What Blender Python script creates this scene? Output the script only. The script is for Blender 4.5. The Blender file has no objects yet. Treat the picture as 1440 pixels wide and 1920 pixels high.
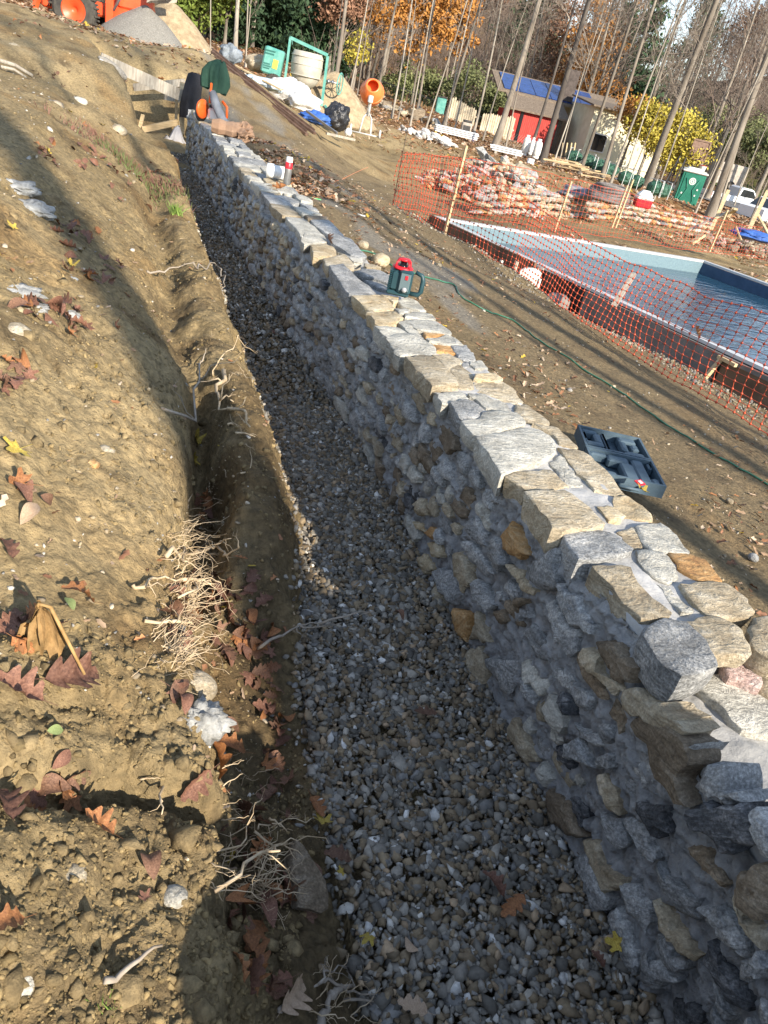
import bpy, math, random
import numpy as np
from mathutils import Vector, Matrix, Euler
D = bpy.data
C = bpy.context.scene.collection
sc = bpy.context.scene
PI = math.pi
random.seed(7)
RNG = np.random.RandomState(11)

# ------------------------------------------------------------------ camera
F = 1387.0                       # focal length in photo pixels (26 mm on a 36 mm long side)
def camray(px, py): return np.array([px-720.0, py-960.0, F])
_d = camray(165, 3320); _d /= np.linalg.norm(_d)          # straight down, seen by the tilted camera
_w = camray(270, 110); _w = _w-_d*_w.dot(_d)              # direction the wall runs in
AY = _w/np.linalg.norm(_w); AZ = -_d; AX = np.cross(AY, AZ)
M3 = np.array([AX, AY, AZ])
def ray(px, py): return M3 @ camray(px, py)/F
def W(px, py, s):
    "point seen at a photo pixel at depth s metres"
    return ray(px, py)*s
def Z(px, py, z):
    r = ray(px, py); return r*(z/r[2])
def Xp(px, py, x):
    r = ray(px, py); return r*(x/r[0])
cam_d = D.cameras.new('camera'); cam = D.objects.new('camera', cam_d); C.objects.link(cam)
cam_d.sensor_fit = 'VERTICAL'; cam_d.sensor_height = 36.0; cam_d.sensor_width = 27.0; cam_d.lens = 26.0
cam_d.clip_start = 0.05; cam_d.clip_end = 1500
mw = Matrix.Identity(4)
for i in range(3):
    mw[i][0] = M3[i][0]; mw[i][1] = -M3[i][1]; mw[i][2] = -M3[i][2]
cam.matrix_world = mw
sc.camera = cam
# ------------------------------------------------------------------ light
SUN_EL = math.radians(25.5); SUN_AZ = math.radians(160.5)      # azimuth clockwise from +Y
SD = Vector((math.sin(SUN_AZ)*math.cos(SUN_EL), math.cos(SUN_AZ)*math.cos(SUN_EL), math.sin(SUN_EL)))
world = D.worlds.new('World'); sc.world = world; world.use_nodes = True
nt = world.node_tree
bg = nt.nodes['Background']
sky = nt.nodes.new('ShaderNodeTexSky'); sky.sky_type = 'NISHITA'; sky.sun_disc = False
sky.sun_elevation = SUN_EL; sky.sun_rotation = SUN_AZ; sky.altitude = 100; sky.air_density = 1.0
sky.dust_density = 0.15; sky.ozone_density = 1.5
hs_ = nt.nodes.new('ShaderNodeHueSaturation'); hs_.inputs['Saturation'].default_value = 0.72
nt.links.new(sky.outputs[0], hs_.inputs['Color']); nt.links.new(hs_.outputs[0], bg.inputs[0]); bg.inputs[1].default_value = 0.145
sl = D.lights.new('sun', 'SUN'); so = D.objects.new('sun', sl); C.objects.link(so)
sl.energy = 4.3; sl.angle = math.radians(0.53); sl.color = (1.0, 0.90, 0.76)
so.rotation_euler = (-SD).to_track_quat('-Z', 'Y').to_euler()
so.location = SD*60
sc.view_settings.view_transform = 'Standard'; sc.view_settings.look = 'None'
sc.view_settings.exposure = 1.2; sc.view_settings.gamma = 1.0
sc.view_settings.use_curve_mapping = False

# ------------------------------------------------------------------ noise
def _h(ix, iy, iz, seed):
    n = (ix.astype(np.int64)*374761393 + iy.astype(np.int64)*668265263 + iz.astype(np.int64)*2147483647 + seed*974634541) & 0xFFFFFFFF
    n = ((n ^ (n >> 13))*1274126177) & 0xFFFFFFFF
    n = ((n ^ (n >> 16))*2246822519) & 0xFFFFFFFF
    return ((n ^ (n >> 15)) & 0xFFFFFF)/float(0xFFFFFF)
def vnoise(x, y, z=0.0, seed=0):
    x = np.asarray(x, float); y = np.asarray(y, float); z = np.asarray(z, float)+np.zeros_like(x)
    ix = np.floor(x); iy = np.floor(y); iz = np.floor(z)
    fx = x-ix; fy = y-iy; fz = z-iz
    fx = fx*fx*(3-2*fx); fy = fy*fy*(3-2*fy); fz = fz*fz*(3-2*fz)
    def L(a, b, t): return a+(b-a)*t
    r = L(L(L(_h(ix, iy, iz, seed), _h(ix+1, iy, iz, seed), fx), L(_h(ix, iy+1, iz, seed), _h(ix+1, iy+1, iz, seed), fx), fy),
          L(L(_h(ix, iy, iz+1, seed), _h(ix+1, iy, iz+1, seed), fx), L(_h(ix, iy+1, iz+1, seed), _h(ix+1, iy+1, iz+1, seed), fx), fy), fz)
    return r*2-1
def fbm(x, y, z=0.0, oct=4, seed=0, gain=0.5):
    a = 1.0; s = 0.0; t = 0.0; f = 1.0
    for o in range(oct):
        s = s+a*vnoise(np.asarray(x)*f, np.asarray(y)*f, np.asarray(z)*f, seed+o*17); t += a; a *= gain; f *= 2.03
    return s/t
def worley(x, y, seed=0):
    "distance to the nearest and second nearest of jittered cell points"
    x = np.asarray(x, float); y = np.asarray(y, float)
    ix = np.floor(x); iy = np.floor(y)
    d1 = np.full(x.shape, 9.0); d2 = np.full(x.shape, 9.0)
    for a in (-1, 0, 1):
        for b in (-1, 0, 1):
            cx = ix+a; cy = iy+b; zz = np.zeros_like(cx)
            px = cx+_h(cx, cy, zz, seed); py = cy+_h(cx, cy, zz+1, seed)
            d = np.hypot(px-x, py-y)
            m = d < d1
            d2 = np.where(m, d1, np.minimum(d2, d)); d1 = np.where(m, d, d1)
    return d1, d2
def sstep(a, b, x):
    t = np.clip((np.asarray(x, float)-a)/(b-a), 0, 1); return t*t*(3-2*t)

# ------------------------------------------------------------------ materials
MATS = {}
def mat(name, c1, c2=None, scale=8.0, rough=0.85, bump=0.0, bscale=None, metal=0.0, c3=None, detail=6, stretch=None,
        rnd=0.0, spec=0.35, trans=0.0, attr=None, bdist=0.01, coord='Object', sheen=0, sharp=(0.35, 0.65)):
    if name in MATS: return MATS[name]
    m = D.materials.new(name); MATS[name] = m; m.use_nodes = True
    n = m.node_tree.nodes; l = m.node_tree.links
    b = n['Principled BSDF']
    b.inputs['Roughness'].default_value = rough; b.inputs['Metallic'].default_value = metal
    b.inputs['Specular IOR Level'].default_value = spec
    if trans: b.inputs['Transmission Weight'].default_value = trans
    tc = n.new('ShaderNodeTexCoord'); mp = n.new('ShaderNodeMapping')
    l.new(tc.outputs[coord], mp.inputs[0])
    if stretch: mp.inputs['Scale'].default_value = stretch
    col = None
    if rnd:
        oi = n.new('ShaderNodeObjectInfo'); vm = n.new('ShaderNodeVectorMath'); vm.operation = 'ADD'
        ml = n.new('ShaderNodeMath'); ml.operation = 'MULTIPLY'; ml.inputs[1].default_value = 57.0
        l.new(oi.outputs['Random'], ml.inputs[0]); l.new(tc.outputs[coord], vm.inputs[0]); l.new(ml.outputs[0], vm.inputs[1]); l.new(vm.outputs[0], mp.inputs[0])
    if c2 is not None:
        nz = n.new('ShaderNodeTexNoise'); nz.inputs['Scale'].default_value = scale; nz.inputs['Detail'].default_value = detail
        nz.inputs['Roughness'].default_value = 0.62
        l.new(mp.outputs[0], nz.inputs['Vector'])
        cr = n.new('ShaderNodeValToRGB'); l.new(nz.outputs[0], cr.inputs[0])
        cr.color_ramp.elements[0].position = sharp[0]; cr.color_ramp.elements[0].color = (*c1, 1)
        cr.color_ramp.elements[1].position = sharp[1]; cr.color_ramp.elements[1].color = (*c2, 1)
        if c3 is not None:
            e = cr.color_ramp.elements.new(min(0.97, sharp[1]+0.12)); e.color = (*c3, 1)
        col = cr.outputs[0]
    if attr:
        at = n.new('ShaderNodeAttribute'); at.attribute_name = attr
        if col is None: col = at.outputs['Color']
        else:
            mx = n.new('ShaderNodeMix'); mx.data_type = 'RGBA'; mx.blend_type = 'MULTIPLY'; mx.inputs[0].default_value = 1.0
            l.new(col, mx.inputs[6]); l.new(at.outputs['Color'], mx.inputs[7]); col = mx.outputs[2]
    if rnd:
        hs = n.new('ShaderNodeHueSaturation')
        mr = n.new('ShaderNodeMapRange'); mr.inputs['To Min'].default_value = 1-rnd; mr.inputs['To Max'].default_value = 1+rnd
        l.new(oi.outputs['Random'], mr.inputs['Value']); l.new(mr.outputs[0], hs.inputs['Value'])
        if col is None: hs.inputs['Color'].default_value = (*c1, 1)
        else: l.new(col, hs.inputs['Color'])
        col = hs.outputs[0]
    if col is None: b.inputs['Base Color'].default_value = (*c1, 1)
    else: l.new(col, b.inputs['Base Color'])
    if bump:
        bz = n.new('ShaderNodeTexNoise'); bz.inputs['Scale'].default_value = bscale or scale*3; bz.inputs['Detail'].default_value = 7
        bz.inputs['Roughness'].default_value = 0.68
        l.new(mp.outputs[0], bz.inputs['Vector'])
        bp = n.new('ShaderNodeBump'); bp.inputs['Strength'].default_value = bump; bp.inputs['Distance'].default_value = bdist
        l.new(bz.outputs[0], bp.inputs['Height']); l.new(bp.outputs[0], b.inputs['Normal'])
    return m
# rock colours (real base colours)
def stone_mat(name, lo, mid, hi, spk=.5, rnd=.2, strata=5.0):
    m = D.materials.new(name); MATS[name] = m; m.use_nodes = True; n = m.node_tree.nodes; l = m.node_tree.links; b = n['Principled BSDF']
    b.inputs['Roughness'].default_value = .82; b.inputs['Specular IOR Level'].default_value = .35
    tc = n.new('ShaderNodeTexCoord'); oi = n.new('ShaderNodeObjectInfo'); ml = n.new('ShaderNodeMath'); ml.operation = 'MULTIPLY'; ml.inputs[1].default_value = 37.0
    ad = n.new('ShaderNodeVectorMath'); ad.operation = 'ADD'; l.new(oi.outputs['Random'], ml.inputs[0]); l.new(tc.outputs['Object'], ad.inputs[0]); l.new(ml.outputs[0], ad.inputs[1])
    rt = n.new('ShaderNodeVectorRotate'); rt.rotation_type = 'EULER_XYZ'; cx = n.new('ShaderNodeCombineXYZ'); r2 = n.new('ShaderNodeMath'); r2.operation = 'MULTIPLY'; r2.inputs[1].default_value = 1.1
    l.new(oi.outputs['Random'], r2.inputs[0]); l.new(r2.outputs[0], cx.inputs[0]); l.new(r2.outputs[0], cx.inputs[2]); l.new(ad.outputs[0], rt.inputs['Vector']); l.new(cx.outputs[0], rt.inputs['Rotation'])
    def noise(src, scale, detail, rough=.6, st=None, dist=0):
        if st: mp = n.new('ShaderNodeMapping'); mp.inputs['Scale'].default_value = st; l.new(src, mp.inputs[0]); src = mp.outputs[0]
        z = n.new('ShaderNodeTexNoise'); z.inputs['Scale'].default_value = scale; z.inputs['Detail'].default_value = detail; z.inputs['Roughness'].default_value = rough; z.inputs['Distortion'].default_value = dist; l.new(src, z.inputs['Vector']); return z.outputs[0]
    A = noise(ad.outputs[0], 9, 5, .6); S = noise(rt.outputs[0], 16, 6, .65, (1, 1, strata), .9); K = noise(ad.outputs[0], 140, 3, .7); Fi = noise(ad.outputs[0], 55, 6, .72)
    def mth(op, x, y): q = n.new('ShaderNodeMath'); q.operation = op; (l.new(x, q.inputs[0]) if not isinstance(x, float) else setattr(q.inputs[0], 'default_value', x)); (l.new(y, q.inputs[1]) if not isinstance(y, float) else setattr(q.inputs[1], 'default_value', y)); return q.outputs[0]
    mixv = mth('ADD', mth('MULTIPLY', A, .40), mth('ADD', mth('MULTIPLY', S, .38), mth('MULTIPLY', Fi, .22)))
    cr = n.new('ShaderNodeValToRGB'); l.new(mixv, cr.inputs[0]); e = cr.color_ramp.elements; e[0].position = .36; e[0].color = (*lo, 1); e[1].position = .64; e[1].color = (*hi, 1); q = e.new(.50); q.color = (*mid, 1)
    kr = n.new('ShaderNodeValToRGB'); l.new(K, kr.inputs[0]); e = kr.color_ramp.elements; e[0].position = .30; e[0].color = (1-spk*.55,)*3+(1,); e[1].position = .74; e[1].color = (1+spk*.9,)*3+(1,); q = e.new(.5); q.color = (1, 1, 1, 1)
    mx = n.new('ShaderNodeMix'); mx.data_type = 'RGBA'; mx.blend_type = 'MULTIPLY'; mx.inputs[0].default_value = 1.0; l.new(cr.outputs[0], mx.inputs[6]); l.new(kr.outputs[0], mx.inputs[7])
    hs = n.new('ShaderNodeHueSaturation'); mr = n.new('ShaderNodeMapRange'); mr.inputs['To Min'].default_value = 1-rnd; mr.inputs['To Max'].default_value = 1+rnd; l.new(oi.outputs['Random'], mr.inputs['Value']); l.new(mr.outputs[0], hs.inputs['Value']); l.new(mx.outputs[2], hs.inputs['Color']); l.new(hs.outputs[0], b.inputs['Base Color'])
    hgt = mth('ADD', mth('MULTIPLY', S, 1.0), mth('ADD', mth('MULTIPLY', Fi, .45), mth('MULTIPLY', A, .8))); bp = n.new('ShaderNodeBump'); bp.inputs['Strength'].default_value = .85; bp.inputs['Distance'].default_value = .022; l.new(hgt, bp.inputs['Height']); l.new(bp.outputs[0], b.inputs['Normal']); return m
stone_mat('stone_tan', (.20, .15, .09), (.38, .315, .215), (.55, .49, .38), strata=3.2)
stone_mat('stone_yellow', (.30, .21, .11), (.50, .40, .25), (.64, .57, .43), .4, .15, 2.6)
stone_mat('stone_orange', (.24, .11, .045), (.46, .26, .10), (.60, .43, .24), .4, .15)
stone_mat('stone_grey', (.125, .125, .12), (.285, .285, .275), (.52, .51, .48), .8, .22, 3.6)
stone_mat('stone_pale', (.22, .205, .17), (.44, .42, .36), (.62, .59, .51), .5, .12, 3.2)
stone_mat('stone_brown', (.09, .065, .04), (.21, .16, .105), (.36, .30, .22), .6, .22, 3.2)
stone_mat('stone_dark', (.03, .032, .034), (.085, .086, .088), (.26, .255, .25), 1.0, .2)
stone_mat('stone_pink', (.30, .18, .15), (.46, .33, .29), (.64, .56, .52), .9, .1, 1.5)
stone_mat('stone_white', (.40, .38, .35), (.58, .56, .53), (.70, .69, .66), .3, .1)
mat('mortar_grey', (.30, .30, .298), (.50, .50, .495), 22, .9, 1.0, 60, c3=(.60, .595, .585), bdist=.03)
mat('mortar_pale', (.30, .295, .28), (.46, .45, .43), 8, .9, .5, 60, c3=(.54, .53, .50))
mat('wood_new', (.42, .30, .16), (.60, .46, .27), 5, .8, .4, 30, stretch=(1, 1, 8), rnd=.1)
mat('wood_grey', (.24, .21, .17), (.42, .38, .31), 5, .85, .4, 30, stretch=(6, 6, 1), rnd=.12)
mat('wood_form', (.10, .06, .035), (.18, .115, .07), 4, .8, .3, 30)
mat('bark', (.13, .105, .08), (.27, .235, .19), 3.0, .95, .8, 14, stretch=(1, 1, .25), rnd=.2, bdist=.03)
mat('bark_pale', (.22, .19, .15), (.38, .34, .28), 3.0, .95, .6, 14, stretch=(1, 1, .25), rnd=.15, bdist=.03)
mat('bark_dark', (.05, .04, .035), (.11, .095, .08), 3.0, .95, .8, 14, stretch=(1, 1, .25), rnd=.2, bdist=.03)
mat('twig_grey', (.17, .14, .11), (.30, .25, .20), .6, .95, rnd=.22)
mat('twig_brown', (.13, .095, .075), (.22, .17, .135), .6, .95, rnd=.25)
mat('root_pale', (.36, .26, .15), (.60, .48, .32), 20, .85)
mat('stick_grey', (.20, .165, .125), (.36, .31, .25), 20, .85)

# ------------------------------------------------------------------ mesh helpers
def tagp(o, label=None, cat=None, group=None, kind=None):
    if label: o['label'] = label
    if cat: o['category'] = cat
    if group: o['group'] = group
    if kind: o['kind'] = kind
    return o
def empty(name, loc=(0, 0, 0), rot=(0, 0, 0), label=None, cat=None, group=None):
    o = D.objects.new(name, None); C.objects.link(o); o.location = loc; o.rotation_euler = rot
    o.empty_display_size = .1
    return tagp(o, label, cat, group)
def link(name, me, m=None, parent=None, loc=None, rot=None):
    o = D.objects.new(name, me)
    if m is not None and len(me.materials) == 0: me.materials.append(MATS[m] if isinstance(m, str) else m)
    C.objects.link(o)
    if parent is not None: o.parent = parent
    if loc is not None: o.location = loc
    if rot is not None: o.rotation_euler = rot
    return o
def npmesh(name, V, Fq, smooth=True, col=None):
    "V (n,3), Fq (m,k) all faces with k corners"
    V = np.asarray(V, np.float32); Fq = np.asarray(Fq, np.int32)
    me = D.meshes.new(name); me.vertices.add(len(V)); me.vertices.foreach_set('co', V.ravel())
    k = Fq.shape[1]; me.loops.add(Fq.size); me.loops.foreach_set('vertex_index', Fq.ravel())
    me.polygons.add(len(Fq)); me.polygons.foreach_set('loop_start', np.arange(0, Fq.size, k, dtype=np.int32))
    me.polygons.foreach_set('loop_total', np.full(len(Fq), k, dtype=np.int32))
    if smooth: me.polygons.foreach_set('use_smooth', np.ones(len(Fq), dtype=bool))
    if col is not None:
        a = me.color_attributes.new('tint', 'FLOAT_COLOR', 'POINT')
        c4 = np.ones((len(V), 4), np.float32); c4[:, :3] = col; a.data.foreach_set('color', c4.ravel())
    me.update(calc_edges=True); return me
class MB:
    "collects simple shapes and becomes ONE mesh object"
    def __init__(s): s.v = []; s.f = []
    def add(s, V, Fs):
        n = len(s.v); s.v += [tuple(map(float, p)) for p in V]; s.f += [tuple(i+n for i in q) for q in Fs]; return s
    def box(s, c, d, rot=None, bevel=0.0, taper=1.0):
        hx, hy, hz = d[0]/2, d[1]/2, d[2]/2
        if bevel > 0:
            b = min(bevel, hx*.9, hy*.9, hz*.9); V = []; 
            rings = [(-hz, b), (-hz+b, 0), (hz-b, 0), (hz, b)]
            for z, ins in rings:
                x = hx-ins; y = hy-ins; k = taper if z > 0 else 1.0
                q = [(-x, -y+b), (-x+b, -y), (x-b, -y), (x, -y+b), (x, y-b), (x-b, y), (-x+b, y), (-x, y-b)]
                V += [(p[0]*k, p[1]*k, z) for p in q]
            Fs = [tuple(range(7, -1, -1)), tuple(range(24, 32))]
            for r in range(3):
                for i in range(8): Fs.append((r*8+i, r*8+(i+1) % 8, r*8+8+(i+1) % 8, r*8+8+i))
        else:
            V = [(x*(taper if z > 0 else 1), y*(taper if z > 0 else 1), z) for z in (-hz, hz) for x, y in ((-hx, -hy), (hx, -hy), (hx, hy), (-hx, hy))]
            Fs = [(3, 2, 1, 0), (4, 5, 6, 7)]+[(i, (i+1) % 4, 4+(i+1) % 4, 4+i) for i in range(4)]
        R = Euler(rot).to_matrix() if rot is not None else Matrix.Identity(3)
        c = Vector(c)
        return s.add([c+R@Vector(p) for p in V], Fs)
    def beam(s, a, b, w, h, up=(0, 0, 1)):
        a = Vector(a); b = Vector(b); d = (b-a).normalized(); u = Vector(up)
        if abs(d.dot(u)) > .95: u = Vector((1, 0, 0))
        r = d.cross(u).normalized(); u = r.cross(d).normalized()
        V = [p+r*(i*w/2)+u*(j*h/2) for p in (a, b) for i, j in ((-1, -1), (1, -1), (1, 1), (-1, 1))]
        return s.add(V, [(0, 1, 2, 3), (7, 6, 5, 4)]+[(i, 4+i, 4+(i+1) % 4, (i+1) % 4) for i in range(4)])
    def tube(s, pts, rad, n=6, cap=True):
        pts = [Vector(p) for p in pts]; m = len(pts)
        if not hasattr(rad, '__len__'): rad = [rad]*m
        V = []; Fs = []; pr = None
        for i, p in enumerate(pts):
            d = (pts[min(i+1, m-1)]-pts[max(i-1, 0)])
            d = d.normalized() if d.length > 1e-9 else Vector((0, 0, 1))
            if pr is None:
                r = d.cross(Vector((0, 0, 1)) if abs(d.z) < .9 else Vector((1, 0, 0))).normalized()
            else:
                r = (pr-d*pr.dot(d)); r = r.normalized() if r.length > 1e-6 else pr
            pr = r; u = d.cross(r)
            for k in range(n):
                a = 2*PI*k/n; V.append(p+(r*math.cos(a)+u*math.sin(a))*rad[i])
        for i in range(m-1):
            for k in range(n): Fs.append((i*n+k, i*n+(k+1) % n, (i+1)*n+(k+1) % n, (i+1)*n+k))
        if cap: Fs.append(tuple(range(n-1, -1, -1))); Fs.append(tuple((m-1)*n+k for k in range(n)))
        return s.add(V, Fs)
    def lathe(s, prof, n=24, M=None, cap=True):
        V = []; Fs = []; M = M or Matrix.Identity(4)
        for r, z in prof:
            for k in range(n):
                a = 2*PI*k/n; V.append(M@Vector((r*math.cos(a), r*math.sin(a), z)))
        m = len(prof)
        for i in range(m-1):
            for k in range(n): Fs.append((i*n+k, i*n+(k+1) % n, (i+1)*n+(k+1) % n, (i+1)*n+k))
        if cap: Fs.append(tuple(range(n-1, -1, -1))); Fs.append(tuple((m-1)*n+k for k in range(n)))
        return s.add(V, Fs)
    def prism(s, poly, z0, z1, M=None):
        n = len(poly); M = M or Matrix.Identity(4)
        V = [M@Vector((p[0], p[1], z0)) for p in poly]+[M@Vector((p[0], p[1], z1)) for p in poly]
        return s.add(V, [tuple(range(n-1, -1, -1)), tuple(range(n, 2*n))]+[(i, (i+1) % n, n+(i+1) % n, n+i) for i in range(n)])
    def blob(s, c, d, seed=0, amp=.15, nu=18, nv=12, freq=2.0, flat=None, ridge=False):
        "an uneven rounded mass"
        u = np.linspace(0, 2*PI, nu, endpoint=False); v = np.linspace(-PI/2, PI/2, nv)
        U, Vv = np.meshgrid(u, v); X = np.cos(Vv)*np.cos(U); Y = np.cos(Vv)*np.sin(U); Zz = np.sin(Vv)
        nz = fbm(X*freq+seed, Y*freq, Zz*freq, 4, seed)
        if ridge: nz = 1-2*np.abs(nz)*2
        k = 1+amp*nz*2
        X = X*k*d[0]/2; Y = Y*k*d[1]/2; Zz = Zz*k*d[2]/2
        if flat is not None: Zz = np.maximum(Zz, flat*d[2]/2)
        P = np.stack([X.ravel()+c[0], Y.ravel()+c[1], Zz.ravel()+c[2]], 1)
        Fs = []
        for i in range(nv-1):
            for j in range(nu): Fs.append((i*nu+j, i*nu+(j+1) % nu, (i+1)*nu+(j+1) % nu, (i+1)*nu+j))
        return s.add(P, Fs)
    def mesh(s, name, smooth=False):
        me = D.meshes.new(name); me.from_pydata(s.v, [], s.f)
        if smooth: me.polygons.foreach_set('use_smooth', [True]*len(me.polygons))
        me.update(); return me
    def build(s, name, m, parent=None, smooth=False, loc=None, rot=None):
        me = s.mesh(name, smooth); return link(name, me, m, parent, loc, rot)
def arc(a, b, sag, n=12):
    a = Vector(a); b = Vector(b)
    return [a.lerp(b, i/n)+Vector((0, 0, -sag*4*(i/n)*(1-i/n))) for i in range(n+1)]

# ================================================================== TERRAIN
def xw(y):   # left face of the stone wall
    return np.interp(y, [-1, 3, 4.5, 5.5, 7, 8.5, 10, 11.6, 13.7], [1.17, 1.15, 1.06, 1.0, .93, .86, .82, .72, .69])
def xr(y):   # right edge of the coping
    return np.interp(y, [-1, 1.65, 3, 4, 5.7, 6.8, 8.3, 10, 12.5, 13.7], [1.58, 1.55, 1.50, 1.46, 1.44, 1.33, 1.26, 1.17, 1.08, 1.04])
def xb(y):   # left edge of the gravel
    return np.interp(y, [.3, .9, 1.4, 2, 2.5, 5.2, 9.3, 13.5], [.55, .55, .54, .60, .68, .62, .49, .36])
ZG = -1.68
POOL = [(5.3, 13.6), (7.85, 3.6), (14.3, 4.4), (11.6, 14.0)]       # A, near end, B', B
CP = []                                                            # x, y, z
def cps(L):
    for a in L:
        p = W(*a); CP.append(tuple(p))
cps([(150, 62, 24.5), (30, 28, 24), (0, 100, 10), (0, 160, 7.6), (225, 62, 21), (300, 100, 18), (340, 78, 24), (380, 100, 17), (380, 140, 15.5), (420, 150, 16),
     (450, 190, 14.8), (470, 140, 17.5), (520, 195, 16.6), (560, 232, 17), (610, 275, 15.8), (520, 250, 14.3), (470, 235, 13.6), (180, 120, 11.5), (100, 200, 8),
     (250, 110, 13.5), (440, 112, 34), (520, 170, 30), (600, 190, 30), (640, 230, 24), (720, 235, 27), (800, 262, 28), (850, 290, 26), (930, 278, 38), (1000, 300, 36),
     (700, 330, 17.5), (640, 300, 16), (900, 330, 21), (1210, 355, 33), (1335, 402, 33), (1100, 330, 32), (1060, 325, 28), (760, 195, 42), (850, 222, 45), (640, 160, 45), (1290, 420, 30),
     (1440, 440, 34), (1400, 395, 60), (1300, 365, 60), (480, 90, 50)])
for y, z in ((0, -1.45), (2, -1.42), (4, -1.38), (6, -1.30), (8, -1.22), (10, -1.17), (12, -1.13)): CP.append((1.75, y, z))
for y in (4, 6, 8, 10.5): CP.append((3.2, y, -1.68+.02*(y-4))); CP.append((4.7, y, -1.87))
for y in (3, 6, 9, 12): CP.append((6.3+(.0 if y < 9 else -.9), y, -2.22))
CP += [(3.8, 13, -1.75), (5, 14.6, -1.95), (8, 15.2, -2.05), (11, 15.5, -2.1), (12.8, 13.5, -2.1), (15, 10, -2.1), (16, 3, -2.0), (9, 0, -2.0), (5, 0, -1.9), (3, 0, -1.7),
       (3, -8, -1.6), (12, -12, -1.6), (-3, -10, -.8), (30, 5, -2.8), (30, 20, -2.8), (-12, 10, -.3), (-12, 30, .2), (-20, 60, 1.2), (0, 60, -.3), (-2, 45, -.6), (20, 60, -2.4), (40, 60, -3.6),
       (8, 20, -2.15), (12, 20, -2.3), (6, 24, -2.0), (16, 22, -2.4), (20, -30, -1.5), (-20, -30, -.5), (60, 0, -3.5), (60, -40, -3)]
for y in (-.5, .5, 1.5, 2.5, 3.5, 5, 6.5, 8):
    for dx, z in ((-.48, -1.27), (-.9, -1.04), (-1.3, -.79), (-1.9, -.75), (-3.5, -.72)): CP.append((float(xb(y))+dx, y, z))
for y in (9.5, 11, 12.5):
    for dx, z in (((-.15, -1.38), (-.3, -1.2), (-.7, -.98), (-1.2, -.82), (-2.2, -.74)) if y < 10 else ((-.15, -1.52), (-.37, -1.41), (-.7, -1.28), (-1.2, -1.06), (-2.2, -.84), (-3.5, -.76))): CP.append((float(xb(y))+dx, y, z))
CP = np.array(CP)
def _phi(r2): return np.sqrt(r2+.16)
_A = _phi(((CP[:, None, :2]-CP[None, :, :2])**2).sum(2)); n_ = len(CP)
_S = np.zeros((n_+3, n_+3)); _S[:n_, :n_] = _A-np.eye(n_)*.06; _S[:n_, n_] = 1; _S[:n_, n_+1:] = CP[:, :2]; _S[n_, :n_] = 1; _S[n_+1:, :n_] = CP[:, :2].T
_wt = np.linalg.solve(_S, np.concatenate([CP[:, 2], [0, 0, 0]]))
def rbf(x, y):
    x = np.asarray(x, float).ravel(); y = np.asarray(y, float).ravel(); out = np.empty_like(x)
    for a in range(0, len(x), 20000):
        X = x[a:a+20000, None]; Y = y[a:a+20000, None]
        out[a:a+20000] = _phi((X-CP[None, :, 0])**2+(Y-CP[None, :, 1])**2)@_wt[:n_]+_wt[n_]+_wt[n_+1]*X[:, 0]+_wt[n_+2]*Y[:, 0]
    return out
def pool_dist(x, y):
    "negative inside the pool shell"
    d = np.full(np.shape(x), -99.0)
    for i in range(4):
        a = POOL[i]; b = POOL[(i+1) % 4]; ex, ey = b[0]-a[0], b[1]-a[1]; L = math.hypot(ex, ey)
        d = np.maximum(d, -(ex*(y-a[1])-ey*(x-a[0]))/L)
    return d
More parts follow.
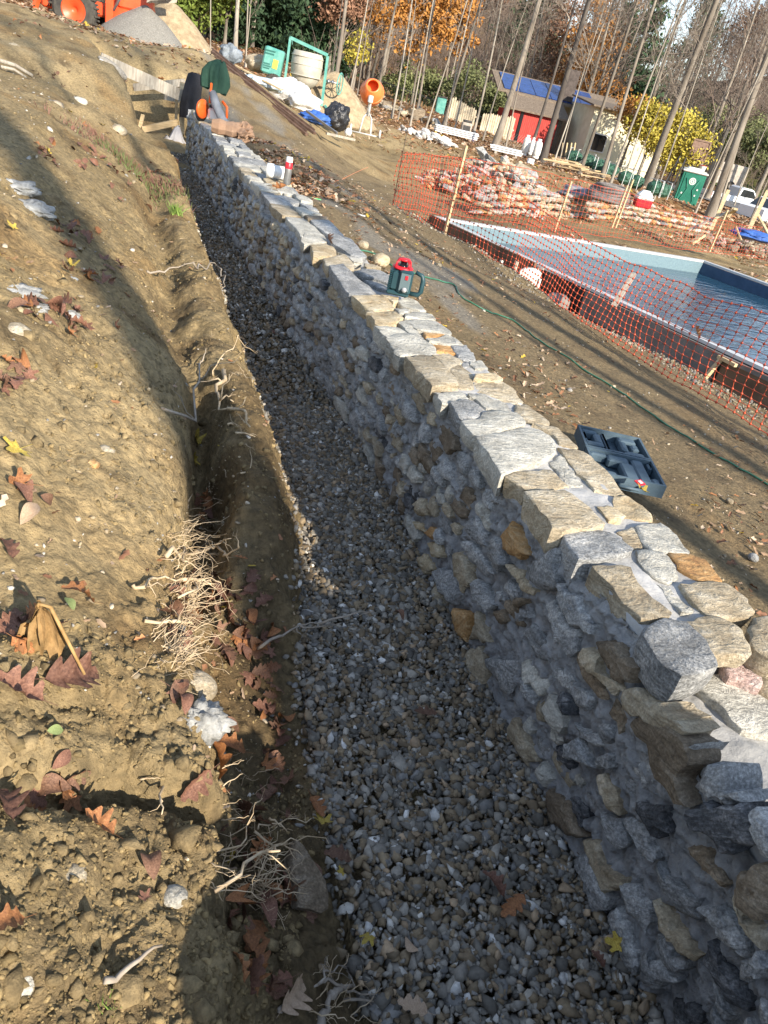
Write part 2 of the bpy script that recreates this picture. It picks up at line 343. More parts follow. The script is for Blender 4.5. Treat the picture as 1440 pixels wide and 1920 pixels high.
def ground(x, y, fine=True):
    x = np.asarray(x, float).ravel(); y = np.asarray(y, float).ravel()
    r = np.hypot(x, y)
    z = rbf(x, y)
    z = np.where(r > 75, z*np.clip(1-(r-75)/60, .4, 1)-3.5*(1-np.clip(1-(r-75)/60, .4, 1)), z)
    # wooded hill rising behind the houses
    az = np.degrees(np.arctan2(x, y))
    hill = sstep(62, 190, r+6*fbm(x*.02, y*.02, 0, 2, 5))
    hh = np.interp(az, [-60, -25, 0, 15, 24, 29, 34, 45, 60, 90], [20, 24, 30, 30, 22, 11, 15, 26, 28, 20])
    z = z+hill*hh
    # bank profile beside the trench
    dn = sstep(.2, .5, np.abs(x-xb(y)+.15)); d = x-xb(y)+.045*fbm(x*9, y*9, 0, 5, 95, .6)+(.3+.7*dn)*(.04*fbm(x*1.5, y*1.5, 0, 2, 91)*(y < 13)+.07*fbm(x*.9+3, y*.9, 0, 2, 92))
    yb = np.clip(y, -.5, 14)
    prof = np.interp(d, [-3.2, -1.95, -1.35, -.9, -.50, -.30, -.15, -.06, 0.02], [-.72, -.74, -.80, -1.03, -1.27, -1.30, -1.36, -1.52, -1.70])
    low = np.interp(d+.05*fbm(x*7, y*7, 0, 3, 97), [-1.35, -.9, -.50, -.38, -.31, -.16, 0.02], [-.80, -1.03, -1.26, -1.30, -1.46, -1.57, -1.70]); lw = (1-sstep(1.5, 2.0, y+.2*fbm(x*3, y*3, 0, 2, 96))); prof = prof*(1-lw)+low*lw
    hollow = np.exp(-((d+.39+.03*fbm(x*5, y*5, 0, 3, 93))/.075)**2)*sstep(1.35, 2.1, y)*(1-sstep(2.9, 3.7, y))*.24
    prof = prof+(.09*fbm(x*2, y*4.5, 0, 4, 98, .6)+.02)*np.exp(-((d+.2)/.1)**2)*(y > 1.2)
    hollow = hollow*1.45+np.exp(-((d+.44+.05*fbm(x*2, y*2, 0, 3, 94))/.10)**2)*sstep(3.0, 3.8, y)*(1-sstep(7, 8.5, y))*.13
    gully = np.exp(-((d+.22)/.15)**2)*sstep(.95, 1.3, y)*(1-sstep(1.9, 2.3, y))*.15
    crev = np.exp(-((y-.99-.18*x-.03*fbm(x*6, y*6, 0, 2, 3))/.035)**2)*sstep(-.45, -.05, x)*(1-sstep(.22, .34, x))*.14
    step = -(1-sstep(.93, 1.0, y-.18*x))*sstep(-.7, -.1, x)*.05*(x < .5)
    prof = prof-hollow-gully-crev+step
    wy = 1-sstep(8.5, 11, y)
    left = (1-sstep(-.02, .05, d))
    wl = left*wy*(1-sstep(-1.6, -3.0, d)*1.0)
    z = np.where(y < 13.3, z*(1-wl)+prof*wl, z)
    # trench floor
    tr = sstep(-.05, .0, d)*(1-sstep(.10, .22, x-xw(y)))*(1-sstep(13.3, 13.6, y))*sstep(-3, -2.5, y)
    z = z*(1-tr)+(ZG-.02)*tr
    yy = y-12.5
    cut = sstep(.0, .25, x-(-.02-yy*.22)+.1*fbm(x*2, y*2, 0, 3, 77))*(1-sstep(-.05, .35, x-(.98-.02*yy)))*sstep(-.1, .3, yy)*(1-sstep(4.0, 5.2, yy))*(1-(yy < .95)*(x > xw(y)+.05))
    z = z*(1-cut)+(-1.68+.0*yy)*cut
    # pool shell and the dig around it
    pdn = pool_dist(x, y)
    z = np.where(pdn < .06, -3.6, z)
    z = z-.16*np.exp(-((pdn-.2)/.28)**2)*(x < 9)
    if fine:
        nearw = 1-sstep(1.2, 1.6, x-xw(y)+1)
        bank = (d < .0)
        amp = np.where(bank, 1.0, np.where(x < xw(y)+.2, .15, .6))
        far = np.clip(r/4, 1, 6)
        zc_ = np.abs(fbm(x*7, y*7, 0, 4, 24, .6)); z = z-amp*bank*.02*np.exp(-(zc_/.05)**2)*sstep(0, .3, fbm(x*1.1, y*1.1, 0, 2, 25))
        z = z+amp*(.020*fbm(x*1.3, y*1.3, 0, 3, 21)*np.minimum(far, 3.5)+.022*fbm(x*5, y*5, 0, 4, 22)+.012*fbm(x*18, y*18, 0, 3, 23))
        sub = bank & (r < 9)
        if sub.any():
            xs = x[sub]; ys = y[sub]
            m = .35+.65*sstep(-.15, .4, fbm(xs*1.7, ys*1.7, 0, 3, 31)+.25*(ys < 1.3))
            d1, d2 = worley(xs*16+2*fbm(xs*9, ys*9, 0, 2, 5), ys*16, 3)
            d3, d4 = worley(xs*38+1.5*fbm(xs*15, ys*15, 0, 2, 6), ys*38, 4)
            z[sub] += (.010*(.55-d1)*m+.006*(.5-d3)*(.35+m)+.007*fbm(xs*33, ys*33, 0, 3, 43)+.016*(fbm(xs*11, ys*11, 0, 4, 44, .65))*m+.034*np.maximum(0, fbm(xs*3.1, ys*3.1, 0, 2, 41))*m
                       - .006*np.exp(-((d2-d1)/.08)**2)*m*sstep(0, .4, fbm(xs*2.1+9, ys*2.1, 0, 2, 42)))
        m2 = (bank | ((y > 11) & (x < 4) & (r < 40))) & (r >= 5)
        z = np.where(m2, z+.12*fbm(x*.9, y*.9, 0, 5, 51, .62)*sstep(5, 9, r)*(1-sstep(35, 60, r)), z)
    return z
def gz(x, y): return float(ground(np.array([x]), np.array([y]), False)[0])
def G(px, py, s0=1.0, s1=120.0):
    "where the line of sight through a photo pixel meets the ground"
    r = ray(px, py); a, b = s0, s1
    for n_s in (150, 24, 12):
        s = np.geomspace(a, b, n_s); P = r[None]*s[:, None]
        h = P[:, 2]-ground(P[:, 0], P[:, 1], False)
        i = int(np.argmax(h < 0))
        if h[i] >= 0: i = len(s)-1
        a, b = s[max(0, i-1)], s[i]
    return P[i]
def polar_grid():
    A = np.concatenate([np.linspace(-180, -62, 40)[:-1], np.linspace(-62, 58, 800)[:-1], np.linspace(58, 180, 41)[:-1]])
    Rr = np.concatenate([np.geomspace(.12, .6, 30)[:-1], np.geomspace(.6, 6, 390)[:-1], np.geomspace(6, 40, 230)[:-1], np.geomspace(40, 420, 90)])
    return A, Rr
A_, R_ = polar_grid(); na, nr = len(A_), len(R_)
AA, RR = np.meshgrid(np.radians(A_), R_)
TX = (RR*np.sin(AA)).ravel(); TY = (RR*np.cos(AA)).ravel(); TZ = ground(TX, TY)
i_ = np.arange(nr-1)[:, None]*na; j_ = np.arange(na)[None, :]; j2 = (j_+1) % na
Fq = np.stack([i_+j_, i_+j2, i_+na+j2, i_+na+j_], -1).reshape(-1, 4)[:, ::-1]
# soil colours: olive-tan subsoil, redder and wetter patches, leafy forest floor
def mixc(a, b, t): return a*(1-t[:, None])+b*t[:, None]
olive = np.array([.24, .182, .095]); tan_ = np.array([.375, .29, .16]); dark = np.array([.115, .082, .045]); grey = np.array([.22, .205, .175]); leafy = np.array([.20, .10, .04])
n1 = fbm(TX*.9, TY*.9, 0, 4, 61); n2 = fbm(TX*3.5, TY*3.5, 0, 4, 62); n3 = fbm(TX*14, TY*14, 0, 4, 63)
col = mixc(np.tile(olive, (len(TX), 1)), tan_, np.clip(.5+.9*n1+.5*n3, 0, 1))
col = mixc(col, dark, sstep(.05, .7, n2+.4*n3)*.85)
col = mixc(col, np.array([.30, .19, .08]), sstep(.1, .6, fbm(TX*2.1, TY*2.1, 0, 3, 69))*.5)
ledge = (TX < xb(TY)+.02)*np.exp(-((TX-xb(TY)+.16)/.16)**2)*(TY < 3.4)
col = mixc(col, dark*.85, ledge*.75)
rr_ = np.hypot(TX, TY)
yard = sstep(0, .3, TX-xr(TY))*(TY > -5)
col = mixc(col, np.array([.150, .115, .072]), yard*(.65+.3*n1)*(1-sstep(14, 22, rr_)))
col = mixc(col, grey, yard*sstep(.1, .5, fbm(TX*1.6, TY*.7, 0, 3, 65))*.8*(TX < 3.2))
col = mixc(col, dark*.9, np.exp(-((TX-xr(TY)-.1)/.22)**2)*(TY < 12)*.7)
fl = sstep(27, 36, rr_+5*fbm(TX*.1, TY*.1, 0, 3, 66))
col = mixc(col, leafy, fl*np.clip(.75+.6*n2, 0, 1))
fl2 = sstep(50, 70, rr_)*sstep(-.1, .3, fbm(TX*.05, TY*.05, 0, 2, 67))
col = mixc(col, np.array([.10, .13, .035]), fl2*.8)
col = mixc(col, np.array([.11, .085, .05]), sstep(80, 110, rr_)*.8)
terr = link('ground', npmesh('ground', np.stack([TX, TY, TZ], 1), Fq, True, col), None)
MG = mat('soil', (.60, .60, .60), (1.22, 1.18, 1.12), 34, .95, 1.0, 48, attr='tint', bdist=.022, spec=.15, detail=9)
terr.data.materials.append(MG); terr['kind'] = 'structure'

# ================================================================== STONE WALL
def resample(P, step):
    P = np.asarray(P, float); Q = np.vstack([P, P[:1]]); seg = np.hypot(*np.diff(Q, axis=0).T)
    cum = np.concatenate([[0], np.cumsum(seg)]); n = int(np.clip(round(cum[-1]/step), 10, 22))
    t = np.linspace(0, cum[-1], n, endpoint=False)
    return np.stack([np.interp(t, cum, Q[:, 0]), np.interp(t, cum, Q[:, 1])], 1)
def rock(poly, thick, seed, step=.03, bev=.012, rough=.006, shrink=.93, tilt=(0, 0), dome=.0):
    """a split stone: face outline in its own plane (u, v), front at w=0 and body going to w=-thick.
    returns vertices (u, v, w) and triangle/quad faces"""
    P = resample(poly, step); n = len(P); c = P.mean(0)
    rs = np.random.RandomState(seed); P = P+rs.normal(0, rough*.8, P.shape)
    size = np.hypot(*(P-c).T).mean()
    rings = []
    def ring(k, w, inset):
        d = P-c; L = np.hypot(d[:, 0], d[:, 1])[:, None]
        q = c+d*np.maximum(.15, (L*k-inset)/L)
        nz = fbm(q[:, 0]*22+seed, q[:, 1]*22, w*22, 3, seed)
        return np.column_stack([q, np.full(n, w)+nz*rough])
    rings.append(ring(shrink*.92, -thick, 0)); rings.append(ring(shrink, -thick*.8, 0)); rings.append(ring(.99, -thick*.45, 0))
    rings.append(ring(1.0, -bev*1.3, 0)); rings.append(ring(1.0, -bev*.35, bev*.45)); rings.append(ring(1.0, dome*.3, bev*1.6))
    rings.append(ring(.60, dome*.8, 0)); rings.append(ring(.25, dome, 0))
    side = fbm(P[:, 0]*30+seed*3, P[:, 1]*30, 0, 2, seed+5)
    for k in (1, 2, 3): 
        rings[k][:, :2] += ((P-c)/np.maximum(1e-6, np.hypot(*(P-c).T))[:, None])*(fbm(P[:, 0]*18+seed, P[:, 1]*18, k*3.3, 2, seed+9)*rough*1.8)[:, None]
    V = np.vstack(rings+[[[c[0], c[1], dome+rough*rs.normal()*.5]], [[c[0], c[1], -thick]]])
    ctr = V[:, :2]-c
    V[:, 2] += ctr[:, 0]*tilt[0]+ctr[:, 1]*tilt[1]
    V[:, 2] += np.where(V[:, 2] > -thick*.3, fbm(V[:, 0]*9+seed, V[:, 1]*9, 0, 2, seed+2)*rough*2.0, 0)
    F_ = []
    for i in range(7):
        for k in range(n): F_.append((i*n+k, i*n+(k+1) % n, (i+1)*n+(k+1) % n, (i+1)*n+k))
    for k in range(n): F_.append((7*n+k, 7*n+(k+1) % n, 8*n)); F_.append(((k+1) % n, k, 8*n+1))
    return V, F_
def stone_mesh(name, V, Fs, sm=True):
    me = D.meshes.new(name); me.from_pydata(V.tolist(), [], Fs); me.polygons.foreach_set('use_smooth', [sm]*len(me.polygons)); me.update()
    if sm:
        try: me.set_sharp_from_angle(angle=math.radians(32))
        except Exception: pass
    return me
WALL = empty('stone_wall', (1.35, 6.5, ZG), label='long grey and tan mortared fieldstone retaining wall with a pale capped top beside the gravel trench', cat='wall')
WO = np.array([1.35, 6.5, ZG])
def zcap(y): return -1.0+.0*y
SM = dict(T='stone_tan', Y='stone_yellow', O='stone_orange', G='stone_grey', P='stone_pale', B='stone_brown', D='stone_dark', K='stone_pink')
# coping stones traced one by one (crop origin, crop zoom): outline, colour, drop below the cap line, thickness
R3 = (960, 900, 3.0); RA = (740, 620, 2.88); RB = (560, 430, 4.8); RC = (380, 220, 4.8)
CAPS = [
 (R3, [(95,62),(310,58),(370,100),(470,170),(525,240),(440,268),(245,278),(180,180)], 'T', -.01, .12), (R3, [(305,75),(400,55),(500,90),(480,112),(360,108)], 'Y', .005, .05),
 (R3, [(570,95),(640,85),(720,130),(800,195),(790,230),(650,205),(580,150)], 'Y', 0, .10), (R3, [(480,150),(570,150),(640,205),(600,240),(535,235)], 'Y', .003, .06),
 (R3, [(290,290),(370,265),(550,285),(675,385),(670,410),(440,465),(375,455)], 'G', 0, .12), (R3, [(590,290),(700,265),(770,365),(680,390)], 'T', .004, .06),
 (R3, [(690,260),(850,235),(1005,385),(990,405),(880,400),(770,385),(715,300)], 'P', 0, .10), (R3, [(450,485),(650,490),(780,640),(920,750),(740,785),(640,690),(560,590)], 'T', -.008, .12),
 (R3, [(710,400),(840,395),(930,500),(925,560),(870,575),(770,525),(720,480)], 'P', .004, .07), (R3, [(890,410),(1000,402),(1090,440),(1185,560),(1140,572),(1060,570),(960,500)], 'O', 0, .10),
 (R3, [(945,590),(1210,570),(1300,640),(1380,750),(1280,765),(1110,765),(1020,680)], 'T', 0, .10), (R3, [(830,580),(880,590),(1045,740),(960,750),(900,680)], 'P', .004, .06),
 (R3, [(730,850),(840,775),(990,790),(1070,890),(1145,1010),(1140,1060),(930,1110),(840,1000)], 'G', -.012, .13), (R3, [(985,790),(1150,755),(1290,830),(1340,960),(1330,985),(1160,990),(1080,890)], 'T', 0, .07),
 (R3, [(1340,850),(1380,770),(1480,770),(1560,800),(1660,980),(1480,1000),(1360,930)], 'T', 0, .10), (R3, [(1185,995),(1380,1000),(1415,1140),(1380,1165),(1290,1110),(1215,1090)], 'K', .07, .10),
 (R3, [(970,1120),(1180,1090),(1440,1150),(1620,1200),(1640,1420),(1440,1430),(1250,1390),(1180,1290),(1080,1190)], 'P', .10, .11),
 (R3, [(1440,1010),(1560,1010),(1700,1130),(1640,1190),(1460,1140)], 'T', .09, .1), (R3, [(1330,1430),(1440,1400),(1640,1450),(1760,1700),(1500,1780),(1350,1650)], 'B', .19, .2),
 (R3, [(1640,1200),(1760,1180),(1900,1400),(1820,1450),(1650,1420)], 'G', .12, .12), (R3, [(1600,1780),(1760,1700),(1980,1900),(1900,2100),(1650,2050)], 'T', .22, .2),
 (RA, [(65,130),(150,122),(210,140),(335,265),(330,295),(205,300),(130,210)], 'T', -.012, .11), (RA, [(205,292),(330,297),(345,320),(230,325)], 'T', .004, .06),
 (RA, [(225,332),(345,324),(385,345),(395,370),(260,388)], 'P', .0, .09), (RA, [(300,385),(400,372),(460,400),(475,460),(360,470)], 'G', 0, .09),
 (RA, [(370,480),(475,465),(490,432),(650,442),(720,500),(560,540),(450,575),(400,530)], 'P', -.004, .10), (RA, [(400,345),(470,335),(600,385),(655,445),(500,420)], 'P', 0, .08),
 (RA, [(435,282),(570,280),(640,320),(700,385),(660,393),(600,378),(440,320)], 'T', 0, .09), (RA, [(660,397),(720,390),(830,480),(830,508),(725,498),(650,440)], 'T', 0, .09),
 (RA, [(460,580),(560,543),(735,515),(860,565),(868,640),(780,705),(640,745),(585,780)], 'P', -.006, .12), (RA, [(745,508),(870,515),(950,590),(998,632),(900,618),(860,560)], 'T', 0, .09),
 (RA, [(885,635),(1000,642),(1130,740),(1250,880),(1200,885),(1090,860),(960,740)], 'T', 0, .10), (RA, [(612,792),(650,757),(850,745),(940,830),(720,865)], 'T', .0, .11),
 (RA, [(845,705),(900,662),(1000,800),(1015,828),(935,828)], 'P', .004, .06), (RA, [(300,205),(350,188),(428,235),(423,310),(345,310)], 'T', .003, .07),
 (RA, [(210,133),(300,125),(372,158),(342,180),(295,203)], 'T', 0, .08), (RA, [(437,237),(540,225),(585,260),(572,275),(438,262)], 'Y', 0, .08), (RA, [(402,167),(470,160),(508,208),(425,205)], 'P', 0, .08),
 (RA, [(352,177),(398,170),(408,195),(370,198)], 'G', .01, .05), (RA, [(302,78),(390,77),(440,150),(400,158),(350,140)], 'G', 0, .08), (RA, [(207,72),(290,67),(330,123),(222,110)], 'O', 0, .08),
 (RA, [(172,47),(300,17),(370,73),(212,63)], 'P', 0, .08),
 (RB, [(790,980),(880,950),(1080,950),(1220,1070),(1215,1135),(1060,1112),(930,1130)], 'P', 0, .11), (RB, [(690,872),(790,862),(905,872),(985,940),(790,968)], 'P', 0, .10),
 (RB, [(905,830),(985,802),(1058,870),(1108,948),(1003,950)], 'P', .0, .08), (RB, [(965,810),(1060,797),(1240,822),(1375,930),(1350,943),(1100,900)], 'P', 0, .09),
 (RB, [(1112,920),(1340,945),(1300,970),(1162,970)], 'O', 0, .08), (RB, [(610,732),(780,727),(865,740),(935,800),(895,825),(770,858),(690,863),(680,800)], 'Y', 0, .09),
 (RB, [(782,858),(830,822),(902,850),(897,868)], 'Y', .01, .05), (RB, [(490,602),(720,588),(800,622),(865,690),(848,720),(700,738),(620,700)], 'Y', 0, .10), (RB, [(742,582),(830,592),(910,602),(860,658),(805,625)], 'Y', 0, .07),
 (RB, [(883,642),(960,618),(1080,652),(1150,720),(1100,728),(950,690)], 'P', 0, .09), (RB, [(872,712),(975,703),(1003,738),(905,765)], 'P', .0, .06), (RB, [(1008,742),(1100,732),(1200,762),(1238,816),(965,797),(955,770)], 'P', 0, .09),
 (RB, [(272,332),(400,322),(520,430),(650,510),(712,578),(500,592),(440,560),(380,470)], 'G', -.005, .11), (RB, [(225,253),(400,240),(488,300),(495,345),(430,355),(262,320)], 'T', 0, .10),
 (RB, [(112,132),(250,127),(330,172),(348,230),(205,240),(135,242)], 'Y', 0, .10), (RB, [(503,387),(560,357),(720,352),(840,420),(850,500),(740,447),(600,412)], 'G', 0, .06), (RB, [(572,432),(700,430),(760,470),(830,558),(760,540),(640,480)], 'G', .02, .05),
 (RB, [(292,62),(360,42),(480,92),(608,240),(560,258),(470,238),(380,168),(292,112)], 'G', 0, .09), (RB, [(352,192),(440,242),(558,268),(578,298),(500,300),(405,222)], 'P', 0, .06), (RB, [(592,312),(680,312),(740,340),(700,350),(600,345)], 'T', 0, .06),
 (RB, [(432,362),(500,352),(556,348),(500,388)], 'T', 0, .05), (RC, [(755,903),(920,903),(1000,972),(1095,1060),(1125,1118),(900,1138),(855,1010)], 'P', 0, .10), (RC, [(612,772),(780,792),(898,880),(722,888),(620,800)], 'T', 0, .10),
 (RC, [(552,703),(735,713),(815,788),(612,765)], 'G', 0, .09), (RC, [(965,932),(1130,932),(1250,1030),(1278,1048),(1150,1050),(1003,960)], 'G', 0, .08), (RC, [(932,883),(1110,883),(1128,923),(952,923)], 'B', 0, .07),
 (RC, [(825,802),(900,802),(1078,868),(902,878)], 'P', 0, .07), (RC, [(855,742),(960,762),(1048,850),(942,828)], 'G', 0, .08), (RC, [(502,623),(640,623),(698,688),(560,688)], 'T', 0, .09), (RC, [(645,623),(800,623),(885,708),(742,700)], 'P', 0, .08),
]
cap_polys = []
ns = 0
for R_o, pts, c_, drop, th in CAPS:
    z = -1.0-drop+.01*RNG.normal()*.35
    P = np.array([Z(R_o[0]+a/R_o[2], R_o[1]+b/R_o[2], z)[:2] for a, b in pts])
    cap_polys.append(P)
    cc = P.mean(0); P = cc+(P-cc)*1.045
    V, Fs = rock(P-cc, .10 if th >= .12 else th*.72, 100+ns, step=.026, bev=.0045, rough=.0045, tilt=(RNG.normal()*.03, RNG.normal()*.03), dome=.001)
    me = stone_mesh('capstone', V, Fs)
    o = link('capstone', me, SM[c_], WALL, (cc[0]-WO[0], cc[1]-WO[1], z-WO[2])); ns += 1
# the farther coping: two or three irregular strips of flat stones
y = 6.35; rs = np.random.RandomState(5)
while y < 12.6:
    L = rs.uniform(.28, .5); k = rs.choice([1, 2, 2, 3])
    cuts = np.sort(np.concatenate([[0, 1], rs.uniform(.3, .7, k-1) if k < 3 else np.array([.33, .66])+rs.normal(0, .04, 2)]))
    for i in range(len(cuts)-1):
        y0 = y+rs.uniform(0, .05)*(i > 0); y1 = y+L-.015+rs.uniform(-.04, .03)
        a, b = cuts[i], cuts[i+1]
        def PX(t, yy): return xw(yy)-.01+t*(xr(yy)-xw(yy)+.01)
        g = .008
        P = np.array([(PX(a, y0)+g, y0), (PX((a+b)/2, y0)+0, y0-.012*rs.rand()), (PX(b, y0)-g, y0+rs.uniform(-.03, .03)), (PX(b, (y0+y1)/2)-g+rs.normal()*.012, (y0+y1)/2), (PX(b, y1)-g, y1+rs.uniform(-.03, .03)), (PX((a+b)/2, y1), y1), (PX(a, y1)+g, y1+rs.uniform(-.03, .03)), (PX(a, (y0+y1)/2)+g+rs.normal()*.012, (y0+y1)/2)])
        cc = P.mean(0); V, Fs = rock(P-cc, .09, 900+ns, step=.05, bev=.012, rough=.006, tilt=(rs.normal()*.02, rs.normal()*.02))
        link('capstone', stone_mesh('capstone', V, Fs), SM[rs.choice(list('TGPPGG'))], WALL, (cc[0]-WO[0], cc[1]-WO[1], -1.0+rs.normal()*.008-WO[2])); ns += 1
    y += L
# behind the camera's near edge the coping is one step lower
for yy in (-.45, -.05, .35):
    P = np.array([(1.2, yy), (1.56, yy), (1.58, yy+.33), (1.21, yy+.36)]); cc = P.mean(0)
    V, Fs = rock(P-cc, .12, 990+int(yy*10), step=.05, bev=.012, rough=.008); link('capstone', stone_mesh('capstone', V, Fs), SM['T'], WALL, (cc[0]-WO[0], cc[1]-WO[1], -1.16-WO[2]))
PL = empty('shade_stack', (1.36, -.75, -1.12), label='unseen pile of stones added on the near wall end to shade the gravel', cat='shadow caster')  # added out of view, shaped to throw shade on the near gravel
for i_s in range(48):
    row, lay = i_s % 8, i_s//8; yy = -1.75+.245*row+.10*(lay % 2)+RNG.normal()*.01; Pq = np.array([(-.17, -.12), (.17, -.125), (.18, .12), (-.16, .125)])*RNG.uniform(.92, 1.1); V, Fs = rock(Pq, .105, 4000+i_s, step=.05, bev=.01, rough=.008)
    if yy < (.12 if lay < 3 else .02): link('stone', stone_mesh('stone', V, Fs), SM[RNG.choice(list('GTB'))], PL, (RNG.normal()*.015, yy-PL.location[1], .06+.098*lay), (RNG.normal()*.03, RNG.normal()*.03, RNG.uniform(-.12, .12)))
PH = empty('shade_heap', (.85, -.55, -1.68), label='unseen stones added in the trench behind the camera to shade gravel and gully', cat='stone heap')  # added behind the camera to shade the gravel and the ledge beside it
for i_s in range(84):
    if i_s % 3 == 2: continue
    lay = i_s//12; Pq = np.array([(-.13, -.10), (.13, -.11), (.14, .10), (-.12, .11)])*RNG.uniform(.9, 1.15); V, Fs = rock(Pq, .13, 4100+i_s, step=.05, bev=.012, rough=.009)
    link('stone', stone_mesh('stone', V, Fs), SM[RNG.choice(list('GTB'))], PH, (-.28+.27*(i_s % 3)+RNG.normal()*.02, -.42+.26*((i_s//3) % 4)+RNG.normal()*.015-.012*lay, .10+.125*lay), (RNG.normal()*.08, RNG.normal()*.08, RNG.uniform(-.3, .3)))
# stones of the face: the prominent ones traced on the face plane
R4 = (1040, 1200, 3.6); R5 = (740, 900, 3.6); R6 = (1040, 1520, 3.6)
FACE = [
 (R4, [(585,195),(740,290),(870,370),(1000,480),(960,560),(860,560),(720,470),(600,370),(575,290)], 'T', .03), (R4, [(550,540),(640,500),(800,600),(990,700),(1000,830),(900,900),(980,1110),(900,1100),(780,980),(700,850),(670,700),(600,600)], 'B', .045),
 (R4, [(885,640),(1000,550),(1090,540),(1060,610),(900,685)], 'G', .03), (R4, [(310,0),(440,10),(530,100),(580,190),(570,285),(460,250),(390,150)], 'B', .03), (R4, [(245,60),(310,50),(380,220),(490,310),(500,350),(430,355),(340,250),(250,150)], 'T', .035),
 (R4, [(20,180),(120,240),(260,370),(270,440),(200,450),(80,330),(10,230)], 'G', .02), (R4, [(150,560),(250,610),(350,700),(310,740),(200,650)], 'G', .02), (R4, [(110,690),(180,650),(310,860),(250,860),(130,780)], 'G', .03),
 (R4, [(310,810),(420,740),(440,850),(340,880),(305,830)], 'G', .03), (R4, [(300,890),(380,920),(470,1150),(440,1180),(340,1040)], 'T', .03), (R4, [(570,1090),(740,1120),(790,1280),(720,1350),(610,1190)], 'D', .025),
 (R4, [(1090,700),(1240,700),(1270,800),(1260,960),(1100,950),(1070,850)], 'G', .0), (R4, [(1060,1000),(1270,1010),(1280,1060),(1150,1100)], 'G', .01), (R4, [(980,1150),(1100,1100),(1290,1140),(1420,1380),(1200,1400),(1020,1260)], 'D', .04),
 (R4, [(0,1000),(120,1080),(220,1320),(150,1320),(0,1220)], 'B', .03), (R4, [(330,1160),(470,1230),(520,1380),(410,1370)], 'G', .03), (R4, [(490,1180),(620,1260),(700,1490),(600,1460)], 'G', .02), (R4, [(490,780),(590,640),(690,820),(720,930),(600,990)], 'G', -.005),
 (R4, [(1340,1130),(1480,1180),(1620,1500),(1500,1480),(1380,1300)], 'G', .03),
 (R5, [(530,280),(600,255),(650,380),(640,440),(600,440),(530,340)], 'G', .03), (R5, [(780,370),(850,290),(890,400),(940,510),(870,540),(790,480)], 'O', .03), (R5, [(810,570),(880,600),(980,770),(960,800),(880,720)], 'T', .03),
 (R5, [(920,580),(1100,460),(1140,740),(1040,730),(960,680)], 'G', .025), (R5, [(1150,680),(1240,760),(1360,1000),(1340,1050),(1220,960),(1150,790)], 'G', .035), (R5, [(650,440),(700,390),(780,440),(800,580),(740,600),(660,520)], 'G', .03),
 (R5, [(430,490),(500,480),(560,720),(500,740),(440,640)], 'T', .035), (R5, [(500,400),(560,420),(690,620),(640,650),(530,530)], 'G', .025), (R5, [(560,680),(640,690),(720,860),(660,890),(580,800)], 'G', .035), (R5, [(90,430),(150,400),(200,620),(170,640),(100,520)], 'Y', .03),
 (R5, [(190,540),(250,500),(300,590),(250,660)], 'Y', .03), (R5, [(270,430),(330,425),(350,520),(300,530)], 'Y', .03), (R5, [(170,290),(210,290),(240,350),(180,340)], 'Y', .03), (R5, [(245,360),(300,310),(330,380),(290,400)], 'O', .03),
 (R5, [(170,150),(220,130),(250,230),(200,240)], 'T', .03), (R5, [(440,870),(560,910),(500,1090),(440,1030)], 'O', .03), (R5, [(550,1080),(600,890),(640,1000),(660,1100)], 'T', .03), (R5, [(490,1190),(600,1110),(650,1280),(640,1400),(540,1330)], 'T', .04),
 (R5, [(320,620),(400,600),(470,760),(440,850),(350,760)], 'G', .03), (R5, [(1040,820),(1120,840),(1270,1040),(1240,1200),(1150,1100)], 'G', .025), (R5, [(915,1000),(980,970),(1080,1240),(990,1180)], 'G', .02), (R5, [(650,1200),(860,1210),(800,1440),(700,1330)], 'G', .02),
 (R5, [(250,760),(330,730),(360,850),(290,860)], 'T', .035), (R5, [(840,810),(940,800),(920,860),(850,850)], 'B', .03), (R5, [(880,880),(940,870),(950,930),(890,940)], 'G', .03), (R5, [(700,880),(780,870),(790,970),(740,960)], 'B', .02),
 (R6, [(690,580),(850,750),(1010,980),(940,985),(860,920),(760,760)], 'T', .035), (R6, [(720,340),(760,420),(900,500),(1000,620),(970,740),(850,650),(740,500)], 'G', .02), (R6, [(940,230),(1050,260),(1200,500),(1180,540),(1040,400)], 'B', .03),
 (R6, [(1010,620),(1150,640),(1330,900),(1300,970),(1160,850)], 'G', .03), (R6, [(210,170),(280,190),(400,400),(520,480),(400,560),(320,400)], 'T', .03), (R6, [(190,330),(260,260),(420,590),(380,680),(330,640)], 'G', .045),
 (R6, [(400,700),(470,650),(630,1060),(600,1100),(520,1010)], 'G', .04), (R6, [(700,840),(800,860),(930,1050),(880,1090),(780,1050)], 'G', .025), (R6, [(640,980),(720,990),(890,1120),(720,1200),(630,1130)], 'G', .04), (R6, [(1060,940),(1100,880),(1340,1330),(1240,1320),(1080,1080)], 'D', .035),
 (R6, [(1280,400),(1440,380),(1560,440),(1600,700),(1440,740),(1330,620)], 'B', .045), (R6, [(1245,560),(1330,680),(1440,880),(1440,950),(1330,770)], 'T', .03), (R6, [(810,1290),(960,1270),(1030,1440),(850,1500)], 'D', .03), (R6, [(1060,1140),(1130,1190),(1230,1380),(1150,1390)], 'G', .02),
 (R6, [(1270,1090),(1330,960),(1440,960),(1500,1060),(1350,1150)], 'G', .035), (R6, [(500,480),(620,560),(690,740),(650,830),(520,650)], 'G', .02),
]
fboxes = []
SPOT = []          # stone outlines and how proud they stand, so the mortar can rise around them
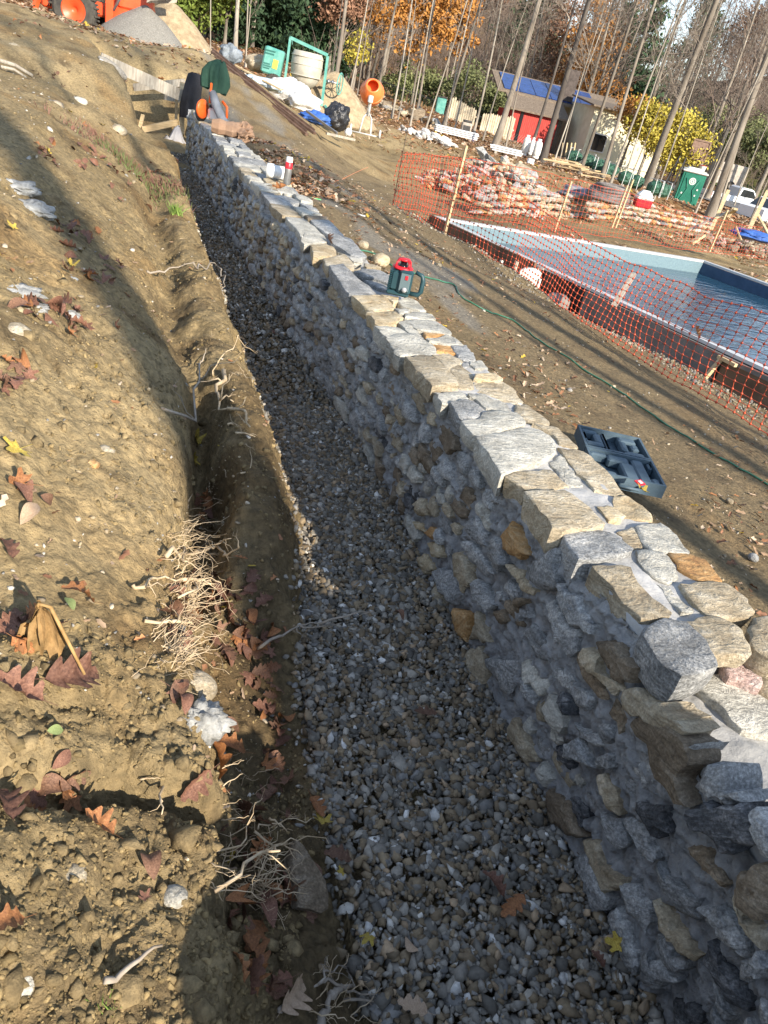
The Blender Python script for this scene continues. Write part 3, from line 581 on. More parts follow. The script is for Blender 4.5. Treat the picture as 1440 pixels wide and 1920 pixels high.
def face_stone(P, prot, col_, seed, step, th, stuff=None, rough=.006):
    "P: (y, z) outline; stands prot metres proud of the mortar face"
    cy, cz = P.mean(0); x0 = xw(cy)-.003-prot*.75
    Q = np.column_stack([-(P[:, 0]-cy), P[:, 1]-cz])        # u = -y, v = z, w = -x
    if np.sum(Q[:, 0]*np.roll(Q[:, 1], -1)-np.roll(Q[:, 0], -1)*Q[:, 1]) < 0: Q = Q[::-1]
    V, Fs = rock(Q, th, seed, step=step, bev=.009, rough=rough, tilt=(RNG.normal()*.08, RNG.normal()*.09-.08), dome=.003)
    sl_ = (xw(cy+.3)-xw(cy-.3))/.6
    V3 = np.column_stack([-V[:, 2]+sl_*(-V[:, 0]), -V[:, 0], V[:, 1]])
    if stuff is not None: stuff.add(V3+np.array([x0, cy, cz])-WO, Fs); return
    link('stone', stone_mesh('stone', V3, Fs), SM[col_], WALL, (x0-WO[0], cy-WO[1], cz-WO[2]))
k_ = 0
for R_o, pts, c_, pr in FACE:
    P = np.array([Xp(R_o[0]+a/R_o[2], R_o[1]+b/R_o[2], 1.16)[1:] for a, b in pts])
    if P[:, 1].max() > -1.02: P[:, 1] -= P[:, 1].max()+1.05
    P[:, 1] = np.maximum(P[:, 1], -1.80)
    fboxes.append((P[:, 0].min(), P[:, 0].max(), P[:, 1].min(), P[:, 1].max()))
    face_stone(P, pr, c_, 300+k_, .018, .10); k_ += 1
fb = np.array(fboxes)
rs = np.random.RandomState(23); far_st = {k: MB() for k in 'GTBD'}
z = -1.72; cnt = len(FACE)
cand = []
farea = (fb[:, 1]-fb[:, 0])*(fb[:, 3]-fb[:, 2])
while z < -1.07:
    h = rs.uniform(.042, .080); y = -.6+rs.uniform(0, .2)
    while y < 13.3:
        hh = h*rs.uniform(.7, 1.15); L = hh*rs.uniform(1.2, 3.4)
        g = rs.uniform(.006, .020)
        cy, cz = y+L/2, z+h/2+rs.normal()*.010
        t = np.linspace(0, 2*PI, 12, endpoint=False)+rs.normal(0, .12, 12)
        e = rs.uniform(.45, .8)
        P = np.column_stack([np.sign(np.cos(t))*np.abs(np.cos(t))**e*L/2*.96, np.sign(np.sin(t))*np.abs(np.sin(t))**e*hh/2])*(1+rs.normal(0, .13, (12, 1)))
        a = rs.normal()*.10; P = P@np.array([[math.cos(a), math.sin(a)], [-math.sin(a), math.cos(a)]])+[cy, cz]
        ox = np.minimum(fb[:, 1], cy+L/2)-np.maximum(fb[:, 0], cy-L/2); oz = np.minimum(fb[:, 3], cz+hh/2)-np.maximum(fb[:, 2], cz-hh/2)
        hit = (np.clip(ox, 0, 9)*np.clip(oz, 0, 9)).sum() > .24*L*hh
        if not hit and cz < -1.08 and not (cy < 1.12 and cz+hh/2 > -1.17): cand.append((cy, P, hh))
        y += L+g
    z += h+.011
cand.sort(key=lambda c: abs(c[0]-.6))
cols = list('GGGGGGPTTBBDGPG')
for cy, P, hh in cand:
    near = cnt < 298
    c_ = rs.choice(cols); pr = rs.uniform(.0, .030)
    if near: face_stone(P, pr, c_, 2000+cnt, .022, .09)
    else: face_stone(P, pr+.005, c_, 2000+cnt, .045, .07, far_st[c_ if c_ in far_st else 'T'], rough=.010)
    cnt += 1
for k in far_st:
    if far_st[k].v: tagp(far_st[k].build('far_stones', SM[k], WALL, True), kind='stuff')
# mortar: a lumpy face, thrown and squeezed between the stones
YS = np.concatenate([np.arange(-.7, 3.2, .0085), np.geomspace(3.2, 13.35, 520)]); ZS = np.linspace(-1.76, -1.035, 86)
YY, ZZ = np.meshgrid(YS, ZS); ztop = -1.035-.11*(1-sstep(1.0, 1.12, YY))-.06*(1-sstep(.45, .7, YY)); ZZ = -1.76+(ZZ+1.76)*(ztop+1.76)/.725
nz = fbm(YY*9, ZZ*20, 0, 4, 71); d1, d2 = worley(YY*17+1.2*nz, ZZ*30+nz, 9); nf = fbm(YY*40, ZZ*55, 0, 3, 72)
rdg = 1-np.abs(fbm(YY*14+.6*nz, ZZ*26, 0, 4, 74, .6))*2.2
XX = xw(YY)+.010-.016*nz-.018*(.5-d1)-.013*nf-.012*rdg-.008*fbm(YY*90, ZZ*90, 0, 2, 75)+.014*np.exp(-((d2-d1)/.07)**2)
XX += .03*sstep(-.04, 0, ZZ-ztop)
ny, nz_ = len(YS), len(ZS); i_ = np.arange(nz_-1)[:, None]*ny; j_ = np.arange(ny-1)[None, :]
Fq = np.stack([i_+j_, i_+ny+j_, i_+ny+j_+1, i_+j_+1], -1).reshape(-1, 4)
link('mortar', npmesh('mortar', np.stack([XX.ravel(), YY.ravel(), ZZ.ravel()], 1)-WO, Fq, True), 'mortar_grey', WALL)
# bed of mortar under the coping, and the wall core
def strip_surface(u, ysamp, zf, name, m, seed, parent, off=0):
    UU, YY = np.meshgrid(u, ysamp); X0 = xw(YY)+.03; X1 = xr(YY)-.02
    XX = X0+(X1-X0)*np.clip(UU, 0, 1); Zt = zf(XX, YY); XX = np.where(UU < 0, X0+.10, np.where(UU > 1, X1-.02, XX))
    Zt = np.where((UU < 0) | (UU > 1), -1.75, Zt)
    nu, nv = len(u), len(ysamp); i_ = np.arange(nv-1)[:, None]*nu; j_ = np.arange(nu-1)[None, :]
    Fq = np.stack([i_+j_, i_+j_+1, i_+nu+j_+1, i_+nu+j_], -1).reshape(-1, 4)
    return link(name, npmesh(name, np.stack([XX.ravel(), YY.ravel(), Zt.ravel()], 1)-off, Fq, True), m, parent)
ysamp = np.concatenate([np.arange(-.7, 5, .014), np.linspace(5, 13.35, 300)])
def bedz(x, y):
    near = 1-sstep(2.6, 4.2, y)
    z = -1.0-.012-.03*(1-near)+.008*fbm(x*14, y*14, 0, 3, 81)+.004*fbm(x*50, y*50, 0, 2, 82)
    z = z-.115*(1-sstep(1.02, 1.12, y-.35*(x-1.3)))
    return z-.05*(1-sstep(.45, .7, y))
strip_surface(np.concatenate([[-.001], np.linspace(0, 1, 40), [1.001]]), ysamp, bedz, 'bedding_mortar', 'mortar_pale', 3, WALL, WO)
e_ = MB(); e_.box((.87-WO[0], 13.33-WO[1], -1.37-WO[2]), (.40, .06, .70)); e_.build('end_face', 'mortar_grey', WALL)
# back of the wall above the yard: rough stones
bk = MB()
for i in range(230):
    y = rs.uniform(.2, 12.5); zz = rs.uniform(-1.45, -1.07); 
    bk.blob((xr(y)-.03-WO[0], y-WO[1], zz-WO[2]), (.10, rs.uniform(.1, .26), rs.uniform(.05, .1)), i, .12, 8, 6)
tagp(bk.build('back_stones', 'stone_tan', WALL, True), kind='stuff')

# ================================================================== GRAVEL
def ico():
    t = (1+5**.5)/2; v = np.array([(-1,t,0),(1,t,0),(-1,-t,0),(1,-t,0),(0,-1,t),(0,1,t),(0,-1,-t),(0,1,-t),(t,0,-1),(t,0,1),(-t,0,-1),(-t,0,1)], float)
    f = [(0,11,5),(0,5,1),(0,1,7),(0,7,10),(0,10,11),(1,5,9),(5,11,4),(11,10,2),(10,7,6),(7,1,8),(3,9,4),(3,4,2),(3,2,6),(3,6,8),(3,8,9),(4,9,5),(2,4,11),(6,2,10),(8,6,7),(9,8,1)]
    return v/np.linalg.norm(v, axis=1)[:, None], np.array(f)
IV, IF = ico()
def pebbles(name, pos, size, m, colf, seed, flat=.55, parent=None, tilt=.7, irr=.22):
    rs = np.random.RandomState(seed); n = len(pos)
    proto = []
    for k in range(24):
        v = IV*np.array([1, rs.uniform(.55, .95), rs.uniform(flat*.6, flat*1.3)])*(1+rs.normal(0, irr, (12, 1)))
        for q in range(5):
            d = rs.normal(0, 1, 3); d /= np.linalg.norm(d); h_ = v@d; lim = .62*np.abs(h_).max()*rs.uniform(.75, 1.0); v = v-np.maximum(0, h_-lim)[:, None]*d[None]
        proto.append(v*1.18)
    proto = np.array(proto)[rs.randint(0, 24, n)]
    a = rs.uniform(0, 2*PI, n); b = rs.normal(0, tilt, n); c = rs.normal(0, tilt*.6, n)
    ca, sa, cb, sb, cc, sc_ = np.cos(a), np.sin(a), np.cos(b), np.sin(b), np.cos(c), np.sin(c)
    R = np.empty((n, 3, 3))
    R[:, 0, 0] = ca*cb; R[:, 0, 1] = ca*sb*sc_-sa*cc; R[:, 0, 2] = ca*sb*cc+sa*sc_
    R[:, 1, 0] = sa*cb; R[:, 1, 1] = sa*sb*sc_+ca*cc; R[:, 1, 2] = sa*sb*cc-ca*sc_
    R[:, 2, 0] = -sb; R[:, 2, 1] = cb*sc_; R[:, 2, 2] = cb*cc
    V = np.einsum('nij,nkj->nki', R, proto*size[:, None, None])+pos[:, None, :]
    Fq = (IF[None]+12*np.arange(n)[:, None, None]).reshape(-1, 3)
    colr = np.repeat(colf(rs, n), 12, axis=0)
    return link(name, npmesh(name, V.reshape(-1, 3), Fq, False, colr), m, parent)
mat('gravel_stone', (.75, .75, .75), (1.15, 1.13, 1.1), 60, .8, .5, 180, attr='tint', bdist=.003, spec=.4)
def gcol(rs, n):
    pal = np.array([(.125,.115,.095),(.175,.16,.135),(.085,.078,.065),(.17,.13,.08),(.23,.21,.175),(.12,.09,.055),(.33,.315,.28),(.145,.14,.13),(.26,.19,.12),(.46,.45,.42)])
    p = rs.choice(10, n, p=[.17,.15,.11,.18,.09,.15,.03,.06,.045,.015]); return pal[p]*1.4*rs.uniform(.75, 1.25, (n, 1))
rs = np.random.RandomState(31)
n = 34000; t = rs.rand(n)
y = np.where(rs.rand(n) < .72, .35+3.4*rs.rand(n), 0); m_ = y == 0; y[m_] = 3.75+9.6*rs.rand(m_.sum())**1.25
x = xb(y)-.03+(xw(y)-xb(y)+.10)*rs.rand(n)
size = np.where(y < 3.75, rs.lognormal(math.log(.0115), .40, n), rs.lognormal(math.log(.0155), .3, n)); size = np.clip(size, .005, .028)
zz = ZG+.012+rs.rand(n)*.014+.014*fbm(x*2.2, y*1.3, 0, 3, 33)
eb = np.exp(-((x-xb(y))/.05)**2)
g = pebbles('gravel', np.stack([x, y, zz], 1), size, 'gravel_stone', gcol, 3); tagp(g, kind='stuff')
g['label'] = 'grey crushed gravel filling the trench floor at the foot of the wall'; g['category'] = 'gravel'
# gravel spilt up the lip of the bank, and small stones in the yard
n = 1500; y = .6+9*rs.rand(n)**1.3; x = xb(y)-.01-np.abs(rs.normal(0, .03, n)); zz = ground(x, y)+.004
g = pebbles('spilt_gravel', np.stack([x, y, zz], 1), np.clip(rs.lognormal(math.log(.011), .35, n), .004, .024), 'gravel_stone', lambda r, n: gcol(r, n)*1.2, 4); tagp(g, kind='stuff')
n = 5200; r_ = 1.2+15*rs.rand(n)**1.5; a_ = np.radians(rs.uniform(-50, 52, n)); x = r_*np.sin(a_); y = r_*np.cos(a_)
k = ((x < xb(y)-.05) | (x > xr(y)+.05)) & (pool_dist(x, y) > .1); x = x[k]; y = y[k]; r_ = r_[k]
def scol(rs, n):
    pal = np.array([(.34,.28,.18),(.40,.34,.25),(.26,.21,.14),(.46,.43,.37),(.24,.23,.21)]); return pal[rs.randint(0, 5, n)]*rs.uniform(.8, 1.2, (n, 1))
g = pebbles('small_stones', np.stack([x, y, ground(x, y)+.002], 1), np.clip(rs.lognormal(math.log(.0045), .6, len(x)), .003, .035)*np.clip(r_/5, 1, 2), 'gravel_stone', scol, 5, tilt=.4); tagp(g, kind='stuff')
n = 5200; t_y = rs.uniform(-.5, 13, n); x = 5.05+rs.rand(n)*2.3-np.clip((t_y-4)*.16, -.5, 1.6); kk = (pool_dist(x, t_y) > .12) & (pool_dist(x, t_y) < 1.7); x = x[kk]; y = t_y[kk]
g = pebbles('pool_backfill_stones', np.stack([x, y, ground(x, y)+.006], 1), np.clip(rs.lognormal(math.log(.017), .4, len(x)), .008, .05), 'gravel_stone', lambda r, n: scol(r, n)*.6, 15, tilt=.5); tagp(g, kind='stuff')
# crumbs of soil on the bank
mat('soil_crumb', (.6, .6, .6), (1.2, 1.17, 1.1), 60, .95, 1.0, 150, attr='tint', bdist=.006, spec=.1)
n = 60000; r_ = .42+6.5*rs.rand(n)**1.5; a_ = np.radians(rs.uniform(-58, 24, n)); x = r_*np.sin(a_); y = r_*np.cos(a_)
k = (x < xb(y)-.03) & (y < 9) & (fbm(x*2, y*2, 0, 3, 31)+.5*fbm(x*6, y*6, 0, 2, 35)+.2*(y < 1.4) > -.25); x = x[k]; y = y[k]
n = 2600; r_ = .5+5*rs.rand(n)**1.4; a_ = np.radians(rs.uniform(-58, 24, n)); xc = r_*np.sin(a_); yc = r_*np.cos(a_)
kc = (xc < xb(yc)-.02) & (fbm(xc*2.5, yc*2.5, 0, 3, 36)+.3*(yc < 1.3)+.25*(xc > xb(yc)-.4) > .02); xc = xc[kc]; yc = yc[kc]
g = pebbles('soil_clods', np.stack([xc, yc, ground(xc, yc)-.002], 1), np.clip(rs.lognormal(math.log(.010), .5, len(xc)), .005, .034), 'soil_crumb', lambda r, n: np.array([.28, .215, .12])*r.uniform(.55, 1.1, (n, 1)), 66, flat=.85, irr=.3); tagp(g, kind='stuff')
def ccol(rs, n): return np.array([.29, .22, .115])*rs.uniform(.6, 1.2, (n, 1))
g = pebbles('soil_crumbs', np.stack([x, y, ground(x, y)+.0], 1), np.clip(rs.lognormal(math.log(.0032), .6, len(x)), .0015, .014), 'soil_crumb', ccol, 6, flat=.7, irr=.3); tagp(g, kind='stuff')

# ================================================================== LEAVES, ROOTS, STICKS
def oak_leaf(seed, curl=.5):
    "a lobed leaf 1 m long about its base, to be scaled"
    rs = np.random.RandomState(seed); nl = 3; n = 19; t = np.linspace(0, 1, n)
    w = .34*np.sin(PI*t**.85)**.55*(.30+.70*np.abs(np.sin(PI*(nl+.5)*t+rs.normal()*.1))**.7)+.006
    w2 = .34*np.sin(PI*t**.85)**.55*(.30+.70*np.abs(np.sin(PI*(nl+.5)*t+rs.normal()*.25))**.7)+.006
    lean = .16*np.abs(np.sin(PI*(nl+.5)*t))
    mid = np.column_stack([0*t, t, .10*np.sin(PI*t)*rs.choice([-1, 1])*curl]); c = curl*rs.uniform(.6, 1.5)
    L = np.column_stack([-w, t+lean*.3, mid[:, 2]+c*w*w*2.2+rs.normal(0, .015, n)]); R = np.column_stack([w2, t+lean*.3, mid[:, 2]+c*w2*w2*rs.uniform(1., 3.)+rs.normal(0, .015, n)])
    Lm = (L*.5+mid*.5); Lm[:, 2] -= .02; Rm = (R*.5+mid*.5); Rm[:, 2] -= .02
    V = np.vstack([L, Lm, mid, Rm, R]); F_ = []
    for k in range(4):
        for i in range(n-1): F_.append((k*n+i, k*n+i+1, (k+1)*n+i+1, (k+1)*n+i))
    m = len(V); st = [(-.008, 0, 0), (.008, 0, 0), (.006, -.28, .06*curl), (-.006, -.28, .06*curl)]
    V = np.vstack([V, st]); F_.append((m, m+1, m+2, m+3)); return V-[0, .45, 0], F_
def maple_leaf(seed, curl=.4):
    rs = np.random.RandomState(seed); tips = [(-90, .30), (-35, .62), (15, .42), (35, .95), (62, .55), (90, 1.05), (118, .55), (145, .95), (165, .42), (215, .62)]
    P = []
    lob = [(-80, .12), (-60, .40), (-38, .72), (-20, .5), (0, .55), (20, .95), (36, .98), (44, .55), (58, .50), (74, .85), (90, 1.15), (106, .85), (122, .50), (136, .55), (144, .98), (160, .95), (180, .55), (200, .5), (218, .72), (240, .40), (260, .12)]
    for a, r in lob:
        a = math.radians(a); r *= .5*rs.uniform(.88, 1.12); P.append((r*math.cos(a), r*math.sin(a)))
    P = np.array(P); n = len(P); V = [(0, 0, 0)]
    for k in (.5, 1.0):
        for x, y in P*k: V.append((x, y, curl*(x*x*1.4+.5*y*y*rs.uniform(.2, 1.2))+rs.normal()*.02*k+.05*abs(math.sin(3*math.atan2(y, x)))*k*curl))
    F_ = [(0, 1+i, 1+(i+1) % n) for i in range(n)]+[(1+i, 1+n+i, 1+n+(i+1) % n, 1+(i+1) % n) for i in range(n)]
    m = len(V); V += [(-.008, -.05, 0), (.008, -.05, 0), (.006, -.65, .10), (-.006, -.65, .10)]; F_.append((m, m+1, m+2, m+3))
    return np.array(V), F_
def oval_leaf(seed, curl=.5):
    rs = np.random.RandomState(seed); n = 9; t = np.linspace(0, 1, n); w = .27*np.sin(PI*t**.9)**.8+.004
    z = curl*.25*np.sin(PI*t); mid = np.column_stack([0*t, t, z]); L = np.column_stack([-w, t, z+curl*w*w*4]); R = np.column_stack([w, t, z+curl*w*w*3])
    V = np.vstack([L, mid, R]); F_ = [(k*n+i, k*n+i+1, (k+1)*n+i+1, (k+1)*n+i) for k in range(2) for i in range(n-1)]
    return V-[0, .5, 0], F_
for nm_, a, b, c in (('leaf_brown', (.09, .045, .028), (.21, .115, .07), (.36, .24, .17)), ('leaf_red', (.10, .045, .03), (.22, .11, .07), (.38, .26, .19)), ('leaf_rust', (.19, .075, .03), (.38, .17, .065), (.50, .32, .17)),
                     ('leaf_yellow', (.30, .20, .03), (.52, .40, .08), (.50, .33, .12)), ('leaf_pale', (.36, .25, .16), (.52, .38, .26), (.58, .46, .35)), ('leaf_green', (.16, .20, .07), (.25, .30, .12), (.3, .3, .15))):
    mat(nm_, a, b, 18, .62, .5, 60, c3=c, rnd=.25, spec=.3, bdist=.002)
LEAFME = {}
for kind, fn in (('oak', oak_leaf), ('maple', maple_leaf), ('oval', oval_leaf)):
    for k in range(6):
        V, Fs = fn(40+k, [.35, .7, 1.0, 1.3, .5, -.6][k]); LEAFME[kind, k] = (V, Fs)
_lm = {}
def leaf_me(kind, k, m):
    if (kind, k, m) not in _lm:
        V, Fs = LEAFME[kind, k]; me = D.meshes.new('leaf'); me.from_pydata(V.tolist(), [], Fs); me.polygons.foreach_set('use_smooth', [True]*len(me.polygons)); me.materials.append(MATS[m]); _lm[kind, k, m] = me
    return _lm[kind, k, m]
def gnormal(x, y, e=.05):
    a, b, c, d = ground(np.array([x-e, x+e, x, x]), np.array([y, y, y-e, y+e]), False); return Vector((-(b-a)/(2*e), -(d-c)/(2*e), 1)).normalized()
def put_leaf(kind, m, P, size, az, label, group=None, k=None, tilt=.25, rs=random):
    o = D.objects.new('fallen_leaf', leaf_me(kind, rs.randrange(6) if k is None else k, m)); C.objects.link(o)
    o.location = P; o.scale = (size,)*3
    nrm = gnormal(P[0], P[1]) if P[0] < 1.1 or P[0] > 1.6 else Vector((0, 0, 1))
    q = Vector((0, 0, 1)).rotation_difference(nrm).to_matrix(); R = q@Euler((rs.gauss(0, tilt), rs.gauss(0, tilt), az)).to_matrix()
    o.rotation_euler = R.to_euler(); return tagp(o, label, 'leaf', group)
def gleaf(kind, m, px, py, wpx, az, label, k=None, tilt=.2, lift=.018):
    P = G(px, py, .5, 40); s = P@M3[:, 2] if False else (M3.T@P)[2]
    P = np.array([P[0], P[1], float(ground(np.array([P[0]]), np.array([P[1]]))[0])+lift])
    return put_leaf(kind, m, P, wpx*s/F*.80, math.radians(az), label, None, k, tilt)
def gvl(px, py): p = Z(px, py, ZG+.045); return p
SPEC = [('oak', 'leaf_red', 130, 1285, 150, -60, 'large dark red-brown oak leaf with long pointed lobes, just under the shrivelled stalk', 1), ('oak', 'leaf_red', 45, 1320, 120, 80, 'reddish brown oak leaf at the left edge beside the largest dark lobed one', 2),
        ('oak', 'leaf_red', 15, 1050, 70, 30, 'small crumpled maroon leaf at the left edge above the shrivelled stalk', 3), ('oak', 'leaf_rust', 150, 1130, 85, 100, 'upright rusty leaf with spiky lobes right of the shrivelled stalk', 3),
        ('maple', 'leaf_yellow', 35, 862, 85, 150, 'yellow-tan maple leaf on the slope at the left edge', 0), ('maple', 'leaf_yellow', 133, 508, 36, 20, 'bright yellow upright leaf on the slope beside pale rubble', 3),
        ('oval', 'leaf_pale', 55, 990, 65, 160, 'pale pink-tan withered leaf alone on the smooth lit slope', 2), ('oak', 'leaf_rust', 15, 1760, 95, 110, 'orange-brown pointed leaf cut by the left edge near the bottom', 3),
        ('oval', 'leaf_brown', 282, 1632, 85, 10, 'broad crinkled purple-brown leaf lying on the clods near the bottom', 2), ('maple', 'leaf_red', 272, 1700, 40, 40, 'small brown-mauve leaf just under the broad crinkled one', 1),
        ('oak', 'leaf_rust', 70, 1520, 120, 70, 'curled rusty strip of leaf at the left above the clods', 5), ('oak', 'leaf_red', 15, 1530, 110, 20, 'purple brown leaf with round notches at the left edge', 1), ('oak', 'leaf_rust', 190, 1562, 85, 60, 'red-brown leaf half in shade over the clod field', 2),
        ('oval', 'leaf_red', 115, 1440, 55, 150, 'smooth mauve oval leaf lying above the crevice', 1), ('oak', 'leaf_rust', 400, 1440, 110, 30, 'glossy orange oak leaf caught over the dark crevice', 3), ('oak', 'leaf_rust', 432, 1415, 80, 80, 'upright orange lobed leaf leaning over the bank edge', 3),
        ('oak', 'leaf_red', 370, 1480, 90, 140, 'dark red lobed leaf hanging in the crevice', 2), ('maple', 'leaf_yellow', 370, 838, 55, 40, 'larger yellow maple leaf hanging among the roots', 3), ('maple', 'leaf_yellow', 362, 870, 45, 200, 'smaller yellow maple leaf below the other among the roots', 2),
        ('maple', 'leaf_yellow', 425, 1140, 55, 80, 'dull yellow leaf in the shaded gully among brown leaves', 1), ('oval', 'leaf_green', 104, 1382, 45, -70, 'narrow grey-green leaf on the soil at the left', 0), ('oak', 'leaf_rust', 480, 1795, 80, 40, 'orange brown leaf near the bottom roots', 2), ('oak', 'leaf_pale', 540, 1895, 110, -50, 'pale orange leaf at the bottom edge beside the forked root', 1),
        ('oak', 'leaf_rust', 445, 1830, 75, 10, 'rusty leaf under the bottom roots left of the pale orange leaf', 3), ('oval', 'leaf_green', 130, 1150, 40, 40, 'yellow-green curled leaf beside the upright rusty leaf', 4), ('maple', 'leaf_yellow', 25, 440, 34, 60, 'pale yellow leaf high on the slope at the left edge', 0),
        ('maple', 'leaf_yellow', 133, 222, 20, 60, 'small bright yellow leaf on the upper slope', 1), ('maple', 'leaf_yellow', 192, 232, 18, 160, 'second small yellow leaf of the upper slope, nearer the board frame', 1), ('maple', 'leaf_yellow', 90, 283, 26, 80, 'golden spiky leaf on the slope in the sun', 2)]
for kind, m, px, py, w_, az, lb, k in SPEC: gleaf(kind, m, px, py, w_, az, lb, k)
for px, py, w_, m, kind, az, lb in ((606, 1547, 50, 'leaf_yellow', 'maple', 15, 'yellow maple leaf with pointed lobes lying on the gravel'), (592, 1515, 48, 'leaf_rust', 'oak', 200, 'orange-brown leaf just above the yellow one on the gravel'), (635, 1612, 55, 'leaf_brown', 'oak', 70, 'brown leaf with yellow tip on gravel beside the pointed stone'),
                                    (640, 1640, 26, 'leaf_yellow', 'maple', 100, 'small torn yellow leaf by the pointed stone'), (690, 1760, 40, 'leaf_yellow', 'maple', 130, 'thin yellow leaf standing on the gravel edge near the bottom'), (1155, 1775, 48, 'leaf_yellow', 'maple', 60, 'yellow leaf on the gravel tucked against the wall foot'),
                                    (925, 1665, 60, 'leaf_red', 'oak', 20, 'dark red leaf lying in the middle of the gravel'), (962, 1700, 62, 'leaf_rust', 'oak', 110, 'rust coloured leaf on gravel right of the dark red leaf'), (745, 1160, 30, 'leaf_brown', 'oval', 30, 'brown leaf on the shaded gravel beyond the forked twig'), (800, 1340, 46, 'leaf_brown', 'oak', 80, 'long brown leaf on the shaded gravel'),
                                    (770, 1775, 36, 'leaf_pale', 'oval', 30, 'tan curled leaf on gravel near the bottom'), (510, 626, 16, 'leaf_red', 'oak', 30, 'small red leaf far along the gravel'), (775, 1895, 60, 'leaf_pale', 'oak', 60, 'sunlit tan leaf on gravel at the bottom edge'), (1120, 1805, 34, 'leaf_red', 'oak', 20, 'dark leaf under the yellow one at the wall foot')):
    P = gvl(px, py); s = (M3.T@P)[2]; put_leaf(kind, m, P+[0, 0, .012], w_*s/F*.95, math.radians(az), lb, None, None, .2)
for px, py, w_, m, lb in ((524, 350, 26, 'leaf_rust', 'rusty oak leaf lying on the coping in front of the spray can'), (618, 447, 22, 'leaf_brown', 'brown leaf standing upright on the coping before the level')):
    P = Z(px, py, -.98); s = (M3.T@P)[2]; put_leaf('oak', m, P, w_*s/F*1.2, 1.0, lb, None, 2, .5 if 'upright' not in lb else 1.2)
# patches of leaves traced from the photograph: centre pixel, spread, count
rr = random.Random(5)
PATCH = [(520, 1400, 40, 120, 14, 'g'), (560, 1650, 30, 60, 6, 'g'), (440, 1200, 60, 70, 14, 'g'), (380, 960, 20, 60, 8, 'g'), (500, 1850, 60, 40, 8, 'g'),(420, 1130, 70, 60, 26, 'g'), (495, 1260, 40, 120, 16, 'g'), (330, 1150, 40, 70, 12, 'r'), (60, 1180, 60, 60, 12, 'l'), (40, 720, 40, 50, 9, 'l'), (45, 930, 50, 30, 4, 'l'), (140, 600, 60, 30, 14, 'u'), (60, 590, 50, 20, 8, 'u'), (190, 520, 60, 30, 14, 'u'),
         (140, 440, 50, 40, 14, 'u'), (90, 280, 50, 25, 12, 'f'), (170, 300, 50, 20, 10, 'f'), (160, 240, 60, 25, 10, 'f'), (250, 330, 40, 40, 26, 'f'), (300, 350, 40, 40, 20, 'f'), (110, 140, 70, 25, 12, 'f'), (480, 1560, 60, 60, 10, 'g'), (380, 1330, 60, 40, 6, 'r'), (450, 1720, 60, 60, 9, 'g'), (100, 1480, 100, 40, 5, 'l'), (60, 60, 60, 20, 12, 'f')]
GR = {'g': ('brown or rusty oak leaf among the litter of the shaded gully beside the gravel', 'leaves in the shaded gully'), 'r': ('orange-brown leaf caught in the sunlit roots of the bank edge', 'leaves among the roots'), 'l': ('dull red-brown leaf in the clusters along the left side of the slope', 'leaves in clusters at the left of the slope'),
      'u': ('small reddish leaf in the drifts across the middle of the slope', 'leaves drifted on the slope'), 'f': ('tiny dry leaf scattered on the far upper slope', 'leaves on the far upper slope')}
for cx, cy, sx, sy, n, g in PATCH:
    for i in range(n):
        px = cx+rr.gauss(0, sx*.5); py = cy+rr.gauss(0, sy*.5)
        P = G(px, py, .5, 40)
        if P[0] > xb(P[1])+.02: continue
        P = (P[0], P[1], float(ground(np.array([P[0]]), np.array([P[1]]))[0])+.014)
        lb, gp_ = GR[g]
        put_leaf(rr.choice(['oak', 'oak', 'oval', 'maple']), rr.choice(['leaf_red', 'leaf_brown', 'leaf_rust', 'leaf_red', 'leaf_brown']), P, rr.uniform(.045, .085), rr.uniform(0, 6.3), lb, gp_, None, .5, rr)
def leaf_field(name, pts, sizes, m, seed, kinds=('oak', 'oval'), tilt=.35, parent=None):
    "many little leaves as one object"
    rs = np.random.RandomState(seed); V = []; Fs = []; n0 = 0
    low = []
    for k in range(8):
        t = np.array([0, .25, .5, .75, 1.]); w = .25*np.array([.05, .9, .6, 1., .05])*rs.uniform(.7, 1.2, 5); c = rs.uniform(-.3, .9)
        v = np.vstack([np.column_stack([-w, t-.5, c*w*1.0]), np.column_stack([0*t, t-.5, rs.normal(0, .05, 5)]), np.column_stack([w, t-.5, c*w*1.2])]); low.append(v)
    fq = np.array([(k*5+i, k*5+i+1, (k+1)*5+i+1, (k+1)*5+i) for k in range(2) for i in range(4)])
    n = len(pts); P = np.array(low)[rs.randint(0, 8, n)]*np.asarray(sizes)[:, None, None]
    a = rs.uniform(0, 2*PI, n); b = rs.normal(0, tilt, n); c = rs.normal(0, tilt, n)
    ca, sa, cb, sb, cc, s2 = np.cos(a), np.sin(a), np.cos(b), np.sin(b), np.cos(c), np.sin(c); R = np.empty((n, 3, 3))
    R[:, 0, 0] = ca*cb; R[:, 0, 1] = ca*sb*s2-sa*cc; R[:, 0, 2] = ca*sb*cc+sa*s2; R[:, 1, 0] = sa*cb; R[:, 1, 1] = sa*sb*s2+ca*cc; R[:, 1, 2] = sa*sb*cc-ca*s2; R[:, 2, 0] = -sb; R[:, 2, 1] = cb*s2; R[:, 2, 2] = cb*cc
    V = np.einsum('nij,nkj->nki', R, P)+np.asarray(pts)[:, None, :]
    Fq = (fq[None]+15*np.arange(n)[:, None, None]).reshape(-1, 4)
    pal = np.array([(.40,.27,.17),(.50,.37,.26),(.30,.15,.08),(.42,.20,.09),(.24,.12,.07),(.55,.44,.33),(.50,.36,.06)])
    col = np.repeat(pal[rs.choice(7, n, p=[.24,.2,.16,.14,.12,.11,.03])]*rs.uniform(.75, 1.15, (n, 1)), 15, axis=0)
    return tagp(link(name, npmesh(name, V.reshape(-1, 3), Fq, True, col), m, parent), kind='stuff')
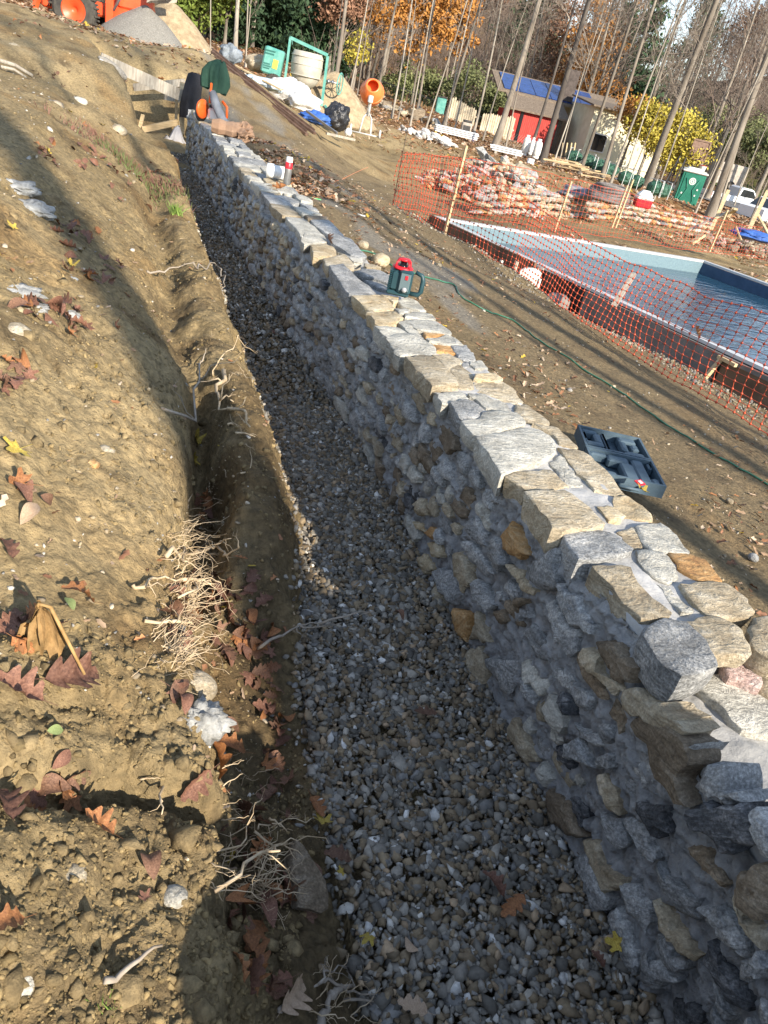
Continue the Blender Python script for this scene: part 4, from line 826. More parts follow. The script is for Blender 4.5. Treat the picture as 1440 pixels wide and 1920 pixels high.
mat('leaf_litter', (.6, .6, .6), (1.0, .97, .92), 40, .7, attr='tint', spec=.25)
rs = np.random.RandomState(71)
n = 5600; y = .6+12.5*rs.rand(n)**1.2; x = xr(y)+.03+np.abs(rs.normal(0, 1, n))*1.6
k = (x < 6) & (pool_dist(x, y) > .05) & (fbm(x*1.2, y*1.2, 0, 3, 72)*.6+.3*(x < xr(y)+.5)+.25*(np.abs(x-4.9) < .4)+.45*rs.rand(len(x)) > .22); x = x[k]; y = y[k]
lf = leaf_field('leaf_litter', np.stack([x, y, ground(x, y)+.012], 1), rs.uniform(.018, .06, len(x)), 'leaf_litter', 1); lf['label'] = 'dry oak leaves scattered over the yard beyond the wall'; lf['category'] = 'leaves'
n = 2600; y = 8.2+rs.rand(n)*5.5; x = xr(y)+.05+np.abs(rs.normal(0, .5, n)); k = (fbm(x*1.5, y*1.5, 0, 3, 74) > -.15); x = x[k]; y = y[k]
lf = leaf_field('leaf_drift', np.stack([x, y, ground(x, y)+.02+.03*rs.rand(len(x))], 1), rs.uniform(.05, .11, len(x)), 'leaf_litter', 2); lf['label'] = 'drift of orange-brown leaves heaped along the far side of the wall'; lf['category'] = 'leaves'
n = 30000; r_ = 17+50*rs.rand(n)**.9; a_ = np.radians(rs.uniform(-25, 48, n)); x = r_*np.sin(a_); y = r_*np.cos(a_)
k = (pool_dist(x, y) > .2) & (fbm(x*.3, y*.3, 0, 3, 76)+sstep(20, 32, r_)*.8 > .15); x = x[k]; y = y[k]; r_ = r_[k]
lf = leaf_field('forest_litter', np.stack([x, y, ground(x, y)+.03], 1), rs.uniform(.10, .2, len(x))*np.clip(r_/30, .8, 1.6), 'leaf_litter', 3); lf['label'] = 'orange leaf litter under the bare trees'; lf['category'] = 'leaves'
# little leaf fragments and twigs all over the bank
n = 1500; r_ = 1+9*rs.rand(n)**1.3; a_ = np.radians(rs.uniform(-55, 20, n)); x = r_*np.sin(a_); y = r_*np.cos(a_); k = (x < xb(y)-.03) & (fbm(x*2.2, y*2.2, 0, 3, 78) > .0); x = x[k]; y = y[k]
lf = leaf_field('leaf_scraps', np.stack([x, y, ground(x, y)+.008], 1), rs.uniform(.012, .04, len(x)), 'leaf_litter', 4); lf['label'] = 'scraps of dead leaf strewn over the bank'; lf['category'] = 'leaves'

def wiggle(a, b, amp, n, rs):
    a = np.array(a, float); b = np.array(b, float); L = np.linalg.norm(b-a); t = np.linspace(0, 1, n)[:, None]
    off = np.cumsum(rs.normal(0, 1, (n, 3)), 0); off = off-off[0]-(off[-1]-off[0])*t
    return a+(b-a)*t+off*amp*L/math.sqrt(n)
def root_mass(name, items, m, label, cat, seed, branch=3, kind=None):
    rs = np.random.RandomState(seed); b = MB()
    for a, e, r in items:
        P = wiggle(a, e, .13, 9, rs); b.tube(P, list(np.linspace(r, r*.35, 9)), 5)
        for k in range(branch):
            i = rs.randint(2, 8); L = np.linalg.norm(np.array(e)-np.array(a))*rs.uniform(.15, .45); d = rs.normal(0, 1, 3); d /= np.linalg.norm(d); d[2] -= .2
            Q = wiggle(P[i], P[i]+d*L, .2, 6, rs); b.tube(Q, list(np.linspace(r*.45, r*.12, 6)), 4)
            if rs.rand() < .5: Q2 = wiggle(Q[3], Q[3]+rs.normal(0, 1, 3)*L*.3, .2, 5, rs); b.tube(Q2, list(np.linspace(r*.22, r*.08, 5)), 3)
    o = b.build(name, m, None, True); return tagp(o, label, cat, None, kind)
def gp(px, py, lift=.0): p = G(px, py, .5, 60); return np.array([p[0], p[1], p[2]+lift])
root_mass('exposed_root', [(gp(275, 515, .02), gp(360, 530, .12), .008), (gp(360, 530, .12), gp(405, 536, .13), .007), (gp(405, 536, .13), Z(418, 552, -1.36), .006)], 'stick_grey', 'long bent bare root sticking out over the trench from the upper bank', 'root', 1, 0)
root_mass('exposed_root', [(gp(302, 775, .02), gp(372, 712, .08), .006), (gp(372, 712, .08), gp(383, 690, .10), .005)], 'stick_grey', 'thin forked brown root slanting up the shaded bank', 'root', 2, 2)
root_mass('exposed_root', [(gp(398, 715, .03), gp(440, 690, .16), .004), (gp(440, 690, .16), Z(482, 664, -1.30), .003)], 'root_pale', 'slender pale twig rising from the lip over the dark gravel', 'root', 3, 2)
root_mass('exposed_root', [(gp(418, 705, .03), gp(425, 790, .06), .011), (gp(425, 790, .06), gp(465, 830, .07), .009), (gp(428, 715, .04), gp(470, 745, .07), .003), (gp(430, 765, .04), Z(476, 766, -1.40), .003), (gp(440, 824, .03), Z(503, 822, -1.40), .005), (gp(425, 812, .04), Z(475, 828, -1.40), .005), (gp(435, 905, .03), Z(500, 908, -1.45), .005), (gp(450, 900, .03), Z(520, 900, -1.45), .004)], 'root_pale', 'stout pale split root running along the lip of the trench', 'root', 4, 3)
root_mass('exposed_root', [(gp(310, 1066, .04), gp(360, 1072, .08), .007), (gp(360, 1072, .08), gp(400, 1082, .13), .008), (gp(400, 1082, .13), gp(440, 1092, .14), .005), (gp(398, 1080, .13), gp(425, 1080, .15), .004)], 'root_pale', 'broken pale root with splintered fork pointing at the gravel', 'root', 5, 3)
root_mass('exposed_root', [(gp(248, 1114, .03), gp(340, 1128, .08), .006), (gp(340, 1128, .08), gp(400, 1152, .12), .006), (gp(330, 1165, .08), gp(398, 1146, .12), .004)], 'root_pale', 'flat pale root below the splintered one, ending in a point', 'root', 6, 3)
root_mass('exposed_root', [(gp(270, 1182, .03), gp(320, 1200, .06), .006), (gp(320, 1200, .06), gp(358, 1218, .09), .006)], 'root_pale', 'short pale snapped root, lowest of the sunlit tangle', 'root', 7, 2)
root_mass('forked_twig', [(gp(482, 1225, .02), Z(560, 1172, -1.55), .0065), (Z(560, 1172, -1.55), Z(640, 1168, -1.55), .004), (Z(600, 1170, -1.55), Z(700, 1146, -1.50), .0045), (Z(560, 1172, -1.55), Z(640, 1180, -1.58), .003)], 'stick_grey', 'grey forked twig reaching out across the shaded gravel', 'twig', 8, 1)
root_mass('dead_branch', [(gp(195, 1852, .02), gp(302, 1798, .04), .006)], 'stick_grey', 'short straight grey stick on the soil near the bottom left', 'stick', 9, 0)
root_mass('dead_branch', [(gp(590, 1960, .02), gp(612, 1890, .05), .013), (gp(612, 1890, .05), gp(655, 1875, .06), .010)], 'stick_grey', 'thick broken grey branch end at the bottom edge', 'branch', 10, 0)
root_mass('exposed_root', [(gp(520, 1920, .05), gp(600, 1865, .05), .006), (gp(600, 1865, .05), gp(700, 1880, .04), .004), (gp(590, 1870, .05), gp(640, 1835, .05), .003), (gp(640, 1890, .03), gp(720, 1900, .03), .004)], 'stick_grey', 'grey curling root with fine rootlets at the bottom edge of the bank', 'root', 11, 4)
root_mass('exposed_root', [(gp(350, 1630, .03), gp(470, 1600, .08), .003), (gp(470, 1600, .08), gp(560, 1640, .07), .0035), (gp(400, 1690, .03), gp(530, 1620, .08), .004), (gp(480, 1575, .04), gp(575, 1573, .08), .0025), (gp(500, 1560, .05), gp(530, 1600, .08), .003)], 'root_pale', 'net of pale rootlets draped over the bank edge by the pointed stone', 'root', 12, 5)
root_mass('exposed_root', [(gp(300, 1478, .0), gp(300, 1565, .06), .0035), (gp(262, 1480, .03), gp(298, 1490, .05), .0025)], 'root_pale', 'upright pale rootlet standing in the dark crevice', 'root', 13, 1)
rs = np.random.RandomState(77); items = []
for cx, cy, sx, sy, n, L in ((350, 1050, 45, 90, 90, .16), (345, 1140, 40, 60, 90, .15), (410, 800, 35, 60, 40, .12), (395, 900, 25, 60, 40, .12), (310, 1230, 60, 50, 60, .12), (450, 1640, 60, 60, 55, .12), (600, 1900, 60, 30, 25, .1), (390, 700, 20, 60, 20, .1), (320, 420, 30, 90, 30, .1), (440, 1480, 40, 80, 25, .08)):
    for i in range(n):
        a = gp(cx+rs.normal()*sx*.5, cy+rs.normal()*sy*.5, .0); d = np.array([rs.uniform(.2, 1), rs.normal()*.7, rs.uniform(-.2, .6)]); items.append((a, a+d/np.linalg.norm(d)*L*rs.uniform(.4, 1.1), rs.uniform(.0009, .0022)))
o = root_mass('fine_roots', items, 'root_pale', 'tangle of fine pale rootlets hanging from the cut edge of the bank', 'roots', 14, 1, 'stuff')
# shrivelled stalk plant
p0 = gp(78, 1235, 0); pl = empty('withered_plant', tuple(p0), label='withered yellow-brown plant with drooping folded leaves and bent stalk', cat='plant')
b = MB(); b.tube([(0, .03, .0), (-.01, .02, .10), (.0, 0, .145), (.02, -.0, .135), (.05, -.03, .08), (.085, -.05, .0)], [.003, .004, .004, .004, .004, .003], 6); mat('stalk', (.26, .15, .05), (.42, .27, .11), 30, .7); b.build('stalk', 'stalk', pl, True)
mat('withered', (.14, .085, .03), (.36, .22, .09), 25, .8, .6, 60)
for i in range(7):
    b = MB(); a = i*.9; V = []; n_s = 9
    for j in range(n_s):
        t = j/(n_s-1); w = .016*math.sin(PI*min(1, t*.9+.1)); cx = math.cos(a)*.045*t*(1+.3*math.sin(4*t)); cy = math.sin(a)*.03*t; cz = .135-.14*t+.012*math.sin(9*t+i)
        V += [(cx-w, cy-.3*w+.01*math.sin(11*t+i), cz), (cx, cy+w*.8, cz+.006), (cx+w, cy-.2*w, cz)]
    Fs = [(j*3+k, j*3+k+1, j*3+4+k, j*3+3+k) for j in range(n_s-1) for k in range(2)]; b.add(V, Fs); b.build('leaf', 'withered', pl, True)
# stones and rubble on the bank
def lone(name, P, d, m, label, cat, seed, rot=(0, 0, 0), amp=.13, ridge=False, nu=18, nv=12, freq=1.6, smooth=True):
    b = MB(); b.blob((0, 0, 0), d, seed, amp, nu, nv, freq, None, ridge); o = b.build(name, m, None, smooth, tuple(P), rot); return tagp(o, label, cat)
lone('half_buried_stone', gp(367, 1300, .02), (.11, .10, .075), 'stone_tan', 'smooth rounded olive-tan stone stuck in the bank edge above a grey concrete lump', 'stone', 3, (0, .3, .2), .05)
mat('concrete_lump', (.20, .20, .19), (.42, .42, .40), 30, .95, 1.0, 60, c3=(.52, .52, .50), bdist=.01)
lone('concrete_lump', gp(378, 1352, .0), (.12, .10, .07), 'concrete_lump', 'crumbly pale grey lump of set concrete under the rounded stone', 'rubble', 5, (0, .2, 0), .35, False, 34, 22, 4.5)
P = Z(578, 1662, -1.62); b = MB(); V, Fs = rock(np.array([(-.045, -.05), (.035, -.075), (.05, -.02), (.02, .06), (-.01, .095), (-.045, .03)]), .05, 4, .03, .006, .003); b.add(V, Fs); tagp(b.build('pointed_stone', 'stone_brown', None, False, tuple(P+[0, 0, .03]), (.35, .35, .3)), 'pointed triangular grey-brown stone at the edge of the gravel', 'stone')
for px, py, d, lb, sd in ((35, 545, .17, 'larger pale crumbly rubble lump at the left edge of the slope', 3), (60, 575, .12, 'pale crumbly rubble piece just below the larger one', 4), (125, 585, .10, 'small whitish rubble lump right of the larger one', 6), (30, 350, .22, 'whitish grey boulder at the left edge higher up the slope', 7), (60, 390, .25, 'long pale rubble patch under the left-edge boulder', 8), (90, 505, .08, 'flat whitish rubble chip beside the bright yellow leaf', 9), (130, 520, .09, 'white stone chip below the bright yellow leaf', 11)):
    lone('rubble_lump', gp(px, py, -.01), (d, d*.8, d*.35), 'concrete_lump', lb, 'rubble', sd, (0, 0, sd), .3, False, 26, 16, 3.5)
for px, py, d, m, lb, sd in ((172, 870, .05, 'stone_orange', 'ochre stone embedded in the slope', 1), (198, 845, .06, 'stone_tan', 'pale tan stone just above the ochre one', 2), (40, 1848, .045, 'stone_pale', 'whitish pebble stone near the bottom left', 3), (328, 1680, .05, 'stone_pale', 'pale square stone on the clod field', 4), (290, 980, .02, 'stone_pale', 'small whitish pebble near the bank edge', 5),
                             (222, 245, .22, 'stone_tan', 'tan boulder half in the far slope by the board frame', 6), (150, 190, .2, 'stone_pale', 'pale boulder on the far slope', 7), (25, 92, .25, 'stone_tan', 'tan rock on the far slope at the left', 8), (135, 1640, .055, 'stone_tan', 'rounded olive clod-like stone below the crevice', 9), (30, 620, .09, 'stone_tan', 'brown stone under the rubble at the left', 10)):
    lone('embedded_stone', gp(px, py, -.003), (d, d*.9, d*.6), m, lb, 'stone', sd+20, (0, 0, sd*1.3), .14, False, 14, 9)
# bare grass tuft and red ground weeds on the upper lip
mat('grass', (.10, .17, .03), (.20, .30, .06), 3, .7); mat('weed_red', (.11, .055, .04), (.22, .12, .085), 9, .8); mat('weed_green', (.07, .09, .03), (.14, .16, .06), 9, .8)
def tuft(name, P, n, h, sp, m, label, cat, seed, kind=None, w=.004):
    rs = np.random.RandomState(seed); b = MB(); XY = rs.normal(0, sp, (n, 2)); ZG_ = ground(P[0]+XY[:, 0], P[1]+XY[:, 1])
    for i in range(n):
        x, y = XY[i]; a = rs.uniform(0, 6.3); l = h*rs.uniform(.5, 1.2); dx, dy = rs.normal(0, .4, 2)*l; zz = ZG_[i]-P[2]
        b.add([(x-w*math.cos(a), y-w*math.sin(a), zz), (x+w*math.cos(a), y+w*math.sin(a), zz), (x+dx*.5+w*.7, y+dy*.5, zz+l*.6), (x+dx, y+dy, zz+l)], [(0, 1, 2), (0, 2, 3)])
    return tagp(b.build(name, m, None, False, tuple(P)), label, cat, None, kind)
tuft('grass_tuft', gp(328, 400, 0), 60, .09, .03, 'grass', 'little bright green grass tuft at the lip of the trench', 'grass', 1, 'stuff')
tuft('grass_tuft', gp(205, 1880, 0), 26, .018, .012, 'grass', 'small green sprouts in the soil at the bottom', 'grass', 2, 'stuff', .001)
tuft('ground_weeds', gp(275, 345, 0), 1500, .07, .28, 'weed_red', 'patch of reddish ground weeds on the far bank', 'weeds', 3, 'stuff', .006)
tuft('ground_weeds', gp(262, 335, 0), 700, .08, .22, 'weed_green', 'dark green weeds growing among the reddish patch', 'weeds', 4, 'stuff', .006)

# ================================================================== POOL, FENCES, YARD THINGS
YAW = math.atan2(M3[1, 0], M3[0, 0])                 # objects seen square-on by the camera
def at(px, py, s=None, lift=0.0):
    p = W(px, py, s) if s is not None else G(px, py, 1, 120)
    return np.array([p[0], p[1], p[2]+lift])
mat('pool_rim', (.42, .43, .43), (.52, .53, .52), 6, .4); mat('pool_liner', (.11, .17, .20), (.16, .235, .26), 40, .5, .1, 60); mat('liner_shaded', (.02, .05, .10), (.035, .075, .14), 5, .5)  # darkest liner colour has the shade of the right-hand wall painted in
mat('panel_brown', (.10, .062, .038), (.19, .125, .078), 3, .75, .3, 20); mat('panel_grey', (.13, .12, .11), (.22, .205, .185), 4, .7, .3, 20); mat('fibreglass', (.60, .58, .50), (.72, .70, .62), 3, .45)
mat('black_matte', (.012, .012, .014), rough=.6); mat('black_plastic', (.015, .015, .017), (.03, .03, .032), 6, .28, .6, 9, spec=.5, bdist=.05)
zr = -2.0
pool = empty('swimming_pool', (8.5, 9, zr), label='unfinished vinyl-lined swimming pool with blue rippled water and pale rim', cat='pool'); PO = np.array([8.5, 9, zr])
P4 = [np.array(p) for p in POOL]
def offs(poly, d):
    c = sum(poly)/len(poly); out = []
    for i, p in enumerate(poly):
        a = poly[i-1]; b = poly[(i+1) % len(poly)]; e1 = (p-a)/np.linalg.norm(p-a); e2 = (b-p)/np.linalg.norm(b-p); n1 = np.array([e1[1], -e1[0]]); n2 = np.array([e2[1], -e2[0]])
        m = n1+n2; m /= np.linalg.norm(m); k = d/max(.3, m.dot(n1)); q = p+m*k
        if np.linalg.norm(q-c) < np.linalg.norm(p-c): q = p-m*k
        out.append(q)
    return out
inn = [p+(sum(P4)/4-p)/np.linalg.norm(sum(P4)/4-p)*.0 for p in P4]; out_ = offs(P4, .13)
for i in range(4):
    a, b, a2, b2 = inn[i], inn[(i+1) % 4], out_[i], out_[(i+1) % 4]
    m = MB(); m.add([(*(a-PO[:2]), -.02), (*(b-PO[:2]), -.02), (*(b2-PO[:2]), -.02), (*(a2-PO[:2]), -.02), (*(a-PO[:2]), .02), (*(b-PO[:2]), .02), (*(b2-PO[:2]), .02), (*(a2-PO[:2]), .02)], [(0, 1, 2, 3), (7, 6, 5, 4), (0, 4, 5, 1), (1, 5, 6, 2), (2, 6, 7, 3), (3, 7, 4, 0)]); m.build('rim', 'pool_rim', pool)
    m = MB(); c = sum(P4)/4; a3 = a+(c-a)*.002; b3 = b+(c-b)*.002
    m.add([(*(a3-PO[:2]), -.022), (*(b3-PO[:2]), -.022), (*(b3-PO[:2]), -1.5), (*(a3-PO[:2]), -1.5)], [(0, 1, 2, 3), (3, 2, 1, 0)][:1]); m.build('liner_wall', 'liner_shaded' if i == 2 else 'pool_liner', pool)
m = MB(); m.add([(*(p-PO[:2]), -1.45) for p in P4], [(0, 1, 2, 3)]); m.build('pool_floor', 'pool_liner', pool)
mw_ = mat('pool_water', (.02, .05, .06), rough=.03, spec=.5, bump=.0)
n = mw_.node_tree.nodes; l = mw_.node_tree.links; b_ = n['Principled BSDF']; b_.inputs['Transmission Weight'].default_value = .0; b_.inputs['IOR'].default_value = 1.33; b_.inputs['Base Color'].default_value = (.02, .06, .10, 1)
tc = n.new('ShaderNodeTexCoord'); mp = n.new('ShaderNodeMapping'); mp.inputs['Scale'].default_value = (1.6, 4.2, 1); mp.inputs['Rotation'].default_value = (0, 0, .3); wz = n.new('ShaderNodeTexNoise'); wz.inputs['Scale'].default_value = 1.6; wz.inputs['Detail'].default_value = 3
bp = n.new('ShaderNodeBump'); bp.inputs['Strength'].default_value = .5; bp.inputs['Distance'].default_value = .05; l.new(tc.outputs['Object'], mp.inputs[0]); l.new(mp.outputs[0], wz.inputs['Vector']); l.new(wz.outputs[0], bp.inputs['Height']); l.new(bp.outputs[0], b_.inputs['Normal'])
m = MB(); c = sum(P4)/4; m.add([(*(p+(c-p)*.003-PO[:2]), -.25) for p in P4], [(0, 1, 2, 3)]); m.build('water', mw_, pool)
# outer side of the near wall
a0, a1 = P4[0], P4[1]; ud = (a1-a0)/np.linalg.norm(a1-a0); nd = np.array([ud[1], -ud[0]]); nd = nd if nd.dot(c-a0) < 0 else -nd
def tp(px, py): return float((Z(px, py, zr)[:2]-a0).dot(ud))
def pl_pt(t, off, z): q = a0+ud*t+nd*off; return np.array([q[0], q[1], z])
t0, t1, t2, t3, t4, t5 = -.15, tp(955, 492), tp(1072, 508), tp(1150, 545), tp(1362, 660), tp(1440, 692)+3
bd = MB(); bd.beam(pl_pt(t0, .17, zr-.14), pl_pt(t1, .17, zr-.14), .05, .34); tagp(bd.build('form_board', 'panel_brown'), 'dark brown form board standing along the near-left pool edge', 'board')
bd = MB(); bd.beam(pl_pt(t1-.35, .25, zr-.5), pl_pt(t1-.35, .25, zr-.05), .06, .05); tagp(bd.build('board_stake', 'wood_grey'), 'short stake driven against the brown pool form board', 'stake')
st = empty('pool_steps', tuple(pl_pt((t1+t2)/2, .3, zr)), (0, 0, math.atan2(ud[1], ud[0])), 'cream moulded fibreglass pool step unit beside the form board', 'pool steps'); L_ = t2-t1
b = MB(); b.box((0, 0, -.20), (L_*.94, .38, .34), bevel=.05); b.box((0, .25, -.015), (L_*.98, .2, .03)); b.build('shell', 'fibreglass', st)
b = MB(); [b.box((x, -.21, -.22), (.04, .04, .3)) for x in (-.5, 0, .45)]; b.build('rib', 'fibreglass', st)
b = MB(); b.beam(pl_pt(t2, .10, zr-.22), pl_pt(t3, .10, zr-.22), .04, .38); b.build('gap_dark', 'black_matte', pool).location = -Vector(PO)  # black sheet standing for the darkness of the open gap
b = MB(); b.beam(pl_pt(t3, .16, zr-.20), pl_pt(t4, .16, zr-.20), .04, .34); b.build('side_panel', 'panel_grey', pool).location = -Vector(PO)
b = MB(); b.beam(pl_pt(t4+.06, .16, zr-.24), pl_pt(t5, .16, zr-.24), .04, .36); b.build('side_panel', 'panel_brown', pool).location = -Vector(PO)
b = MB(); b.beam(pl_pt(t4-.1, .15, zr-.06), pl_pt(t5, .15, zr-.06), .08, .05); b.build('skirt', 'panel_grey', pool).location = -Vector(PO)
b = MB(); b.box((.0, 0, 0), (.35, .3, .25), bevel=.06); tagp(b.build('grey_skimmer_box', 'panel_grey', None, False, tuple(pl_pt(t2+.75, .42, zr-.30)), (0, 0, .3)), 'grey plastic box lying in the gap of the pool wall', 'box')
b = MB(); b.beam(at(1150, 575, 9.7), at(1188, 514, 9.9), .07, .05); tagp(b.build('leaning_stake', 'wood_grey'), 'weathered stake leaning on the pool edge by the dark gap', 'stake')
b = MB(); b.beam(pl_pt(t4, .35, zr-.42), pl_pt(t4+.05, .22, zr-.06), .05, .04); b.beam(pl_pt(t4+.28, .25, zr-.06), pl_pt(t4+.0, .22, zr-.06), .05, .04); tagp(b.build('pool_brace', 'wood_new'), 'new pale wood brace propping the pool panel at the right', 'brace')
o = D.objects.new('fallen_leaf', leaf_me('oak', 2, 'leaf_rust')); C.objects.link(o); o.location = pl_pt(tp(1338, 632), .05, zr+.07); o.scale = (.16,)*3; o.rotation_euler = (1.0, .5, 1); tagp(o, 'brown leaf perched on the pool rim at the right', 'leaf')

mat('net_orange', (.52, .085, .035), rough=.45, rnd=0); mat('pole_dark', (.10, .075, .05), rough=.7)
def net(name, B, T, cell, rows, parent, r=.0034, node=.0085, seed=1, sag=.03):
    B = np.array(B, float); T = np.array(T, float); seg = np.linalg.norm(np.diff(B, axis=0), axis=1); cum = np.concatenate([[0], np.cumsum(seg)]); n = int(cum[-1]/cell)+1; t = np.linspace(0, cum[-1], n)
    bi = np.stack([np.interp(t, cum, B[:, k]) for k in range(3)], 1); ti = np.stack([np.interp(t, cum, T[:, k]) for k in range(3)], 1); v = np.linspace(0, 1, rows)
    Pn = bi[:, None]*(1-v)[None, :, None]+ti[:, None]*v[None, :, None]
    tt, vv = np.meshgrid(t, v, indexing='ij'); a = fbm(tt*.9, vv*1.5, 0, 3, seed); b2 = fbm(tt*.7, vv*1.2, 5, 3, seed+1)
    Pn[:, :, 0] += .10*a*np.sin(PI*vv); Pn[:, :, 2] += sag*b2+.02*fbm(tt*3, vv*3, 0, 2, seed+3); Pn[:, :, 1] += .05*b2
    Pn[:, 0, 2] += .02
    s0 = [Pn[:-1].reshape(-1, 3), Pn[:, :-1].reshape(-1, 3)]; s1 = [Pn[1:].reshape(-1, 3), Pn[:, 1:].reshape(-1, 3)]
    rr_ = np.concatenate([np.repeat(np.where((np.arange(rows) == 0) | (np.arange(rows) == rows-1), 1.7, 1.0)[None], n-1, 0).ravel(), np.ones(n*(rows-1))])*r
    V, Fq = seg_prisms(np.concatenate(s0), np.concatenate(s1), rr_, rr_, 3)
    N = Pn.reshape(-1, 3); o8 = np.array([(1,0,0),(-1,0,0),(0,1,0),(0,-1,0),(0,0,1),(0,0,-1)])*node*np.array([1.25, 1.25, 1.25]); f8 = np.array([(0,2,4),(2,1,4),(1,3,4),(3,0,4),(2,0,5),(1,2,5),(3,1,5),(0,3,5)])
    V2 = (N[:, None]+o8[None]).reshape(-1, 3); F2 = (f8[None]+6*np.arange(len(N))[:, None, None]).reshape(-1, 3); F3 = np.vstack([Fq[:, [0, 1, 2]], Fq[:, [0, 2, 3]]])
    return link(name, npmesh(name, np.vstack([V, V2])-np.array(parent.location), np.vstack([F3, F2+len(V)]), False), 'net_orange', parent)
def seg_prisms(A, B, ra, rb, k=3):
    d = B-A; L = np.linalg.norm(d, axis=1, keepdims=True)+1e-9; d = d/L; up = np.where(np.abs(d[:, 2:3]) < .9, np.array([[0, 0, 1.]]), np.array([[1., 0, 0]]))
    r = np.cross(d, up); r /= np.linalg.norm(r, axis=1, keepdims=True)+1e-9; u = np.cross(d, r); an = 2*PI*np.arange(k)/k
    ring = r[:, None]*np.cos(an)[None, :, None]+u[:, None]*np.sin(an)[None, :, None]
    V = np.concatenate([A[:, None]+ring*np.asarray(ra)[:, None, None], B[:, None]+ring*np.asarray(rb)[:, None, None]], 1).reshape(-1, 3)
    q = np.array([(i, (i+1) % k, k+(i+1) % k, k+i) for i in range(k)]); return V, (q[None]+2*k*np.arange(len(A))[:, None, None]).reshape(-1, 4)
cpole = Z(735, 392, -1.84)
fb_ = [cpole]+[Z(a, b, -1.86) for a, b in ((780, 412), (830, 443), (890, 468), (960, 503), (1060, 583), (1193, 673), (1260, 717), (1360, 770), (1440, 817))]+[np.array([5.0, 2.6, -1.86]), np.array([5.0, -1.5, -1.86])]
ft_ = [cpole+[.0, .0, .86], Z(780, 412, -1.86)+[0, 0, 1.0], Z(830, 443, -1.86)+[.05, 0, 1.08]]+[Xp(a, b, x) for a, b, x in ((905, 330, 4.55), (956, 369, 4.75), (1060, 423, 4.9), (1147, 462, 4.9), (1243, 510, 4.9), (1343, 545, 4.9))]+[Xp(1440, 587, 4.95)]+[np.array([4.95, 2.6, -.95]), np.array([4.95, -1.5, -.95])]
# heights follow the traced top edge but keep beside their foot
for i in range(3, 10): ft_[i] = np.array([fb_[i][0]+.05, fb_[i][1], np.clip(ft_[i][2], fb_[i][2]+.75, fb_[i][2]+1.15)])
FN = empty('safety_fence', tuple(fb_[4]), label='bright orange plastic mesh safety fence sagging along the near side of the pool', cat='fence')
net('net', fb_, ft_, .095, 13, FN, r=.0028, node=.0135, seed=3)
bb = MB(); bb.beam(Vector(Z(832, 447, -1.92))-Vector(fb_[4]), Vector(Z(832, 447, -1.92)+[.02, .0, 1.32])-Vector(fb_[4]), .05, .03); bb.build('stake', 'wood_new', FN)
bb = MB(); bb.tube([tuple(Vector(cpole)-Vector(fb_[4])-Vector((0, 0, .1))), tuple(Vector(cpole)-Vector(fb_[4])+Vector((.0, 0, 1.25)))], .007, 5); bb.build('pole', 'pole_dark', FN)
bb = MB(); p_ = Vector(fb_[2])-Vector(fb_[4]); bb.tube([tuple(Vector(Z(829, 447, -1.92))-Vector(fb_[4])), tuple(Vector(Z(829, 447, -1.92))-Vector(fb_[4])+Vector((0, 0, 1.0)))], .006, 5); bb.build('pole', 'pole_dark', FN)
bk_ = [cpole]+[Z(a, b, z) for a, b, z in ((800, 398, -1.93), (870, 410, -2.0), (1040, 433, -2.02), (1140, 446, -2.02), (1234, 462, -2.02), (1330, 474, -2.02), (1401, 483, -2.02), (1440, 490, -2.02))]+[np.array([16.0, 13.0, -2.05])]
hs = [.86, .95, 1.05, 1.02, .95, .82, .78, .72, .74, .9]
bt_ = [p+np.array([0, .05, h]) for p, h in zip(bk_, hs)]
FB = empty('safety_fence', tuple(bk_[4]), label='orange plastic mesh safety fence running behind the pool in front of the stone wall', cat='fence')
net('net', bk_, bt_, .11, 10, FB, r=.0036, node=.011, seed=9)
for px, py, h, lb in ((1147, 427, 1.0, 0), (1154, 427, 1.15, 0), (1040, 433, 1.0, 0), (1330, 472, 1.0, 0)):
    bb = MB(); p = Vector(Z(px, py, -2.05))-Vector(bk_[4]); bb.beam(p, p+Vector((.05, .02, h)), .05, .03); bb.build('stake', 'wood_new', FB)

# ---- stone piles and the low dry wall
def proto_rocks(n, seed, blocky=.5, nu=9, nv=6):
    out = []
    for k in range(n):
        rs = np.random.RandomState(seed+k); v = IV*np.array([1, rs.uniform(.6, .9), rs.uniform(.4, .75)]); v = np.sign(v)*np.abs(v)**(1-.45*blocky); v = v*(1+rs.normal(0, .13, (12, 1))); out.append(v)
    return out
RP = proto_rocks(10, 500); _rm = {}
def rock_me(k, m):
    if (k, m) not in _rm:
        me = D.meshes.new('stone'); me.from_pydata((RP[k]*.5).tolist(), [], IF.tolist()); me.materials.append(MATS[m]); _rm[k, m] = me
    return _rm[k, m]
def rock_obj(parent, P, size, m, rs, rot=None):
    o = D.objects.new('stone', rock_me(rs.randint(10), m)); C.objects.link(o); o.parent = parent; o.location = P; o.scale = size
    o.rotation_euler = rot if rot is not None else (rs.normal()*.4, rs.normal()*.4, rs.uniform(0, 6.3)); return o
